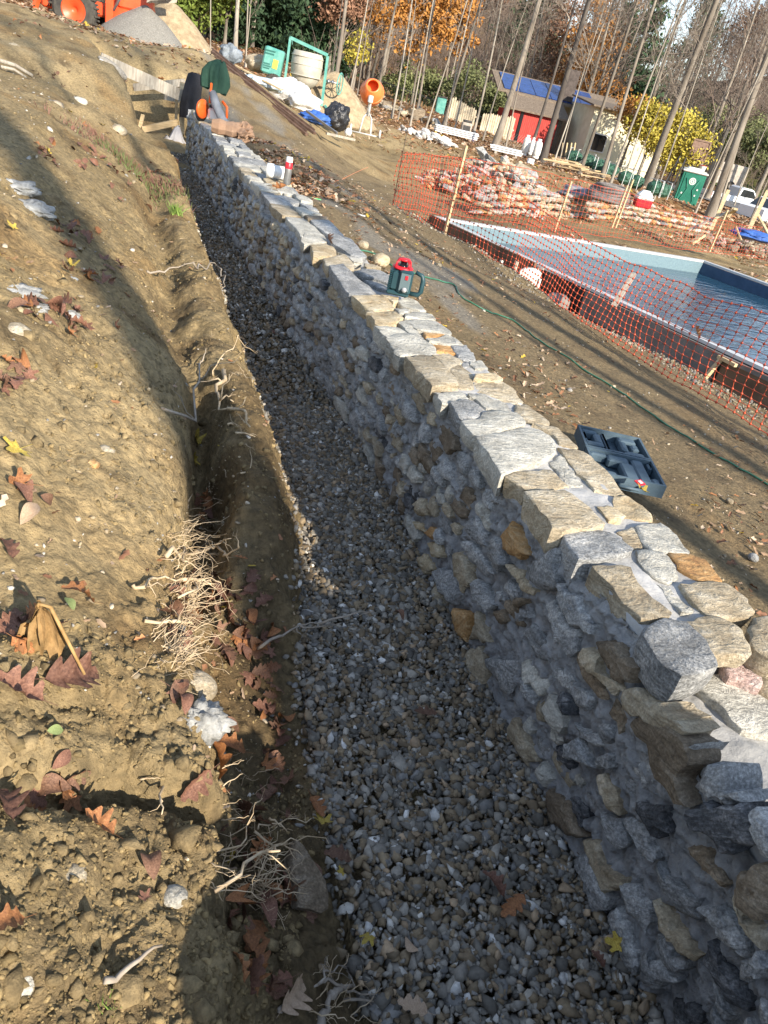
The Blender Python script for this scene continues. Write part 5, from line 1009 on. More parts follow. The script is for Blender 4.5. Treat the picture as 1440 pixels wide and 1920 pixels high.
def pile(label, px, py, s, w, dpt, h, n, sz, mats_, seed, name='stone_pile', cat='stone pile'):
    rs = np.random.RandomState(seed); c0 = at(px, py, s) if s else at(px, py); r = empty(name, tuple(c0), (0, 0, YAW), label, cat); R = np.array(Euler((0, 0, YAW)).to_matrix())
    for i in range(n):
        u, v = rs.uniform(-1, 1, 2)
        if u*u+v*v > 1: u *= .6; v *= .6
        hh = h*(1-(u*u+v*v))**.8*(.75+.35*math.sin(3*u+seed)); q = R@np.array([u*w/2, v*dpt/2, 0]); g0 = gz(c0[0]+q[0], c0[1]+q[1])-c0[2]
        k = sz*rs.lognormal(0, .35); rock_obj(r, (u*w/2, v*dpt/2, g0+max(0, hh)+rs.normal()*.02), (k*rs.uniform(.9, 1.5), k*rs.uniform(.8, 1.2), k*rs.uniform(.5, .9)), rs.choice(mats_), rs)
    return r
TM = ['stone_tan', 'stone_tan', 'stone_yellow', 'stone_pale', 'stone_orange', 'stone_grey', 'stone_pale']
pile('broad heap of tan and pinkish fieldstones behind the net left of the pool', 905, 372, None, 3.4, 3.2, .85, 280, .20, TM+['stone_pink'], 1)
pile('smaller whitish stone heap at the far left corner of the orange net', 835, 350, None, 1.6, 1.6, .3, 70, .16, ['stone_pale', 'stone_tan', 'stone_pink'], 2)
pile('row of bigger boulders crowning the back of the fieldstone heap', 945, 325, None, 2.6, .8, .35, 26, .42, ['stone_tan', 'stone_pale', 'stone_grey'], 3)
pile('loose rubble heap between the fieldstone heap and the dark coil', 1015, 372, None, 1.5, 1.5, .4, 60, .2, TM, 4)
pile('patch of whitish stones lying in front of the low wall', 975, 402, None, 1.2, .5, .1, 30, .15, ['stone_pale'], 5)
pile('brown earthy clods and stones at the right end beyond the pool', 1375, 468, None, 3.6, 1.6, .35, 130, .2, ['stone_brown', 'stone_tan', 'stone_brown', 'stone_pink'], 6)
pile('white broken stones strewn beside the stack of white boards', 800, 262, None, 2.6, .9, .25, 70, .22, ['stone_white' if 'stone_white' in MATS else 'stone_pale'], 7)
pile('rocks strewn along the slope below the black fence', 770, 222, None, 5, 2.0, .3, 45, .4, ['stone_tan', 'stone_grey', 'stone_brown'], 8)
lw_pts = [at(885, 405), at(960, 402), at(1040, 405), at(1110, 410), at(1180, 412), at(1250, 425), at(1325, 440)]
LWR = empty('low_stone_wall', tuple(lw_pts[2]), label='low curving dry-laid wall of tan and yellow stones behind the pool', cat='wall'); lp = np.array(lw_pts)
seg = np.linalg.norm(np.diff(lp[:, :2], axis=0), axis=1); cum = np.concatenate([[0], np.cumsum(seg)]); rs = np.random.RandomState(12)
hts = [0, .16, .31, .45]
for c_, h0 in enumerate(hts):
    t = rs.uniform(0, .2)
    while t < cum[-1]:
        L = rs.uniform(.18, .46); p = np.array([np.interp(t+L/2, cum, lp[:, k]) for k in range(3)]); q = np.array([np.interp(t+L/2+.1, cum, lp[:, k]) for k in range(3)]); a = math.atan2(q[1]-p[1], q[0]-p[0])
        if not (c_ == 3 and rs.rand() < .35): rock_obj(LWR, (p[0]-lw_pts[2][0], p[1]-lw_pts[2][1]+.03*c_, p[2]-lw_pts[2][2]+h0+.07+rs.normal()*.012), (L*1.15, .34, .21*rs.uniform(.85, 1.15)), rs.choice(TM), rs, (rs.normal()*.08, rs.normal()*.08, a+rs.normal()*.1))
        t += L
# ---- yard things near the wall
mat('laser_teal', (.014, .045, .055), (.022, .06, .07), 5, .45); mat('laser_red', (.55, .02, .03), rough=.4); mat('laser_grey', (.10, .14, .15), rough=.5); mat('black_gloss', (.01, .01, .012), rough=.12); mat('knob_grey', (.35, .35, .35), rough=.5)
lp0 = Z(757, 553, -.99); las = empty('rotary_laser_level', tuple(lp0), (0, 0, YAW-.12), 'dark teal rotary laser level with red cage top and side handle, standing on the coping', 'laser level')
b = MB(); b.box((-.035, 0, .012), (.125, .12, .024), bevel=.008); b.box((-.045, 0, .075), (.10, .11, .12), bevel=.02); b.box((-.005, -.045, .08), (.075, .05, .125), bevel=.01); b.build('body', 'laser_teal', las)
b = MB()
for i in range(11): b.box((-.088, -.01, .03+.0095*i), (.018, .085, .005), bevel=.002)
b.build('rubber_ribs', 'laser_teal', las)
b = MB(); b.tube([(.03, -.02, .02), (.075, -.02, .022), (.088, -.02, .04), (.088, -.02, .10), (.078, -.02, .125), (.04, -.02, .138)], [.013, .013, .013, .013, .012, .012], 8); b.build('handle', 'laser_teal', las, True)
b = MB(); b.box((-.005, -.0725, .082), (.055, .006, .095), bevel=.003); b.build('control_panel', 'laser_grey', las)
b = MB(); b.box((.0, -.077, .108), (.016, .005, .022), bevel=.002); b.build('button', 'laser_red', las)
b = MB(); b.lathe([(.0, 0), (.013, 0), (.013, .012), (.0, .014)], 16, Matrix.Translation((0, -.075, .045))@Matrix.Rotation(PI/2, 4, 'X'), False); b.build('knob', 'knob_grey', las, True)
b = MB(); b.lathe([(.052, .135), (.058, .142), (.053, .149)], 20, Matrix.Translation((-.035, 0, 0))); b.lathe([(.030, .178), (.034, .184), (.031, .19), (.0, .192)], 20, Matrix.Translation((-.035, 0, 0)))
for i in range(4): a = PI/4+i*PI/2; b.tube([(-.035+.055*math.cos(a), .055*math.sin(a), .143), (-.035+.048*math.cos(a), .048*math.sin(a), .170), (-.035+.031*math.cos(a), .031*math.sin(a), .185)], .0055, 6)
b.build('cage', 'laser_red', las, True)
b = MB(); b.lathe([(.026, .14), (.026, .158), (.018, .16), (.018, .178)], 16, Matrix.Translation((-.035, 0, 0))); b.build('rotor', 'black_gloss', las, True)
# case
mat('case_blue', (.045, .075, .10), (.08, .12, .15), 10, .55, .2, 60); mat('case_dark', (.008, .014, .02), rough=.6)
q = [Z(1083, 797, -1.36), Z(1200, 823, -1.36), Z(1224, 908, -1.36)]; ux = Vector(q[1]-q[0]); wl_ = ux.length; yw = math.atan2(ux.y, ux.x); dpth = Vector(q[2]-q[1]).length
cs = empty('tool_case', (q[0][0], q[0][1], -1.42), (0, 0, yw), 'open dark blue-grey plastic tool case lying on the ground behind the wall', 'tool case')
def tray(name, y0, y1, wells, z=0):
    r = empty(name, (0, 0, z)); r.parent = cs; t_ = .012; h = .065; b = MB(); w = wl_; d = y0-y1; cy = (y0+y1)/2
    b.box((w/2, y0-t_/2, h/2), (w, t_, h)); b.box((w/2, y1+t_/2, h/2), (w, t_, h)); b.box((t_/2, cy, h/2-.0005), (t_, d-2*t_, h)); b.box((w-t_/2, cy, h/2-.0005), (t_, d-2*t_, h)); b.box((w/2, cy, .006), (w-2*t_, d-2*t_, .008)); b.build('shell', 'case_blue', r)
    b = MB()
    # raised moulding with wells left between the blocks
    for x0, x1, a0_, a1_ in wells: b.box(((x0+x1)/2*w, y0-(a0_+a1_)/2*d, .034), ((x1-x0)*w, (a1_-a0_)*d, .046), bevel=.008)
    b.build('moulding', 'case_blue', r); return r
tray('lid', -.0, -dpth*.48, [(.04, .3, .06, .2), (.04, .1, .2, .6), (.22, .34, .2, .62), (.04, .34, .62, .75), (.36, .40, .1, .94), (.42, .62, .84, .94), (.62, .9, .08, .30), (.62, .72, .3, .7), (.78, .9, .36, .6), (.64, .94, .74, .94)])
tray('base', -dpth*.50, -dpth, [(.04, .3, .06, .18), (.3, .62, .06, .3), (.04, .34, .78, .94), (.46, .66, .3, .94), (.66, .84, .06, .94), (.9, .97, .06, .3), (.84, .96, .7, .94)], .0)
b = MB(); b.tube([(wl_*.35, -dpth-.0, .03), (wl_*.36, -dpth-.03, .03), (wl_*.62, -dpth-.03, .03), (wl_*.63, -dpth, .03)], .008, 6); b.build('handle', 'case_blue', cs, True)
lc = Z(1200, 905, -1.33); b = MB(); b.box((0, 0, 0), (.045, .035, .004)); tagp(b.build('red_tag', 'laser_red', None, False, tuple(lc), (.2, 0, .3)), 'small red and white tag on the corner of the open tool case', 'tag')
b = MB(); b.box((0, 0, .004), (.022, .02, .002)); t_ = b.build('tag_print', 'pool_rim', D.objects['red_tag'])
put_leaf('maple', 'leaf_yellow', Z(1207, 920, -1.31), .085, .4, 'yellow maple leaf on the corner of the open tool case', None, 1, .3)
# pvc offcut and spray can
mat('pvc', (.68, .68, .66), (.76, .76, .74), 5, .35); mat('can_grey', (.36, .36, .35), rough=.3, metal=.7); mat('can_red', (.55, .02, .03), rough=.35); mat('can_white', (.75, .74, .70), rough=.4)
pp = Z(519, 336, -.99); pv = empty('pvc_pipe', (pp[0], pp[1], pp[2]+.062), (0, 0, YAW+.1), 'short white plastic pipe offcut lying on the coping beside the spray can', 'pipe')
RX = Matrix.Rotation(PI/2, 4, 'Y'); b = MB(); b.lathe([(.050, -.1), (.050, .10), (.055, .10), (.055, -.03), (.062, -.035), (.062, -.10), (.050, -.1)], 28, RX, False); b.build('pipe_shell', 'pvc', pv, True)
pp = Z(537, 346, -.99); sp = empty('spray_can', tuple(pp), (0, 0, 0), 'silver spray can with red band and white cap standing on the coping', 'spray can')
b = MB(); b.lathe([(.0, 0), (.030, 0), (.0325, .004), (.0325, .165), (.0315, .168)], 24, None, False); b.build('can_body', 'can_grey', sp, True)
b = MB(); b.lathe([(.0332, .135), (.0332, .185), (.030, .188), (.0, .188)], 24, None, False); b.build('band', 'can_red', sp, True)
b = MB(); b.lathe([(.030, .188), (.029, .222), (.024, .23), (.0, .231)], 24, None, False); b.build('cap', 'can_white', sp, True)
# hose
mat('hose_green', (.025, .11, .065), (.06, .19, .12), 8, .4); hp = [(655, 468), (700, 478), (740, 502), (800, 522), (850, 536), (862, 556), (900, 580), (960, 603), (1010, 640), (1060, 672), (1150, 728), (1250, 798), (1350, 862), (1450, 918), (1560, 990)]
P = [at(a, b_) for a, b_ in hp]; P = [np.array([p[0], p[1], float(ground(np.array([p[0]]), np.array([p[1]]))[0])+.012]) for p in P]
sm_ = []
for i in range(len(P)-1):
    p0, p1, p2, p3 = P[max(0, i-1)], P[i], P[i+1], P[min(len(P)-1, i+2)]
    for k in range(8): t = k/8; q_ = .5*((2*p1)+(-p0+p2)*t+(2*p0-5*p1+4*p2-p3)*t*t+(-p0+3*p1-3*p2+p3)*t**3); q_[2] = float(ground(np.array([q_[0]]), np.array([q_[1]]))[0])+.010; sm_.append(tuple(q_))
b = MB(); b.tube(sm_, .0065, 7); tagp(b.build('garden_hose', 'hose_green', None, True), 'long green garden hose snaking across the yard behind the wall', 'hose')
mat('cord_orange', (.60, .22, .10), rough=.5); b = MB(); P = [at(a, b_, None, .01) for a, b_ in ((560, 345), (605, 347), (640, 338), (665, 325), (690, 314), (705, 312))]; b.tube(P, .005, 5); tagp(b.build('string_line', 'cord_orange', None, True), 'thin orange cord lying on the yard beyond the spray can', 'cord')
b = MB(); b.box((0, 0, 0), (.11, .03, .006)); mat('strap_green', (.15, .55, .20), rough=.5); tagp(b.build('green_strap', 'strap_green', None, False, tuple(at(592, 374, None, .01)), (0, 0, YAW)), 'small bright green strap lying beside the far coping', 'strap')
b = MB(); b.box((0, 0, 0), (.09, .035, .008)); tagp(b.build('white_scrap', 'pvc', None, False, tuple(at(677, 405, None, .01)), (0, 0, YAW-.2)), 'small white scrap lying on the bare yard', 'scrap')
for px, py, d, m, lb, sd in ((712, 492, .16, 'stone_yellow', 'rounded yellow boulder sitting against the coping left of the laser level', 1), (680, 462, .10, 'stone_tan', 'small yellow-brown stone by the start of the green hose', 2), (822, 500, .055, 'stone_yellow', 'lone yellowish stone on the yard beyond the laser level', 3), (1410, 1050, .05, 'stone_grey', 'grey stone on the shaded soil at the right edge', 4), (1366, 944, .04, 'stone_tan', 'flat pebble on the yard at the right', 5), (1080, 300, .3, 'stone_tan', 'rock among the wood scraps', 6)):
    lone('loose_stone', at(px, py, None, .015), (d*1.2, d, d*.75), m, lb, 'stone', sd+60, (0, 0, sd), .12, False, 18, 12)

# ---- the far end of the trench
Rb = empty('batter_boards', tuple(W(340, 250, 13.5)), label='weathered timber batter-board frame standing in the cut at the far end of the trench', cat='timber frame'); ro = Vector(Rb.location)
def bpart(name, a, b_, w, h, m, par=Rb, ro_=None):
    q = MB(); q.beam(Vector(W(*a))-(ro_ or ro), Vector(W(*b_))-(ro_ or ro), w, h); return q.build(name, m, par)
bpart('board', (188, 110, 12.2), (347, 182, 13.35), .04, .19, 'wood_grey'); bpart('board', (250, 164, 13.7), (347, 154, 13.95), .04, .12, 'wood_grey'); bpart('board', (308, 180, 13.75), (392, 196, 14.4), .04, .12, 'wood_grey')
bpart('post', (342, 156, 13.5), (340, 254, 13.5), .09, .09, 'wood_new'); bpart('post', (331, 184, 13.6), (329, 250, 13.6), .05, .05, 'wood_new'); bpart('stake', (222, 143, 12.35), (246, 231, 12.6), .05, .04, 'wood_grey'); bpart('brace', (266, 243, 13.1), (332, 229, 13.45), .04, .10, 'wood_new'); bpart('brace', (268, 215, 13.2), (262, 240, 13.2), .06, .03, 'wood_new')
mat('cloth_black', (.012, .012, .015), (.03, .03, .035), 4, .8, .6, 10, bdist=.03); mat('cloth_green', (.012, .045, .03), (.03, .075, .05), 4, .85, .6, 12, bdist=.02); mat('cloth_pale', (.44, .42, .42), (.58, .56, .54), 4, .85, .5, 10, bdist=.02); mat('cloth_grey', (.14, .15, .17), (.24, .25, .27), 6, .85, .5, 12, bdist=.02)
mat('kraft', (.26, .155, .095), (.38, .245, .16), 4, .85, .5, 14, bdist=.01)
def drape(name, P, prof, m, label, cat, seed, rot=(0, 0, 0), n=28, fold=.25, nf=7):
    "a hung cloth: radius profile (rx, ry, z) with vertical folds"
    rs = np.random.RandomState(seed); V = []; Fs = []; ph = rs.uniform(0, 6, 4)
    for i, (rx, ry, z) in enumerate(prof):
        for k in range(n):
            a = 2*PI*k/n; f = 1+fold*(i/len(prof))**.6*(math.sin(nf*a+ph[0]+.3*i)*.6+math.sin((nf+4)*a+ph[1])*.4); V.append((rx*f*math.cos(a)+.02*math.sin(i*1.3+ph[2]), ry*f*math.sin(a), z+.03*fold*math.sin(3*a+ph[3])))
    for i in range(len(prof)-1):
        for k in range(n): Fs.append((i*n+k, i*n+(k+1) % n, (i+1)*n+(k+1) % n, (i+1)*n+k))
    Fs.append(tuple(range(n))); b = MB(); b.add(V, Fs); o = b.build(name, m, None, True, tuple(P), rot); return tagp(o, label, cat)
drape('black_jacket', W(357, 228, 13.4), [(.04, .04, .78), (.11, .08, .76), (.14, .10, .6), (.15, .11, .4), (.16, .11, .25), (.17, .12, .05)], 'cloth_black', 'black jacket hanging from the timber post at the end of the trench', 'jacket', 1)
drape('grey_trousers', W(366, 245, 13.2), [(.06, .06, .3), (.10, .08, .26), (.12, .09, .12), (.11, .09, .0)], 'cloth_grey', 'crumpled dark grey garment hanging under the black jacket', 'garment', 6)
drape('geotextile_sheet', W(328, 284, 13.2), [(.02, .02, .42), (.05, .05, .38), (.12, .08, .22), (.20, .13, .10), (.26, .16, .02), (.28, .18, -.02)], 'cloth_pale', 'crumpled pale fabric sheet stuffed in the far end of the trench', 'fabric', 2, (0, .1, .4), fold=.4)
drape('geotextile_scrap', W(312, 280, 13.1), [(.02, .02, .22), (.07, .05, .15), (.12, .09, .04), (.13, .1, .0)], 'cloth_pale', 'smaller pale fabric bundle left of the crumpled sheet', 'fabric', 4, fold=.4)
sw0 = Z(396, 232, -1.0); saw = empty('cut_off_saw', tuple(sw0), (0, 0, YAW), 'orange and white cut-off saw resting on the far coping under a green jacket', 'power saw')
mat('saw_orange', (.75, .12, .02), rough=.4); mat('steel', (.35, .35, .36), rough=.35, metal=.8)
b = MB(); b.box((.03, .02, .12), (.16, .16, .16), bevel=.03); b.build('motor_housing', 'can_white', saw); b = MB(); b.box((.03, .02, .21), (.14, .14, .05), bevel=.02); b.build('cover', 'machine_dark' if 'machine_dark' in MATS else 'black_matte', saw)
b = MB(); b.lathe([(.02, -.02), (.11, -.02), (.12, 0), (.11, .02), (.02, .02)], 24, Matrix.Translation((-.12, -.06, .16))@Matrix.Rotation(1.1, 4, 'Z')@Matrix.Rotation(PI/2, 4, 'X')); b.build('blade_guard', 'saw_orange', saw, True)
b = MB(); b.lathe([(.0, -.004), (.13, -.004), (.13, .004), (.0, .004)], 28, Matrix.Translation((-.13, -.05, .13))@Matrix.Rotation(1.1, 4, 'Z')@Matrix.Rotation(PI/2, 4, 'X')); b.build('blade', 'tarp_dark' if 'tarp_dark' in MATS else 'black_matte', saw, True)
b = MB(); b.tube([(.12, 0, .30), (.19, 0, .24), (.20, 0, .12), (.12, 0, .05)], .018, 8); b.tube([(-.02, .1, .2), (-.02, .1, .46), (-.02, -.08, .48), (-.02, -.1, .25)], .014, 8); b.build('handle', 'saw_orange', saw, True)
drape('green_jacket', sw0+np.array([0, 0, .40]), [(.02, .02, .36), (.06, .05, .35), (.11, .07, .29), (.15, .08, .20), (.16, .07, .10), (.14, .06, .0)], 'cloth_green', 'dark green jacket draped over the orange saw at the wall end', 'jacket', 3, (0, .15, .2), 40, .5, 5)
b = MB(); b.tube([sw0+np.array(v) for v in ((-.02, -.05, .38), (.03, -.15, .25), (.12, -.25, .10), (.22, -.35, .03))], [.05, .06, .055, .04], 10); tagp(b.build('grey_sleeve', 'cloth_grey', None, True), 'grey rolled garment leg slung from the saw onto the coping', 'garment')
bp_ = Z(432, 256, -.99); b = MB(); b.lathe([(.075, -.17), (.10, -.08), (.082, .0), (.10, .08), (.06, .15)], 9, Matrix.Translation(Vector((bp_[0]-.06, bp_[1], bp_[2]+.08)))@Matrix.Rotation(YAW+.1, 4, 'Z')@RX, False); b.blob((bp_[0]+.14, bp_[1]+.05, bp_[2]+.08), (.26, .3, .2), 3, .35, 22, 14, 3.4); tagp(b.build('kraft_paper_sack', 'kraft', None, False), 'crumpled brown paper sack rolled up on the far coping', 'sack')
lone('weathered_plank_end', W(212, 128, 12.1), (.5, .22, .16), 'wood_grey', 'rounded weathered stump-like slab lying above the batter boards', 'slab', 8, (0, .5, YAW), .1)
tagp(MB().box((0, 0, 0), (.05, .03, .09)).build('white_tag', 'pvc', None, False, tuple(W(189, 117, 11.7)), (.3, .2, 0)), 'small white marker at the upper end of the top batter board', 'marker')
for i, (a, b_, w, m, lb) in enumerate((((-5, 112, 9.2), (60, 142, 9.6), .05, 'wood_grey', 'pale weathered pole half buried at the left of the far slope'), ((2, 125, 9.0), (48, 145, 9.3), .035, 'wood_grey', 'thinner weathered pole beside the half buried one'))):
    q = MB(); q.tube([W(*a), (W(*a)+W(*b_))/2+[0, 0, .03], W(*b_)], w/2, 7); tagp(q.build('weathered_pole', m, None, True), lb, 'pole')

# ================================================================== MACHINES AND STORES BEYOND THE MOUND
mat('orange_paint', (.62, .07, .02), (.72, .10, .03), 3, .4, .1, 30); mat('tyre', (.035, .033, .03), (.075, .068, .055), 8, .9, .4, 30); mat('machine_dark', (.03, .03, .032), (.07, .065, .06), 8, .6); mat('bucket_steel', (.28, .24, .20), (.45, .40, .34), 5, .6)
mat('gravel_heap', (.17, .16, .14), (.30, .285, .25), 30, .9, 1.0, 40, bdist=.04); mat('sand', (.27, .20, .12), (.44, .35, .22), 5, .95, 1.0, 22, bdist=.05, c3=(.52, .43, .29))
t0_ = W(150, 66, 21.5); tr = empty('tractor', tuple(t0_), (0, 0, YAW+.1), 'orange-red compact tractor with front loader and backhoe parked at the top of the slope', 'tractor')
def wheel(par, x, y, r, w, rim='orange_paint'):
    wh = empty('wheel', (x, y, r)); wh.parent = par; RY = Matrix.Rotation(PI/2, 4, 'X'); b = MB(); b.lathe([(r*.55, -w/2), (r*.86, -w/2), (r*.96, -w*.36), (r, -w*.1), (r, w*.1), (r*.96, w*.36), (r*.86, w/2), (r*.55, w/2)], 32, RY, False)
    for k in range(20):
        a = 2*PI*k/20
        for sgn in (-1, 1): b.box((r*1.0*math.cos(a+sgn*.08), sgn*w*.24, r*1.0*math.sin(a+sgn*.08)), (r*.10, w*.5, r*.07), (0, -a, sgn*.5))
    b.build('tyre', 'tyre', wh)
    b = MB(); b.lathe([(.0, w*.1), (r*.14, w*.08), (r*.18, w*.26), (r*.40, w*.3), (r*.50, w*.42), (r*.57, w*.46), (r*.57, -w*.44), (.0, -w*.3)], 28, RY, False); b.build('rim', rim, wh, True); return wh
wheel(tr, 0, -.55, .60, .38); wheel(tr, 0, .55, .60, .38); wheel(tr, 1.75, -.5, .36, .22); wheel(tr, 1.75, .5, .36, .22)
b = MB(); b.box((.9, 0, .75), (1.9, .5, .35), bevel=.05); b.box((1.55, 0, 1.12), (1.0, .55, .5), bevel=.08, taper=.9); b.build('hood', 'orange_paint', tr)
b = MB(); b.box((.1, 0, 1.05), (.7, 1.2, .12), bevel=.04); b.box((-.02, -.55, 1.20), (.8, .34, .08), bevel=.03); b.box((-.02, .55, 1.20), (.8, .34, .08), bevel=.03); b.build('fender', 'machine_dark', tr)
b = MB(); b.box((.0, 0, 1.35), (.45, .45, .12), bevel=.04); b.box((-.22, 0, 1.6), (.1, .45, .5), bevel=.04); b.build('seat', 'machine_dark', tr)
for s in (-1, 1): MB().box((.9, s*.42, .8), (.22, .14, .9), bevel=.02).build('loader_post', 'orange_paint', tr)
for s in (-1, 1):
    b = MB(); b.beam((.9, s*.45, 1.25), (1.5, s*.45, 1.85), .1, .16); b.beam((1.5, s*.45, 1.85), (2.0, s*.45, 1.45), .1, .16); b.build('loader_arm', 'orange_paint', tr); b = MB(); b.tube([(1.0, s*.45, .8), (1.45, s*.45, 1.6)], .04, 8); b.build('hydraulic_ram', 'steel', tr, True)
b = MB(); pr = [(1.95, 1.17), (2.00, 1.67), (2.20, 1.77), (2.60, 1.67), (2.63, 1.62), (2.25, 1.67), (2.09, 1.60), (2.03, 1.22)]; b.prism([(x, z) for x, z in pr], -.75, .75, Matrix(((1, 0, 0, 0), (0, 0, 1, 0), (0, 1, 0, 0), (0, 0, 0, 1))))
for s in (-1, 1): b.prism([(1.97, 1.22), (2.00, 1.67), (2.20, 1.77), (2.61, 1.66), (2.55, 1.37)], s*.75-.01, s*.75+.01, Matrix(((1, 0, 0, 0), (0, 0, 1, 0), (0, 1, 0, 0), (0, 0, 0, 1))))
b.build('bucket', 'bucket_steel', tr)
b = MB(); b.box((-.75, 0, .75), (.35, .9, .5), bevel=.05); b.box((-1.05, 0, .9), (.4, .35, .7), bevel=.04); b.beam((-1.1, 0, 1.0), (-1.7, 0, 2.0), .2, .25); b.beam((-1.7, 0, 2.0), (-2.2, 0, 1.0), .16, .2); b.build('backhoe', 'orange_paint', tr)
b = MB(); b.prism([(-2.4, .6), (-2.1, 1.05), (-1.9, 1.0), (-1.95, .6), (-2.2, .45)], -.25, .25, Matrix(((1, 0, 0, 0), (0, 0, 1, 0), (0, 1, 0, 0), (0, 0, 0, 1)))); b.build('backhoe_bucket', 'bucket_steel', tr)
for s in (-1, 1): b = MB(); b.beam((-.9, s*.45, .9), (-1.1, s*.9, .15), .1, .12); b.box((-1.1, s*.92, .1), (.3, .25, .06)); b.build('stabiliser', 'orange_paint', tr)
b = MB()
for i in range(5): b.tube([(-.7+.05*i, -.3, 1.0), (-.6, -.5-.03*i, .8), (-.75+.06*i, -.45, .55)], .018, 5)
b.build('hose', 'machine_dark', tr, True)
def heap(name, px, py, s, w, d, h, m, label, seed, n=46, amp=.12, cat='heap'):
    P = W(px, py, s); u = np.linspace(-1.25, 1.25, n); U, Vv = np.meshgrid(u, u); r = np.hypot(U, Vv)
    zz = h*np.clip(1-r, -.15, 1)**1*(1) if False else h*(np.maximum(0, 1-r**1.25))*(1+amp*fbm(U*2+seed, Vv*2, 0, 4, seed))+.015*h*fbm(U*14, Vv*14, 0, 3, seed+1)
    X = U*w/2; Y = Vv*d/2; R = Euler((0, 0, YAW)).to_matrix(); wx = P[0]+X*R[0][0]+Y*R[0][1]; wy = P[1]+X*R[1][0]+Y*R[1][1]; g0 = ground(wx, wy, False).reshape(wx.shape)
    Zz = np.where(zz > .005, g0+zz, g0-.3); i_ = np.arange(n-1)[:, None]*n; j_ = np.arange(n-1)[None, :]; Fq = np.stack([i_+j_, i_+j_+1, i_+n+j_+1, i_+n+j_], -1).reshape(-1, 4)
    o = link(name, npmesh(name, np.stack([wx.ravel()-P[0], wy.ravel()-P[1], Zz.ravel()-P[2]], 1), Fq, True), m); o.location = P; return tagp(o, label, cat)
heap('gravel_heap', 272, 78, 21.5, 2.6, 2.2, .85, 'gravel_heap', 'grey crushed stone heap in front of the tractor bucket', 3, cat='gravel heap')
heap('sand_heap', 318, 80, 23.5, 3.0, 2.4, 1.1, 'sand', 'tan sand heap just behind the grey crushed stone heap', 4, cat='sand heap')
heap('sand_heap', 622, 215, 25, 3.2, 2.6, 1.2, 'sand', 'yellow sand heap under the green plaster mixer', 5, cat='sand heap')
# steel channels and planks along the flank of the mound
mat('rust_steel', (.11, .065, .045), (.20, .13, .095), 10, .55, metal=.3)
for k, (a, b_, m, lb) in enumerate((((398, 97, 17.3), (578, 243, 16.2), 'rust_steel', 'long brown steel channel, upper of the three on the mound edge'), ((404, 108, 17.0), (590, 250, 16.0), 'rust_steel', 'long brown steel channel, middle of the three on the mound edge'), ((410, 118, 16.8), (575, 252, 15.8), 'rust_steel', 'long brown steel channel, lowest of the three on the mound edge'),
                         ((440, 122, 19.5), (527, 168, 18.8), 'wood_new', 'pale new plank lying on the mound edge above the plastic sheet'), ((612, 250, 17.5), (665, 262, 17.8), 'wood_grey', 'pale plank on the ground in front of the black bag'), ((575, 208, 18), (632, 250, 17), 'steel', 'long thin steel bar leaning across the blue tarp'))):
    q = MB(); A = Vector(W(*a)); B_ = Vector(W(*b_)); q.beam(A, B_, .09 if m != 'steel' else .04, .05 if m != 'wood_new' else .03)
    if m == 'rust_steel': q.beam(A+Vector((0, .05, .05)), B_+Vector((0, .05, .05)), .015, .06)
    tagp(q.build('steel_channel' if m == 'rust_steel' else ('plank' if 'wood' in m else 'steel_bar'), m), lb, 'channel' if m == 'rust_steel' else ('plank' if 'wood' in m else 'bar'))
mat('bag_white', (.62, .61, .58), (.76, .75, .72), 3, .7, .9, 7, bdist=.06); mat('tarp_blue', (.03, .09, .32), (.06, .16, .50), 3, .5, .9, 9, bdist=.04); mat('sheet_clear', (.35, .45, .52), (.55, .64, .68), 5, .25, .9, 9, bdist=.05); mat('tarp_grey', (.12, .14, .16), (.25, .28, .31), 4, .4, .9, 9, bdist=.05)
def baled(P, d, m, label, cat, seed):
    rs = np.random.RandomState(seed); r = empty('wrapped_bale', tuple(P), (0, 0, YAW+rs.normal()*.3), label, cat); b = MB(); u = np.linspace(-1, 1, 9); k = d[0]/2
    b.box((0, 0, k), (d[0], d[1], d[2]*1.1), bevel=.12); b.blob((.02, 0, k*1.1), (d[0]*1.08, d[1]*1.1, d[2]*1.1), seed, .22, 22, 14, 4); b.build('wrapped_stones', m, r, False)
    for a in (-.18, .18): q = MB(); q.tube([(a, -.3, 0), (a, -.34, .3), (a, -.3, .62), (a, .3, .62)], .012, 5); q.build('strap', 'white_board', r)
    return r
def lump(name, px, py, s, d, m, label, cat, seed, amp=.2, freq=2.2, lift=.4): 
    P = W(px, py, s); return lone(name, P+[0, 0, d[2]*lift], d, m, label, cat, seed, (0, 0, YAW), amp, False, 40, 26, freq) if m != 'bale_green' else baled(P, d, m, label, cat, seed)
lump('bulk_bag', 540, 188, 21.5, (1.3, .9, .62), 'bag_white', 'big slumped white bulk bag in front of the plaster mixer', 'bag', 1); lump('bulk_bag', 570, 208, 21, (.9, .8, .5), 'bag_white', 'second white bulk bag, lower on the right of the slumped one', 'bag', 2); lump('bulk_bag', 632, 186, 27, (.8, .6, .45), 'bag_white', 'white sack lying on the yellow sand heap', 'bag', 3)
lump('plastic_sheet', 488, 165, 19.3, (1.2, .6, .3), 'sheet_clear', 'bluish clear plastic sheet heaped on the mound edge', 'sheet', 4, .3); lump('grey_tarp', 430, 116, 19, (.5, .4, .45), 'tarp_grey', 'grey crumpled tarp at the foot of the pale trunk', 'tarp', 5, .3); lump('blue_tarp', 590, 230, 18.6, (.85, .6, .28), 'tarp_blue', 'bright blue tarp bundle beside the black bag', 'tarp', 6, .3)
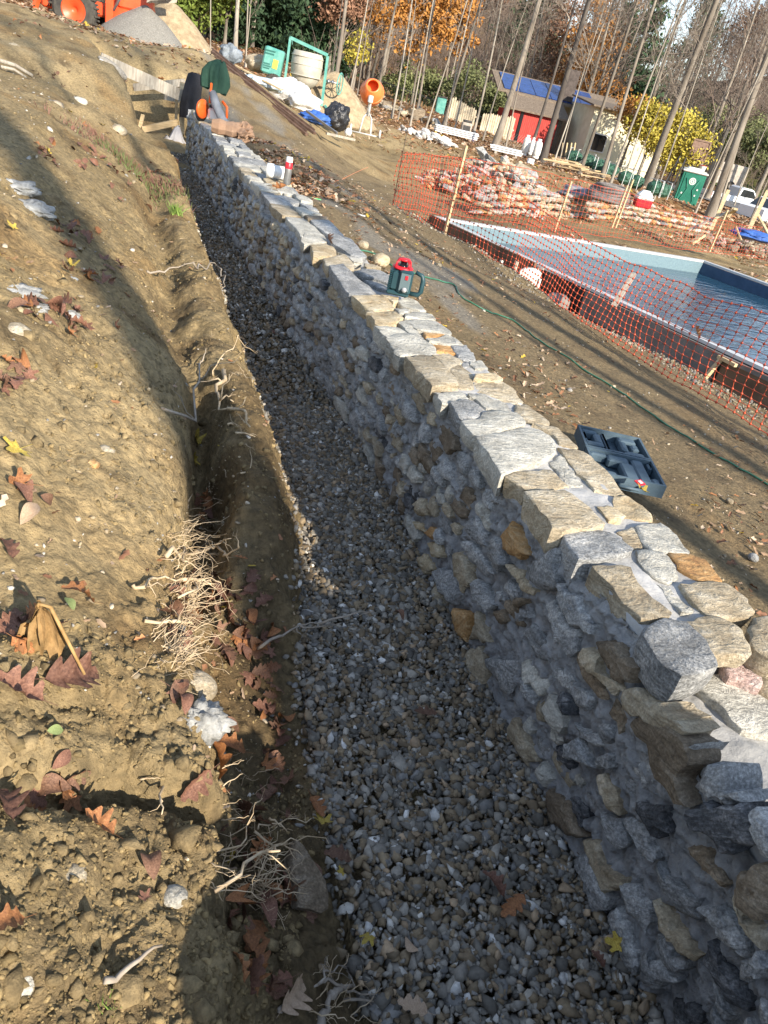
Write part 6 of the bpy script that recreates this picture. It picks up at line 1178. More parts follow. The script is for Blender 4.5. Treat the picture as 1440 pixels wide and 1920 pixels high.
lump('black_bag', 629, 240, 18.8, (.62, .55, .62), 'black_plastic', 'large shiny black rubbish bag', 'bag', 7, .2, 3.2); lump('white_bucket_lump', 652, 254, 18.6, (.18, .18, .2), 'bag_white', 'small white lump beside the black bag', 'sack', 8, .1)
lump('stone_block', 484, 132, 24, (.9, .6, .5), 'stone_tan', 'tan rock left of the green engine box', 'stone', 9, .12)
# plaster mixer
mat('mint_paint', (.07, .26, .22), (.16, .38, .32), 4, .4, .1, 20); mat('drum_grey', (.33, .31, .25), (.50, .47, .39), 3, .7, .3, 20); mat('yellow_label', (.75, .62, .08), rough=.5)
mx = empty('plaster_mixer', tuple(W(560, 195, 24)), (0, 0, YAW), 'mint-green towable mixer with large grey tub in a lifting frame', 'mixer')
b = MB(); b.lathe([(.0, .25), (.22, .26), (.40, .45), (.47, .62), (.50, .90), (.49, 1.15), (.44, 1.26), (.40, 1.26), (.42, 1.1), (.0, 1.0)], 32, Matrix.Translation((.1, 0, .22)), False); b.build('tub', 'drum_grey', mx, True)
for z_ in (.82, 1.12, 1.34): b = MB(); b.lathe([(.49, z_-.015), (.525, z_), (.49, z_+.015)], 32, Matrix.Translation((.1, 0, 0))); b.build('hoop', 'drum_grey', mx, True)
b = MB(); b.beam((-.52, -.1, .2), (-.5, -.1, 1.75), .07, .07); b.beam((.75, -.1, -.3), (.72, -.1, 1.5), .08, .08); b.beam((-.5, -.1, 1.75), (.72, -.1, 1.52), .08, .09); b.beam((-.5, -.1, 1.75), (-.5, .5, 1.6), .06, .06); b.beam((-.55, -.1, .25), (.75, -.1, .15), .07, .07); b.build('frame', 'mint_paint', mx)
b = MB(); b.box((-.95, .0, 1.0), (.62, .55, .75), (0, .12, 0), bevel=.05); b.build('engine_box', 'mint_paint', mx); b = MB(); b.box((-.85, -.285, .95), (.16, .01, .25), (0, .12, 0)); b.build('label', 'yellow_label', mx)
mat('print_dark', (.02, .12, .10), rough=.6); b = MB()
for r_i, (z_, w_) in enumerate(((1.28, .34), (1.2, .3), (.92, .2), (.86, .22), (.80, .18))):
    x = -1.2
    while x < -1.2+w_: b.box((x, -.285, z_+.03*(-1.05-x)), (.022, .006, .04)); x += .034
b.build('lettering', 'print_dark', mx)
w_ = wheel(mx, -.80, -.25, .26, .14, 'bucket_steel'); w_.location = (-.85, -.33, .42)
b = MB(); b.lathe([(.30, -.02), (.33, 0), (.30, .02), (.27, 0), (.30, -.02)], 28, Matrix.Translation((1.22, -.05, .82))@Matrix.Rotation(PI/2, 4, 'Y')@Matrix.Rotation(.25, 4, 'X'), False)
for k in range(4): a = k*PI/4; b.tube([(1.22, -.05+.3*math.cos(a), .82+.3*math.sin(a)), (1.22, -.05-.3*math.cos(a), .82-.3*math.sin(a))], .012, 5)
b.build('hand_wheel', 'mint_paint', mx, True); b = MB(); b.tube([(.72, -.05, .82), (1.22, -.05, .82)], .03, 8); [b.lathe([(.06, -.03), (.07, 0), (.06, .03)], 12, Matrix.Translation((x, -.05, .82))@Matrix.Rotation(PI/2, 4, 'Y')) for x in (.85, .98)]; b.build('shaft', 'steel', mx, True)
b = MB(); b.beam((.85, -.2, .15), (1.35, -.35, -.30), .06, .06); b.build('tow_bar', 'mint_paint', mx); lump('cement_bag', 563, 112, 23.9, (.42, .3, .16), 'bag_white', 'small white bag lying on top of the mixer frame', 'bag', 12, .1)
for a, b_, lb in (((588, 208, 22.5), (583, 228, 22.3), 0), ((597, 190, 22.5), (600, 228, 22), 0)): bpart('prop', a, b_, .05, .05, 'machine_dark', mx, Vector(mx.location)).matrix_parent_inverse = Matrix.Rotation(YAW, 4, 'Z').inverted()
# orange concrete mixer
mat('mixer_orange', (.72, .16, .04), (.80, .21, .06), 3, .35); cm = empty('cement_mixer', tuple(W(684, 252, 21.3)), (0, 0, YAW), 'small cement mixer with orange drum tilted towards the camera on a grey stand', 'cement mixer')
MD = Matrix.Translation((.0, -.05, 1.10))@Matrix.Rotation(math.radians(62), 4, 'X'); b = MB(); b.lathe([(.0, -.34), (.22, -.33), (.31, -.2), (.325, .0), (.31, .10), (.20, .30), (.17, .33), (.15, .31), (.26, .05), (.2, -.2)], 30, MD, False); b.build('drum', 'mixer_orange', cm, True)
b = MB(); b.lathe([(.325, -.02), (.345, 0), (.325, .02)], 30, MD); b.build('drum_band', 'mixer_orange', cm, True)
mat('stand_grey', (.42, .42, .40), (.55, .54, .51), 5, .5)
b = MB(); b.tube([(0, -.30, .95), (0, -.12, .62), (0, 0, .5)], .045, 8); b.box((0, -.28, .92), (.14, .2, .22), bevel=.03); b.build('motor_arm', 'stand_grey', cm)
b = MB()
for s in (-1, 1): b.tube([(s*.03, 0, .55), (s*.12, -.1, .42), (s*.16, -.25, .02)], .022, 7); b.tube([(s*.03, 0, .55), (s*.12, .15, .4), (s*.18, .3, .02)], .022, 7); b.tube([(s*.16, -.25, .03), (s*.18, .3, .03)], .02, 6)
b.tube([(-.42, -.25, .03), (.42, -.25, .03)], .02, 6); b.build('stand', 'stand_grey', cm, True)
for s in (-1, 1): b = MB(); b.lathe([(.0, -.03), (.10, -.03), (.12, 0), (.10, .03), (.0, .03)], 16, Matrix.Translation((s*.42, -.25, .10))@Matrix.Rotation(PI/2, 4, 'Y')); b.build('wheel', 'stand_grey', cm, True)
# stacked white boards, tanks, pickets, red shed, house
mat('white_board', (.60, .60, .58), (.74, .74, .72), 6, .6); mat('picket', (.46, .38, .26), (.62, .53, .38), 3, .85, .3, 20, rnd=.12); mat('red_wall', (.36, .035, .028), (.48, .055, .04), 2, .7, .3, 20, rnd=.05); mat('shingle', (.10, .075, .055), (.19, .15, .11), 9, .9, .5, 20, rnd=.15); mat('cream_wall', (.60, .54, .36), (.70, .65, .47), 2, .9, .2, 20, rnd=.02)
mat('solar', (.008, .03, .12), (.015, .05, .20), 3, .15, spec=.8); mat('tank_white', (.70, .69, .64), rough=.4); mat('dark_brick', (.05, .04, .035), (.10, .08, .07), 6, .9); mat('window_dark', (.01, .012, .015), rough=.1, spec=.6); mat('trim_white', (.62, .61, .57), rough=.5)
def stack(px, py, s, L, nx, nz_, label, yaw=0):
    P = W(px, py, s); P[2] = gz(P[0], P[1]); r = empty('board_stack', tuple(P), (0, 0, YAW+yaw), label, 'board stack')
    for k in (-.35, .35): MB().box((k*L, 0, .05), (.09, nx*.15, .1)).build('bearer', 'wood_grey', r)
    for i in range(nx):
        for j in range(nz_): MB().box((RNG.normal()*.04, (i-(nx-1)/2)*.16+RNG.normal()*.01, .13+.072*j), (L, .125, .045)).build('board', 'white_board', r)
stack(853, 262, 33, 1.9, 4, 4, 'stack of long white boards lying on bearers at the edge of the woods', -.1); stack(945, 300, 30, 1.2, 4, 3, 'smaller stack of white boards, nearer the propane tanks', -.1)
MB_ = MB(); 
for px0, py0, px1, py1, s, lb in ((833, 268, 930, 296, 33, 'long thin board lying on the leaves below the white stack'),):
    q = MB(); q.beam(W(px0, py0, s), W(px1, py1, s-1), .12, .05); tagp(q.build('plank', 'wood_new'), lb, 'plank')
def gpt(px, py, s): p = W(px, py, s); p[2] = gz(p[0], p[1]); return p
def tank(px, py, s, r, h, label):
    P = W(px, py, s); t = empty('propane_tank', tuple(P), (0, 0, 0), label, 'tank'); b = MB(); b.lathe([(.0, .06), (r*.7, .07), (r, .2), (r, h-.2), (r*.8, h-.06), (r*.3, h), (.0, h)], 22, None, False); b.build('cylinder', 'tank_white', t, True)
    b = MB(); b.lathe([(r*.5, h-.05), (r*.5, h+.07), (r*.44, h+.07), (r*.44, h-.05)], 16, None, False); b.build('collar', 'tank_white', t, True); b = MB(); b.lathe([(r*.8, 0), (r*.85, .1), (r*.8, .1)], 16); b.build('foot_ring', 'tank_white', t, True)
tank(981, 292, 36, .17, .85, 'white propane tank, leftmost of the three by the red shed'); tank(993, 290, 37, .12, .72, 'slimmer white propane tank, middle of the three'); tank(1003, 297, 35.5, .19, .78, 'stout white propane tank, rightmost of the three')
pf = empty('picket_fence', tuple(gpt(880, 270, 44)), (0, 0, YAW+.0), 'pale wooden picket fence behind the white boards', 'fence')
for seg_i, (x0, x1, h0, h1) in enumerate(((-1.5, .15, 1.55, 1.35), (.45, 2.4, 1.35, 1.7))):
    k = int((x1-x0)/.13)
    for i in range(k):
        x = x0+.13*i; h = h0+(h1-h0)*i/k+RNG.normal()*.03; g0 = -.5-.10*x
        b = MB(); b.prism([(-.055, 0), (.055, 0), (.055, h), (0, h+.08), (-.055, h)], -.012, .012, Matrix.Translation((x, 0, g0))@Matrix(((1, 0, 0, 0), (0, 0, 1, 0), (0, 1, 0, 0), (0, 0, 0, 1)))); b.build('picket', 'picket', pf)
    for z_ in (.3, 1.05): b = MB(); b.beam((x0-.05, .05, -.5-.10*x0+z_), (x1, .05, -.5-.10*x1+z_), .04, .08); b.build('rail', 'picket', pf)
ap = empty('heater_unit', tuple(W(868, 266, 37)), (0, 0, YAW), 'grey metal pool heater cabinet in front of the picket fence', 'heater'); MB().box((0, 0, .45), (.5, .5, .85), bevel=.04).build('cabinet', 'bucket_steel', ap); MB().box((0, -.26, .5), (.36, .01, .5)).build('grille', 'machine_dark', ap); MB().box((0, 0, .93), (.42, .42, .1), bevel=.03).build('hood', 'machine_dark', ap)
ap = empty('pump_unit', tuple(W(882, 268, 37)), (0, 0, YAW), 'low blue and black pump beside the grey heater cabinet', 'pump'); MB().box((0, 0, .2), (.35, .3, .3), bevel=.05).build('casing', 'tarp_blue', ap); MB().box((.05, 0, .45), (.2, .2, .25), bevel=.04).build('motor', 'machine_dark', ap)
b = MB()
for i in range(9):
    for s in (-1, 1): b.beam((-.5+.12*i, 0, 0), (-.5+.12*i+s*.5, 0, .85), .012, .012)
tagp(b.build('lattice_panel', 'wood_grey', None, False, tuple(W(950, 284, 35)), (.3, 0, YAW)), 'diamond lattice panel leaning against the bank below the red shed', 'lattice')
MBk = empty('blue_bucket', tuple(W(990, 320, 29)), (0, 0, .3), 'blue and white bucket-shaped cooler by the leaf litter', 'bucket'); MB().lathe([(.0, 0), (.13, 0), (.14, .22), (.0, .22)], 16, None, False).build('pail', 'tarp_blue', MBk, True); MB().lathe([(.145, .22), (.14, .42), (.12, .44), (.0, .44)], 16, None, False).build('lid', 'bag_white', MBk, True)
H = empty('house', tuple(W(1060, 285, 50)), (0, 0, YAW+.10), 'low house with cream wall, red board wall and blue solar panels on the roof', 'house')
def hp_(px, py, s): return Matrix.Rotation(-(YAW+.10), 3, 'Z')@(Vector(W(px, py, s))-H.location)
zE = 2.35
MB().box((3.3, 2.0, .4), (5.4, 7.0, 5.2)).build('cream_wall', 'cream_wall', H)
for i in range(24): MB().box((-3.9+.135*i, .9, -.1), (.122, .05, 3.7)).build('red_board', 'red_wall', H)
MB().box((-2.35, 3.0, -.1), (3.3, 4.1, 3.6)).build('red_room', 'red_wall', H); MB().box((-.65, .86, -.1), (.30, .08, 3.7)).build('door_gap', 'window_dark', H); MB().box((-3.35, .84, -.1), (.22, .06, 3.7)).build('door_gap', 'window_dark', H)
def slab(name, a, b_, c_, d_, th, m, par):
    V = [Vector(v) for v in (a, b_, c_, d_)]; q = MB(); q.add(V+[v+Vector((0, 0, th)) for v in V], [(3, 2, 1, 0), (4, 5, 6, 7), (0, 1, 5, 4), (1, 2, 6, 5), (2, 3, 7, 6), (3, 0, 4, 7)]); return q.build(name, m, par)
slab('porch_roof', (-4.3, .55, 1.75), (-.1, .55, 1.75), (-.1, 3.2, 2.65), (-4.3, 3.2, 2.65), .1, 'shingle', H)
slab('roof', (-4.9, 2.9, 2.62), (6.9, -2.0+4.9, 2.62), (6.9, 6.2, 3.75), (-4.9, 6.2, 3.75), .12, 'shingle', H); slab('roof', (.3, -1.9, 2.95), (6.6, -1.9, 2.95), (6.6, 2.9, 3.35), (.3, 2.9, 3.35), .10, 'shingle', H)
for i in range(6):
    for j in range(2):
        x0 = -4.4+1.15*i; f = lambda v: 2.62+(v-2.9)*(1.13/3.3)+.15; y0 = 3.15+1.35*j; slab('solar_panel', (x0, y0, f(y0)), (x0+1.1, y0, f(y0)), (x0+1.1, y0+1.3, f(y0+1.3)), (x0, y0+1.3, f(y0+1.3)), .04, 'solar', H)
MB().box((.2, 3.6, 3.9), (.7, .7, 1.9)).build('chimney', 'dark_brick', H)
fr = MB().box((1.5, -1.53, 1.0), (1.0, .06, 1.1)).build('window', 'trim_white', H); MB().box((1.5, -1.57, 1.0), (.84, .03, .94)).build('pane', 'window_dark', fr)
MB().beam((.6, -1.56, .0), (6.0, -1.56, .0), .03, .05).build('wall_band', 'trim_white', H)
# green wrapped bales, timber scraps
mat('bale_green', (.012, .055, .032), (.05, .13, .085), 5, .45, .9, 10, bdist=.05)
rb = [(1072, 304, 33, 'green mesh-wrapped stone bale, first of the row from the left'), (1100, 313, 32.5, 'green mesh-wrapped stone bale, second of the row from the left'), (1119, 322, 32, 'green mesh-wrapped stone bale, third of the row, under a white lump'), (1140, 330, 31.5, 'low green bale half hidden behind the thick grey trunk'), (1168, 344, 30.5, 'wide green wrapped bale behind the white pole'), (1188, 352, 30.5, 'dark green wrapped bale right of the white pole'), (1222, 364, 30, 'tall dark green wrapped bale beside the black ladder'), (1238, 368, 30, 'last green wrapped bale before the portable toilet')]
for i, (px, py, s, lb) in enumerate(rb): lump('wrapped_bale', px, py+3, s, (.56, .5, .44), 'bale_green', lb, 'bale', 30+i, .10, 3, .35)
rs = np.random.RandomState(15)
for i in range(11):
    px = 1050+rs.rand()*85; py = 302+(px-1050)*.45+rs.normal()*5; a = W(px, py, 30+rs.rand()); ang = YAW+rs.normal()*.3-.25; L = rs.uniform(.8, 1.8); q = MB(); q.beam(a-np.array([math.cos(ang), math.sin(ang), .05])*L/2, a+np.array([math.cos(ang), math.sin(ang), .05])*L/2, .12, .04)
    o = q.build('scrap_timber', 'wood_new'); tagp(o, 'scrap timber lying in the tangled wood pile left of the green bales', 'timber', 'scrap timbers left of the bales')
b = MB(); b.beam(W(1153, 334, 30.5), W(1200, 346, 30.3), .06, .06); tagp(b.build('white_pole', 'white_board'), 'white pole lying across the green bales', 'pole')
for i, px in enumerate((1052, 1060, 1068, 1075)): b = MB(); b.beam(W(px, 292, 33), W(px+4, 268, 33), .05, .05); tagp(b.build('garden_stake', 'wood_new'), 'pale stake in the little stand left of the cream wall', 'stake', 'pale stakes beside the cream wall')
# portable toilet
mat('toilet_green', (.015, .13, .085), (.03, .18, .12), 3, .4); mat('toilet_white', (.66, .66, .60), rough=.5); mat('sign_white', (.70, .72, .66), rough=.5)
PT = empty('portable_toilet', tuple(W(1272, 402, 35)), (0, 0, YAW-.25), 'dark green portable toilet with white roof and round white sign on its door', 'portable toilet')
MB().box((0, 0, .9), (1.05, 1.05, 1.85), bevel=.03).build('cabin', 'toilet_green', PT); b = MB(); b.box((0, 0, 1.88), (1.16, 1.16, .10), bevel=.04); b.box((0, 0, 1.98), (1.0, 1.0, .14), bevel=.06, taper=.7); b.build('roof', 'toilet_white', PT)
dr = MB().box((0, -.54, .95), (.82, .03, 1.72), bevel=.012).build('door', 'toilet_green', PT)
for x in (-.18, .18): b = MB(); b.tube([(x*1.6, -.57, 1.6), (x*.7, -.57, 1.15), (x*1.6, -.57, .7), (x*.7, -.57, .3)], .022, 6); b.build('moulding', 'toilet_green', PT, True)
RZ = Matrix.Rotation(PI/2, 4, 'X'); b = MB(); b.lathe([(.0, 0), (.15, 0), (.15, .012), (.0, .012)], 24, Matrix.Translation((.0, -.56, 1.50))@RZ); b.build('sign', 'sign_white', PT)
b = MB(); b.lathe([(.09, .0), (.11, .0), (.11, .006), (.09, .006)], 24, Matrix.Translation((.0, -.574, 1.50))@RZ, False); b.box((0, -.578, 1.50), (.03, .004, .12)); b.build('sign_print', 'toilet_green', PT)
for x, z_ in ((-.3, .95), (.3, .95), (.33, 1.2)): MB().box((x, -.57, z_), (.06, .02, .07)).build('latch', 'toilet_white', PT)
# cooler, coil, hoop, vehicles
cl = empty('drink_cooler', tuple(W(1202, 388, 19.5)), (0, 0, YAW), 'red drink cooler with white peaked lid on the low stone wall', 'cooler'); MB().box((0, 0, .09), (.42, .3, .2), bevel=.03, taper=1.04).build('body', 'can_red', cl); b = MB(); b.box((0, 0, .22), (.44, .32, .07), bevel=.02); b.box((0, 0, .33), (.40, .28, .16), bevel=.04, taper=.6); b.build('lid', 'can_white', cl)
mat('coil_dark', (.10, .09, .085), (.20, .175, .16), 6, .7, .8, 14, bdist=.03); b = MB(); P0 = W(1138, 378, 19.6)
for k in range(7):
    r = .62-.03*k; b.tube([P0+np.array([r*math.cos(a)+.03*math.sin(3*a+k), r*.8*math.sin(a), .05+.055*k+.02*math.sin(2*a+k)]) for a in np.linspace(0, 2*PI, 30)], .038, 7)
b.blob(tuple(P0+[0, 0, .12]), (1.1, .9, .3), 4, .2, 30, 18, 3); tagp(b.build('coiled_cover', 'coil_dark', None, True), 'heaped coil of dark crumpled tubing on the low stone wall', 'coil')
lump('brown_tarp', 1080, 372, 20.5, (1.0, .8, .35), 'cloth_grey', 'dark brown sheet bunched left of the coiled tubing', 'tarp', 33, .3)
hb = empty('basketball_hoop', tuple(W(1278, 372, 45)), (0, 0, YAW), 'basketball hoop with brown backboard and red rim above the portable toilet', 'basketball hoop'); MB().tube([(0, .2, -.5), (0, .2, 2.6)], .06, 8).build('pole', 'machine_dark', hb, True)
b = MB(); [b.box(c_, d_) for c_, d_ in (((0, 0, 3.2), (1.1, .04, .09)), ((0, 0, 2.2), (1.1, .04, .09)), ((-.5, 0, 2.7), (.09, .041, 1.0)), ((.5, 0, 2.7), (.09, .041, 1.0)), ((0, .03, 2.7), (1.0, .015, .95)))]; b.build('backboard', 'rust_steel', hb); b = MB(); b.lathe([(.22, 0), (.24, .015), (.22, .03)], 20, Matrix.Translation((.45, -.25, 1.95))); b.build('rim', 'can_red', hb, True)
b = MB(); b.lathe([(.22, 0), (.15, -.35)], 12, Matrix.Translation((.45, -.25, 1.95)), False); b.build('net', 'trim_white', hb)
ld = empty('stepladder', tuple(W(1248, 358, 34)), (0, 0, YAW), 'black stepladder standing left of the portable toilet', 'ladder')
for s in (-1, 1): b = MB(); b.beam((s*.22, 0, 0), (s*.15+.3, .2, 1.5), .05, .04); b.build('rail', 'black_matte', ld); b = MB(); b.beam((s*.22+.5, .5, 0), (s*.15+.3, .22, 1.5), .04, .04); b.build('leg', 'black_matte', ld)
for k in range(5): b = MB(); t = (k+.5)/5.5; b.beam((-.22+.37*t-.05, .2*t, 1.5*t), (.22+.23*t, .2*t, 1.5*t), .08, .025); b.build('step', 'black_matte', ld)
mat('car_white', (.72, .73, .74), rough=.2, spec=.6); mat('glass_dark', (.015, .02, .025), rough=.05, spec=.8)
def pickup(P, yaw, label):
    t = empty('pickup_truck', tuple(P), (0, 0, yaw), label, 'pickup truck'); XZ = Matrix(((1, 0, 0, 0), (0, 0, 1, 0), (0, 1, 0, 0), (0, 0, 0, 1)))
    b = MB(); b.prism([(-2.7, .45), (2.6, .45), (2.7, .6), (2.65, 1.0), (1.3, 1.12), (-.35, 1.15), (-.4, 1.12), (-2.7, 1.12)], -.92, .92, XZ); b.build('body', 'car_white', t)
    b = MB(); b.prism([(-.42, 1.12), (1.35, 1.10), (.75, 1.72), (.45, 1.80), (-.2, 1.80), (-.36, 1.7)], -.78, .78, XZ); b.build('cab', 'car_white', t)
    for s in (-1, 1): b = MB(); b.prism([(-.3, 1.18), (1.15, 1.18), (.68, 1.66), (-.2, 1.68)], s*.79-.01, s*.79+.01, XZ); b.build('side_window', 'glass_dark', t)
    b = MB(); b.box((-1.6, 0, 1.125), (2.1, 1.5, .02)); b.build('bed', 'machine_dark', t); b = MB(); b.beam((1.33, 0, 1.15), (.76, 0, 1.70), 1.3, .02); b.build('windscreen', 'glass_dark', t)
    for x in (-1.7, 1.75):
        for s in (-1, 1): w = wheel(t, x, s*.8, .38, .24, 'bucket_steel'); b = MB(); b.lathe([(.39, -.01), (.47, -.01), (.47, .01), (.39, .01)], 24, Matrix.Translation((x, s*.925, .42))@Matrix.Rotation(PI/2, 4, 'X'), False); b.build('wheel_arch', 'machine_dark', t)
    for s in (-.75, .75): MB().box((2.66, s, .85), (.06, .25, .18)).build('headlight', 'trim_white', t); MB().box((-2.71, s*1.13, .9), (.03, .12, .3)).build('tail_light', 'can_red', t)
    return t
pickup(W(1372, 393, 58)-[0, 0, .1], YAW+.15, 'white pickup truck parked on the driveway at the far right'); 
cr = empty('white_car', tuple(W(1440, 425, 44)), (0, 0, YAW+.5), 'white car cut by the right edge, nearer than the pickup', 'car'); XZ = Matrix(((1, 0, 0, 0), (0, 0, 1, 0), (0, 1, 0, 0), (0, 0, 0, 1)))
b = MB(); b.prism([(-2.2, .35), (2.2, .35), (2.25, .75), (1.2, .95), (-1.7, 1.0), (-2.2, .9)], -.87, .87, XZ); b.build('body', 'car_white', cr); b = MB(); b.prism([(-1.6, .99), (1.1, .96), (.4, 1.42), (-.9, 1.45)], -.72, .72, XZ); b.build('cabin_glass', 'glass_dark', cr); b = MB(); b.prism([(-.95, 1.44), (.45, 1.41), (.35, 1.47), (-.8, 1.49)], -.7, .7, XZ); b.build('roof', 'car_white', cr)
for x in (-1.4, 1.4):
    for s in (-1, 1): wheel(cr, x, s*.76, .33, .22, 'bucket_steel')
tb = empty('trailer_box', tuple(W(1352, 352, 62)), (0, 0, YAW), 'grey box trailer behind the leaning trunk at the right', 'trailer'); MB().box((0, 0, 1.1), (2.6, 1.8, 1.6), bevel=.05).build('box', 'bucket_steel', tb); [wheel(tb, .3, s*.95, .32, .2, 'bucket_steel') for s in (-1, 1)]
# timbers at the right
TB = [((1333, 432, 20), (1366, 357, 20.5), .09, 'wood_new', 'long pale timber leaning against the big trunk at the right'), ((1290, 432, 20), (1368, 396, 20.5), .08, 'wood_grey', 'dark timber brace crossing behind the leaning pale one'), ((1368, 400, 20.5), (1380, 392, 19), .1, 'wood_new', 'short pale block at the top of the crossed timbers'), ((1405, 430, 18.5), (1440, 358, 19), .09, 'wood_new', 'upright pale timber near the right edge'), ((1446, 448, 18), (1420, 400, 18.8), .07, 'wood_new', 'timber leaning the other way against the right-edge post'), ((1296, 456, 17.5), (1320, 440, 17.5), .12, 'wood_new', 'thick short plank lying on the stones at the right'), ((1390, 450, 18), (1380, 425, 18), .06, 'wood_new', 'thin stake left of the blue tarp'), ((1332, 435, 19.5), (1352, 438, 19.4), .12, 'wood_new', 'pale board end at the foot of the leaning timber'), ((1365, 408, 20), (1376, 390, 20), .07, 'wood_new', 'small white-topped post between the timbers')]
for a, b_, w, m, lb in TB: q = MB(); q.beam(W(*a), W(*b_), w, w*.5); tagp(q.build('timber', m), lb, 'timber')
lump('blue_tarp', 1410, 448, 18.3, (1.1, .9, .22), 'tarp_blue', 'dull blue tarp spread under the timbers at the right edge', 'tarp', 41, .2)
# black railing fence, blue cover, teal bin
mat('rail_black', (.012, .012, .014), rough=.5); BF = empty('black_railing', tuple(gpt(800, 226, 50)), (0, 0, YAW), 'black metal railing fence along the lawn behind the boulders', 'fence')
for i in range(46): x = -4.2+.17*i; b = MB(); b.beam((x, 0, -.10*x-.1), (x, 0, -.10*x+1.15), .022, .022); b.build('bar', 'rail_black', BF)
for z_ in (.12, 1.05): b = MB(); b.beam((-4.25, 0, .425+z_), (3.6, 0, -.36+z_), .03, .04); b.build('rail', 'rail_black', BF)
lump('blue_cover', 768, 224, 48, (1.3, .9, .5), 'tarp_blue', 'blue covered bundle by the black railing', 'cover', 43, .15); lump('grey_cover', 750, 224, 47.5, (.9, .9, .55), 'tarp_grey', 'grey covered bundle left of the blue one', 'cover', 44, .12)
bn = empty('teal_bin', tuple(gpt(818, 236, 47)), (0, 0, YAW), 'teal bin standing at the end of the black railing', 'bin'); MB().box((0, 0, .5), (.55, .5, 1.0), bevel=.04, taper=1.08).build('body', 'mint_paint', bn); MB().box((0, 0, 1.04), (.64, .58, .07), bevel=.02).build('lid', 'machine_dark', bn)
# driveway and lawn sheets
mat('asphalt', (.10, .10, .10), (.15, .148, .145), 8, .9, .3, 40); mat('lawn', (.09, .14, .03), (.16, .21, .06), 2, .95, .6, 20)
def sheet(name, path, w, m, lift):
    P = [W(*p) for p in path]; P = [(p[0], p[1]) for p in P]; pts = []
    for i in range(len(P)-1):
        for k in range(12): t = k/12; pts.append((P[i][0]*(1-t)+P[i+1][0]*t, P[i][1]*(1-t)+P[i+1][1]*t))
    pts.append(P[-1]); pts = np.array(pts); d = np.gradient(pts, axis=0); d /= np.linalg.norm(d, axis=1, keepdims=True); nrm = np.column_stack([-d[:, 1], d[:, 0]]); V = []
    for j in range(9): q = pts+nrm*((j/8-.5)*w); V.append(np.column_stack([q, ground(q[:, 0], q[:, 1])+lift]))
    n = len(pts); V = np.vstack(V); Fq = [(j*n+i, j*n+i+1, (j+1)*n+i+1, (j+1)*n+i) for j in range(8) for i in range(n-1)]
    o = link(name, npmesh(name, V, np.array(Fq)[:, ::-1], True), m); o['kind'] = 'structure'
sheet('driveway', [(1200, 322, 60), (1280, 342, 58), (1350, 368, 56), (1440, 412, 52), (1560, 470, 46)], 6.5, 'asphalt', .10); sheet('lawn', [(1290, 330, 72), (1380, 355, 68), (1470, 385, 64)], 5, 'lawn', .12); sheet('lawn', [(640, 165, 52), (720, 196, 56), (800, 212, 60), (900, 235, 62)], 6, 'lawn', .12)

# ================================================================== TREES
def gen_tree(rs, H, r0, first=.35, nb=14, spread=.30, lean=(0, 0), twig=3, l3=4, wob=.02, fork=False):
    tr_a, tr_b, tr_ra, tr_rb = [], [], [], []; ca, cb, cra, crb = [], [], [], []
    n = 16; t = np.linspace(0, 1, n); ph = rs.uniform(0, 6, 4); px = H*wob*(np.sin(3*t+ph[0])-math.sin(ph[0]))+lean[0]*H*t; py = H*wob*(np.sin(2.6*t+ph[1])-math.sin(ph[1]))+lean[1]*H*t
    T = np.column_stack([px, py, t*H-.15]); R = r0*(1-.86*t**.9)*(1+.55*np.exp(-t*45))
    for i in range(n-1): tr_a.append(T[i]); tr_b.append(T[i+1]); tr_ra.append(R[i]); tr_rb.append(R[i+1])
    def limb(p, d, L, r, lev):
        m = 5 if lev == 1 else (4 if lev == 2 else 3); P = [p]; d = d/np.linalg.norm(d)
        for i in range(m):
            d = d+rs.normal(0, .13+.05*lev, 3)+np.array([0, 0, .10]); d /= np.linalg.norm(d); P.append(P[-1]+d*L/m)
        for i in range(m): ca.append(P[i]); cb.append(P[i+1]); cra.append(r*(1-.75*i/m)); crb.append(r*(1-.75*(i+1)/m))
        if lev < twig:
            k = rs.poisson(6 if lev == 1 else l3)+1
            for j in range(k):
                i = rs.randint(1, m+1); f = (i/m); dd = P[i]-P[i-1]; dd = dd/np.linalg.norm(dd)+rs.normal(0, .55, 3); limb(P[i], dd, L*rs.uniform(.3, .6)*(1.15-.4*f), r*(1-.75*f)*.6+.003, lev+1)
    for j in range(nb):
        tt = first+(1-first)*(j+rs.rand())/nb; i = min(n-2, int(tt*(n-1))); f = tt*(n-1)-i; p = T[i]*(1-f)+T[i+1]*f; a = rs.uniform(0, 2*PI); el = rs.uniform(.35, 1.1)
        limb(p, np.array([math.cos(a)*math.cos(el), math.sin(a)*math.cos(el), math.sin(el)]), H*spread*rs.uniform(.5, 1.1)*(1.15-.75*tt), np.interp(tt, t, R)*rs.uniform(.3, .5)+.004, 1)
    tv = seg_prisms(np.array(tr_a), np.array(tr_b), tr_ra, tr_rb, 8); cv = seg_prisms(np.array(ca), np.array(cb), np.maximum(cra, .006), np.maximum(crb, .004), 3) if ca else None
    return tv, cv, T
def smooth_trunk(T, R, n=9):
    b = MB(); b.tube([tuple(p) for p in T], list(R), n); return b
_tp = {}
def tree_obj(P, H, r0, label, group=None, seed=0, bark='bark', twm='twig_grey', name='bare_tree', **k):
    rs = np.random.RandomState(seed); tv, cv, T = gen_tree(rs, H, r0, **k); r = empty(name, tuple(P), (0, 0, 0), label, 'tree', group)
    link('trunk', npmesh('trunk', *tv, True), bark, r)
    if cv is not None: link('crown', npmesh('crown', *cv, False), twm, r)
    return r
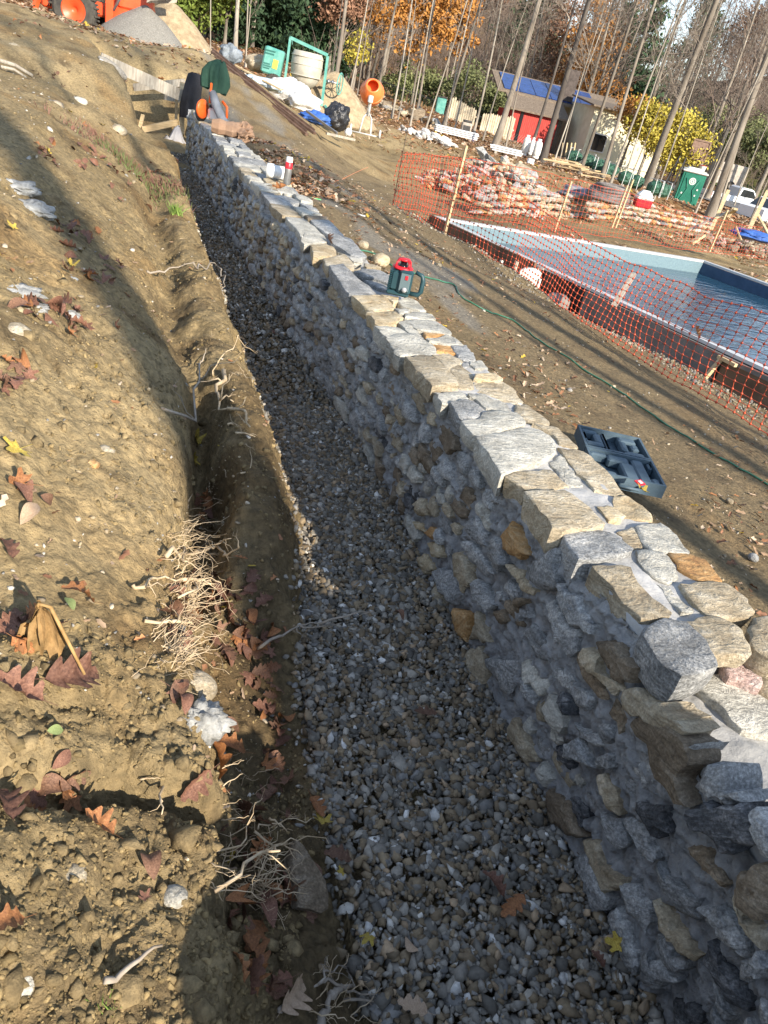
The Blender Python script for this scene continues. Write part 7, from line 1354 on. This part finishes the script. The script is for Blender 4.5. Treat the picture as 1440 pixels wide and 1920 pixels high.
TRUNKS = [(333, 52, 6, 15, 'bark_pale'), (395, 95, 3, 8, 'bark_pale'), (440, 113, 10, 17, 'bark_pale'), (461, 128, 4, 8, 'bark_pale'), (458, 126, 3, 7, 'bark_pale'), (541, 106, 3, 9, 'bark_pale'), (563, 104, 6, 13, 'bark_pale'), (597, 135, 13, 18, 'bark'), (626, 178, 10, 17, 'bark'), (620, 170, 3, 9, 'bark_pale'), (651, 192, 4, 11, 'bark_pale'), (670, 180, 3, 9, 'bark'), (688, 152, 8, 16, 'bark'),
          (704, 196, 7, 15, 'bark'), (734, 222, 5, 13, 'bark_pale'), (746, 226, 3, 9, 'bark_pale'), (769, 236, 4, 12, 'bark_pale'), (782, 218, 6, 15, 'bark'), (797, 243, 4, 11, 'bark_pale'), (828, 244, 7, 15, 'bark'), (834, 246, 4, 12, 'bark_pale'), (850, 252, 4, 10, 'bark_pale'), (886, 258, 6, 14, 'bark_pale'), (905, 264, 4, 10, 'bark_pale'), (926, 280, 15, 19, 'bark'), (946, 288, 4, 11, 'bark'), (990, 296, 8, 14, 'bark_dark'), (1016, 306, 15, 19, 'bark_dark'),
          (1036, 312, 4, 10, 'bark_pale'), (1046, 316, 3, 9, 'bark_pale'), (1086, 326, 8, 15, 'bark'), (1126, 345, 9, 16, 'bark'), (1142, 352, 6, 12, 'bark_pale'), (1166, 352, 4, 11, 'bark_pale'), (1176, 350, 3, 9, 'bark'), (1209, 354, 17, 19, 'bark'), (1226, 374, 4, 12, 'bark_pale'), (1303, 400, 4, 12, 'bark_pale'), (1330, 408, 18, 19, 'bark'), (1344, 408, 6, 12, 'bark_pale'), (1376, 388, 3, 9, 'bark_pale'), (1290, 330, 6, 14, 'bark'), (1310, 330, 5, 12, 'bark'), (1405, 420, 4, 11, 'bark'), (1432, 400, 7, 14, 'bark')]
where = lambda px: ('beyond the gravel and sand heaps' if px < 420 else 'behind the mound planks' if px < 530 else 'around the mint mixer' if px < 640 else 'behind the orange cement mixer' if px < 745 else 'behind the white broken stones' if px < 840 else 'in front of the picket fence' if px < 915 else 'beside the red shed' if px < 1030 else 'before the cream house wall' if px < 1200 else 'left of the portable toilet' if px < 1260 else 'right of the portable toilet')
cnt_ = {}
ords = ['first', 'second', 'third', 'fourth', 'fifth', 'sixth', 'seventh', 'eighth', 'ninth', 'tenth', 'eleventh', 'twelfth']
for i, (px, py, w, H_, bk_m) in enumerate(TRUNKS):
    P = G(px, py, 2, 90); s = (M3.T@P)[2]; r0 = max(.022, w/2*s/F*.82); z_ = where(px); k_i = cnt_.get(z_, 0); cnt_[z_] = k_i+1
    thick = 'thick' if w > 9 else ('slim' if w > 4 else 'thin whip-like'); tone = dict(bark='grey-brown', bark_pale='pale grey', bark_dark='dark')[bk_m]
    tree_obj(P, H_*rs.uniform(.9, 1.1), r0, f'{thick} {tone} bare tree, {ords[k_i]} from the left {z_}', None, 100+i, bk_m, 'twig_grey', first=.30 if w < 5 else .38, nb=9 if w < 5 else 13, spread=.22 if w < 5 else .30, lean=(rs.normal()*.03, rs.normal()*.03), wob=.012 if w > 9 else .02)
# out of view to the right and behind: the trees whose trunks throw the shadows
sd2 = np.array([math.sin(SUN_AZ), math.cos(SUN_AZ)])
def shade_tree(Pt, t, r0, H_, seed, label, **k):
    q = np.array(Pt[:2])+sd2*t; tree_obj((q[0], q[1], gz(q[0], q[1])), H_, r0, label, None, seed, 'bark', 'twig_grey', **k)
shade_tree((.06, 3.8), 15.5, .22, 17, 301, 'bare tree behind the camera, its shadow lying over the bank', first=.62, nb=10, wob=.004)
shade_tree((-1.15, 6.1), 19, .22, 17, 309, 'bare tree far behind the camera, its shadow on the upper slope', first=.55, nb=12, wob=.006)
shade_tree(Z(860, 505, -1.65), 15, .20, 17, 302, 'bare tree behind the camera, its shadow reaching the laser level', first=.6, nb=10, wob=.006)
shade_tree(Z(1180, 722, -1.7), 17, .17, 17, 303, 'bare tree behind the camera, its shadow crossing the green hose', first=.6, nb=10, wob=.006)
shade_tree(Z(1020, 555, -1.7), 21, .14, 17, 304, 'slim bare tree behind the camera, right of the shadow casters', first=.6, nb=10, wob=.01)
shade_tree(Z(1360, 1010, -1.45), 12, .20, 16, 305, 'bare tree behind the camera nearest the wall', first=.65, nb=9, wob=.004)
shade_tree(Z(650, 395, -1.35), 22, .12, 17, 306, 'thin bare tree far behind the camera', first=.6, nb=9, wob=.01)
# prototypes for the woods: a mesh each for trunk and crown, shared by the copies
protos = []
for k in range(7):
    rs_ = np.random.RandomState(700+k); tv, cv, T = gen_tree(rs_, 15, .17, first=.18+.2*rs_.rand(), nb=20, spread=.34, lean=(rs_.normal()*.03, rs_.normal()*.03), l3=5)
    cv[0][:] = cv[0]; protos.append((npmesh('trunk', *tv, True), npmesh('crown', *cv, False)))
    protos[-1][0].materials.append(MATS['bark']); protos[-1][1].materials.append(MATS['twig_grey' if k % 2 else 'twig_brown'])
rs = np.random.RandomState(44); nfar = 0
while nfar < 280:
    az = math.radians(rs.uniform(-14, 44)); r = 62+95*rs.rand()**.9; x, y = r*math.sin(az), r*math.cos(az)
    k = rs.randint(7); o = D.objects.new('bare_tree', None); C.objects.link(o); sc_ = rs.uniform(.75, 1.15); o.location = (x, y, gz(x, y)); o.rotation_euler = (0, 0, rs.uniform(0, 6.3)); o.scale = (sc_,)*3; o.empty_display_size = .1
    tagp(o, 'bare grey tree of the dense woods on the hillside behind the house', 'tree', 'bare trees on the wooded hillside')
    for nm, me in zip(('trunk', 'crown'), protos[k]): c = D.objects.new(nm, me); C.objects.link(c); c.parent = o
    nfar += 1
# undergrowth
n = 15000; r_ = rs.uniform(57, 135, n); a_ = np.radians(rs.uniform(-14, 44, n)); x = r_*np.sin(a_); y = r_*np.cos(a_)
k = (fbm(x*.12, y*.12, 0, 3, 88) > -.12) & ~((a_ > math.radians(16)) & (a_ < math.radians(44)) & (r_ < 76)); x = x[k]; y = y[k]; n = len(x); zz = ground(x, y, False); A = []; B = []; ra = []
base = np.column_stack([x, y, zz]); d = np.column_stack([rs.normal(0, .35, n), rs.normal(0, .35, n), np.ones(n)]); h = (rs.uniform(.8, 3.2, n)*(1+1.8*sstep(70, 100, r_[k])))[:, None]; mid = base+d*h*.5; top = mid+(d+rs.normal(0, .35, (n, 3)))*h*.5; side = mid+(d+rs.normal(0, .7, (n, 3)))*h*.45
V, Fq = seg_prisms(np.vstack([base, mid, mid]), np.vstack([mid, top, side]), np.concatenate([np.full(n, .022), np.full(n, .016), np.full(n, .014)]), np.concatenate([np.full(n, .016), np.full(n, .005), np.full(n, .005)]), 3)
o = link('undergrowth', npmesh('undergrowth', V, Fq, False), 'twig_brown'); tagp(o, 'tangle of bare brush filling the woods', 'brush', None, 'stuff')
# leafy crowns
mat('foliage_pine', (.022, .05, .022), (.06, .105, .045), 1.2, .8, rnd=.2, c3=(.09, .14, .06)); mat('foliage_lime', (.10, .15, .025), (.22, .27, .05), 1.2, .8, rnd=.15, c3=(.30, .30, .07)); mat('foliage_orange', (.27, .11, .025), (.46, .22, .05), 1.5, .8, rnd=.15, c3=(.55, .34, .09)); mat('foliage_yellow', (.30, .24, .03), (.50, .42, .07), 1.5, .8, rnd=.1, c3=(.45, .25, .06))
mat('foliage_russet', (.15, .075, .045), (.27, .15, .09), 1.5, .85, rnd=.2); mat('foliage_olive', (.10, .12, .045), (.19, .20, .085), 1.5, .85, rnd=.2)
def leaf_cloud(rs, n, lx, ly, lz, size, clumps=26, shape='ball', flat=.6):
    if shape == 'cone':
        t = rs.rand(clumps)**1.3; a = rs.uniform(0, 2*PI, clumps); rad = (1-t)*rs.uniform(.45, 1, clumps); cc = np.column_stack([np.cos(a)*rad*lx/2, np.sin(a)*rad*ly/2, t*lz]); cr = .16*lx*(1.15-t*.7)
    else:
        v = rs.normal(0, 1, (clumps, 3)); v /= np.linalg.norm(v, axis=1, keepdims=True); v *= rs.uniform(.35, 1, (clumps, 1)); cc = v*np.array([lx, ly, lz])/2*.85+[0, 0, lz/2]; cr = np.full(clumps, .17*min(lx, lz)*1.1)
    k = rs.randint(0, clumps, n); off = rs.normal(0, .55, (n, 3))*np.array([1, 1, flat]); P = cc[k]+off*cr[k][:, None]
    e1 = rs.normal(0, 1, (n, 3)); e1 /= np.linalg.norm(e1, axis=1, keepdims=True); e2 = np.cross(e1, rs.normal(0, 1, (n, 3))); e2 /= np.linalg.norm(e2, axis=1, keepdims=True); s = size*rs.uniform(.6, 1.4, (n, 1))
    V = np.stack([P-e1*s, P-e2*s*.5, P+e1*s, P+e2*s*.5], 1).reshape(-1, 3); Fq = np.arange(4*n).reshape(-1, 4); return V, Fq
lp_ = {}
def leafy(px, py, s, w, h, base_h, m, label, seed, n=6000, size=.13, shape='ball', group=None, clumps=30, Hadd=1.0, name='leafy_tree'):
    P = W(px, py, s); P[2] = gz(P[0], P[1]); rs_ = np.random.RandomState(seed); r = empty(name, tuple(P), (0, 0, rs_.uniform(0, 6)), label, 'tree' if base_h > .4 else 'shrub', group)
    if shape == 'cone': tv, cv, T = gen_tree(rs_, base_h+h*.97, .16, first=.2, nb=10, spread=.12, twig=1, wob=.004)
    else: tv, cv, T = gen_tree(rs_, base_h+h*.8, .12, first=max(.1, base_h/(base_h+h)), nb=12, spread=.34, twig=2, wob=.015)
    link('trunk', npmesh('trunk', *tv, True), 'bark', r)
    if cv is not None: link('branches', npmesh('branches', *cv, False), 'twig_brown', r)
    V, Fq = leaf_cloud(rs_, n, w, w, h, size, clumps, shape); V[:, 2] += base_h; link('crown', npmesh('crown', V, Fq, False), m, r)
leafy(470, 100, 50, 6.5, 13, .6, 'foliage_pine', 'dark pine standing straight behind the pale leftmost-of-centre trunk', 1, 17000, .19, 'cone', clumps=130); leafy(535, 108, 54, 7, 14, .6, 'foliage_pine', 'broad dark pine above the mint mixer', 2, 17000, .19, 'cone', clumps=130); leafy(420, 92, 46, 5, 9, .4, 'foliage_lime', 'yellow-green leafy tree left of the dark pines', 3, 13000, .16)
leafy(350, 80, 44, 5, 7, .1, 'foliage_lime', 'bright yellow-green bush behind the sand heap', 4, 14000, .15); leafy(300, 66, 47, 5, 8, .2, 'foliage_lime', 'bright green leafy tree behind the tractor bucket', 5, 13000, .16); leafy(600, 120, 58, 5.5, 12, .8, 'foliage_pine', 'dark evergreen between the mixer and the thick trunk', 6, 13000, .19, 'cone', clumps=100)
leafy(630, 150, 52, 4.5, 6, 2.2, 'foliage_russet', 'russet oak behind the thick trunk above the sand heap', 7, 3500, .13); leafy(695, 150, 54, 4.5, 7, 2.5, 'foliage_orange', 'orange oak behind the orange cement mixer', 8, 2600, .13); leafy(775, 180, 56, 6, 9, 3.2, 'foliage_orange', 'bright orange oak, the largest, at the top left of centre', 9, 6500, .14); leafy(835, 200, 62, 3.0, 9, 3, 'foliage_orange', 'narrow burnt-orange oak right of the largest orange oak', 10, 2600, .14)
leafy(658, 178, 40, 1.8, 2.2, .8, 'foliage_yellow', 'tiny yellow-leaved sapling behind the sand heap', 11, 700, .08); leafy(1075, 240, 66, 6.5, 9, 2.5, 'foliage_orange', 'orange oak rising behind the chimney', 12, 5500, .15); leafy(1010, 235, 70, 6, 9, 3, 'foliage_russet', 'russet tree behind the solar roof', 13, 4000, .14)
leafy(1150, 260, 72, 8, 14, .8, 'foliage_pine', 'tall dark evergreen behind the cream wall', 14, 11000, .2, 'cone', clumps=120); leafy(1110, 255, 76, 7, 12, .6, 'foliage_pine', 'evergreen just left of the tall dark one', 15, 9000, .2, 'cone', clumps=100); leafy(1240, 270, 95, 9, 15, 1, 'foliage_pine', 'distant evergreen near the gap of sky', 16, 9000, .24, 'cone', clumps=110)
leafy(1190, 345, 46, 3.8, 3.6, 1.4, 'foliage_yellow', 'yellow maple in front of the right end of the cream wall', 17, 3600, .10); leafy(1245, 355, 46, 4.0, 3.8, .9, 'foliage_yellow', 'golden yellow maple between the house and the portable toilet', 18, 4200, .10); leafy(1160, 320, 47, 3.2, 2.6, 2.2, 'foliage_orange', 'small copper-leaved tree over the corner of the cream wall', 19, 1600, .10)
leafy(870, 232, 58, 6, 5, .2, 'foliage_olive', 'olive green bush behind the picket fence', 20, 4000, .12); leafy(920, 245, 60, 5, 4, .2, 'foliage_olive', 'olive bush left of the red shed', 21, 3000, .12); leafy(760, 212, 60, 7, 3.6, .1, 'foliage_olive', 'low olive shrubbery beyond the black railing', 22, 4500, .12)
leafy(1350, 335, 74, 9, 6.5, .2, 'foliage_olive', 'big grey-green willowy bush beyond the driveway', 23, 7000, .13); leafy(1420, 350, 68, 9, 6.5, .2, 'foliage_olive', 'grey-green bush at the right edge beyond the driveway', 24, 7000, .13); leafy(1300, 318, 80, 8, 5, .2, 'foliage_olive', 'pale olive thicket behind the basketball hoop', 25, 5000, .13)
leafy(1330, 300, 105, 11, 12, 3, 'foliage_russet', 'reddish-brown oak high on the hillside at the right', 26, 6000, .18); leafy(1420, 330, 100, 11, 13, 3, 'foliage_russet', 'reddish-brown oak at the far right skyline', 27, 6000, .18); leafy(1080, 250, 110, 9, 13, 4, 'foliage_orange', 'distant rust-orange oak left of the gap of sky', 28, 4000, .2); leafy(960, 225, 90, 9, 12, 3, 'foliage_pine', 'distant evergreen above the picket fence', 29, 6000, .24, 'cone', clumps=90)
leafy(720, 195, 85, 8, 12, 3, 'foliage_russet', 'distant russet tree behind the orange oaks', 30, 5000, .17); leafy(880, 215, 95, 9, 13, 4, 'foliage_russet', 'distant brown oak above the picket fence', 31, 5000, .18)
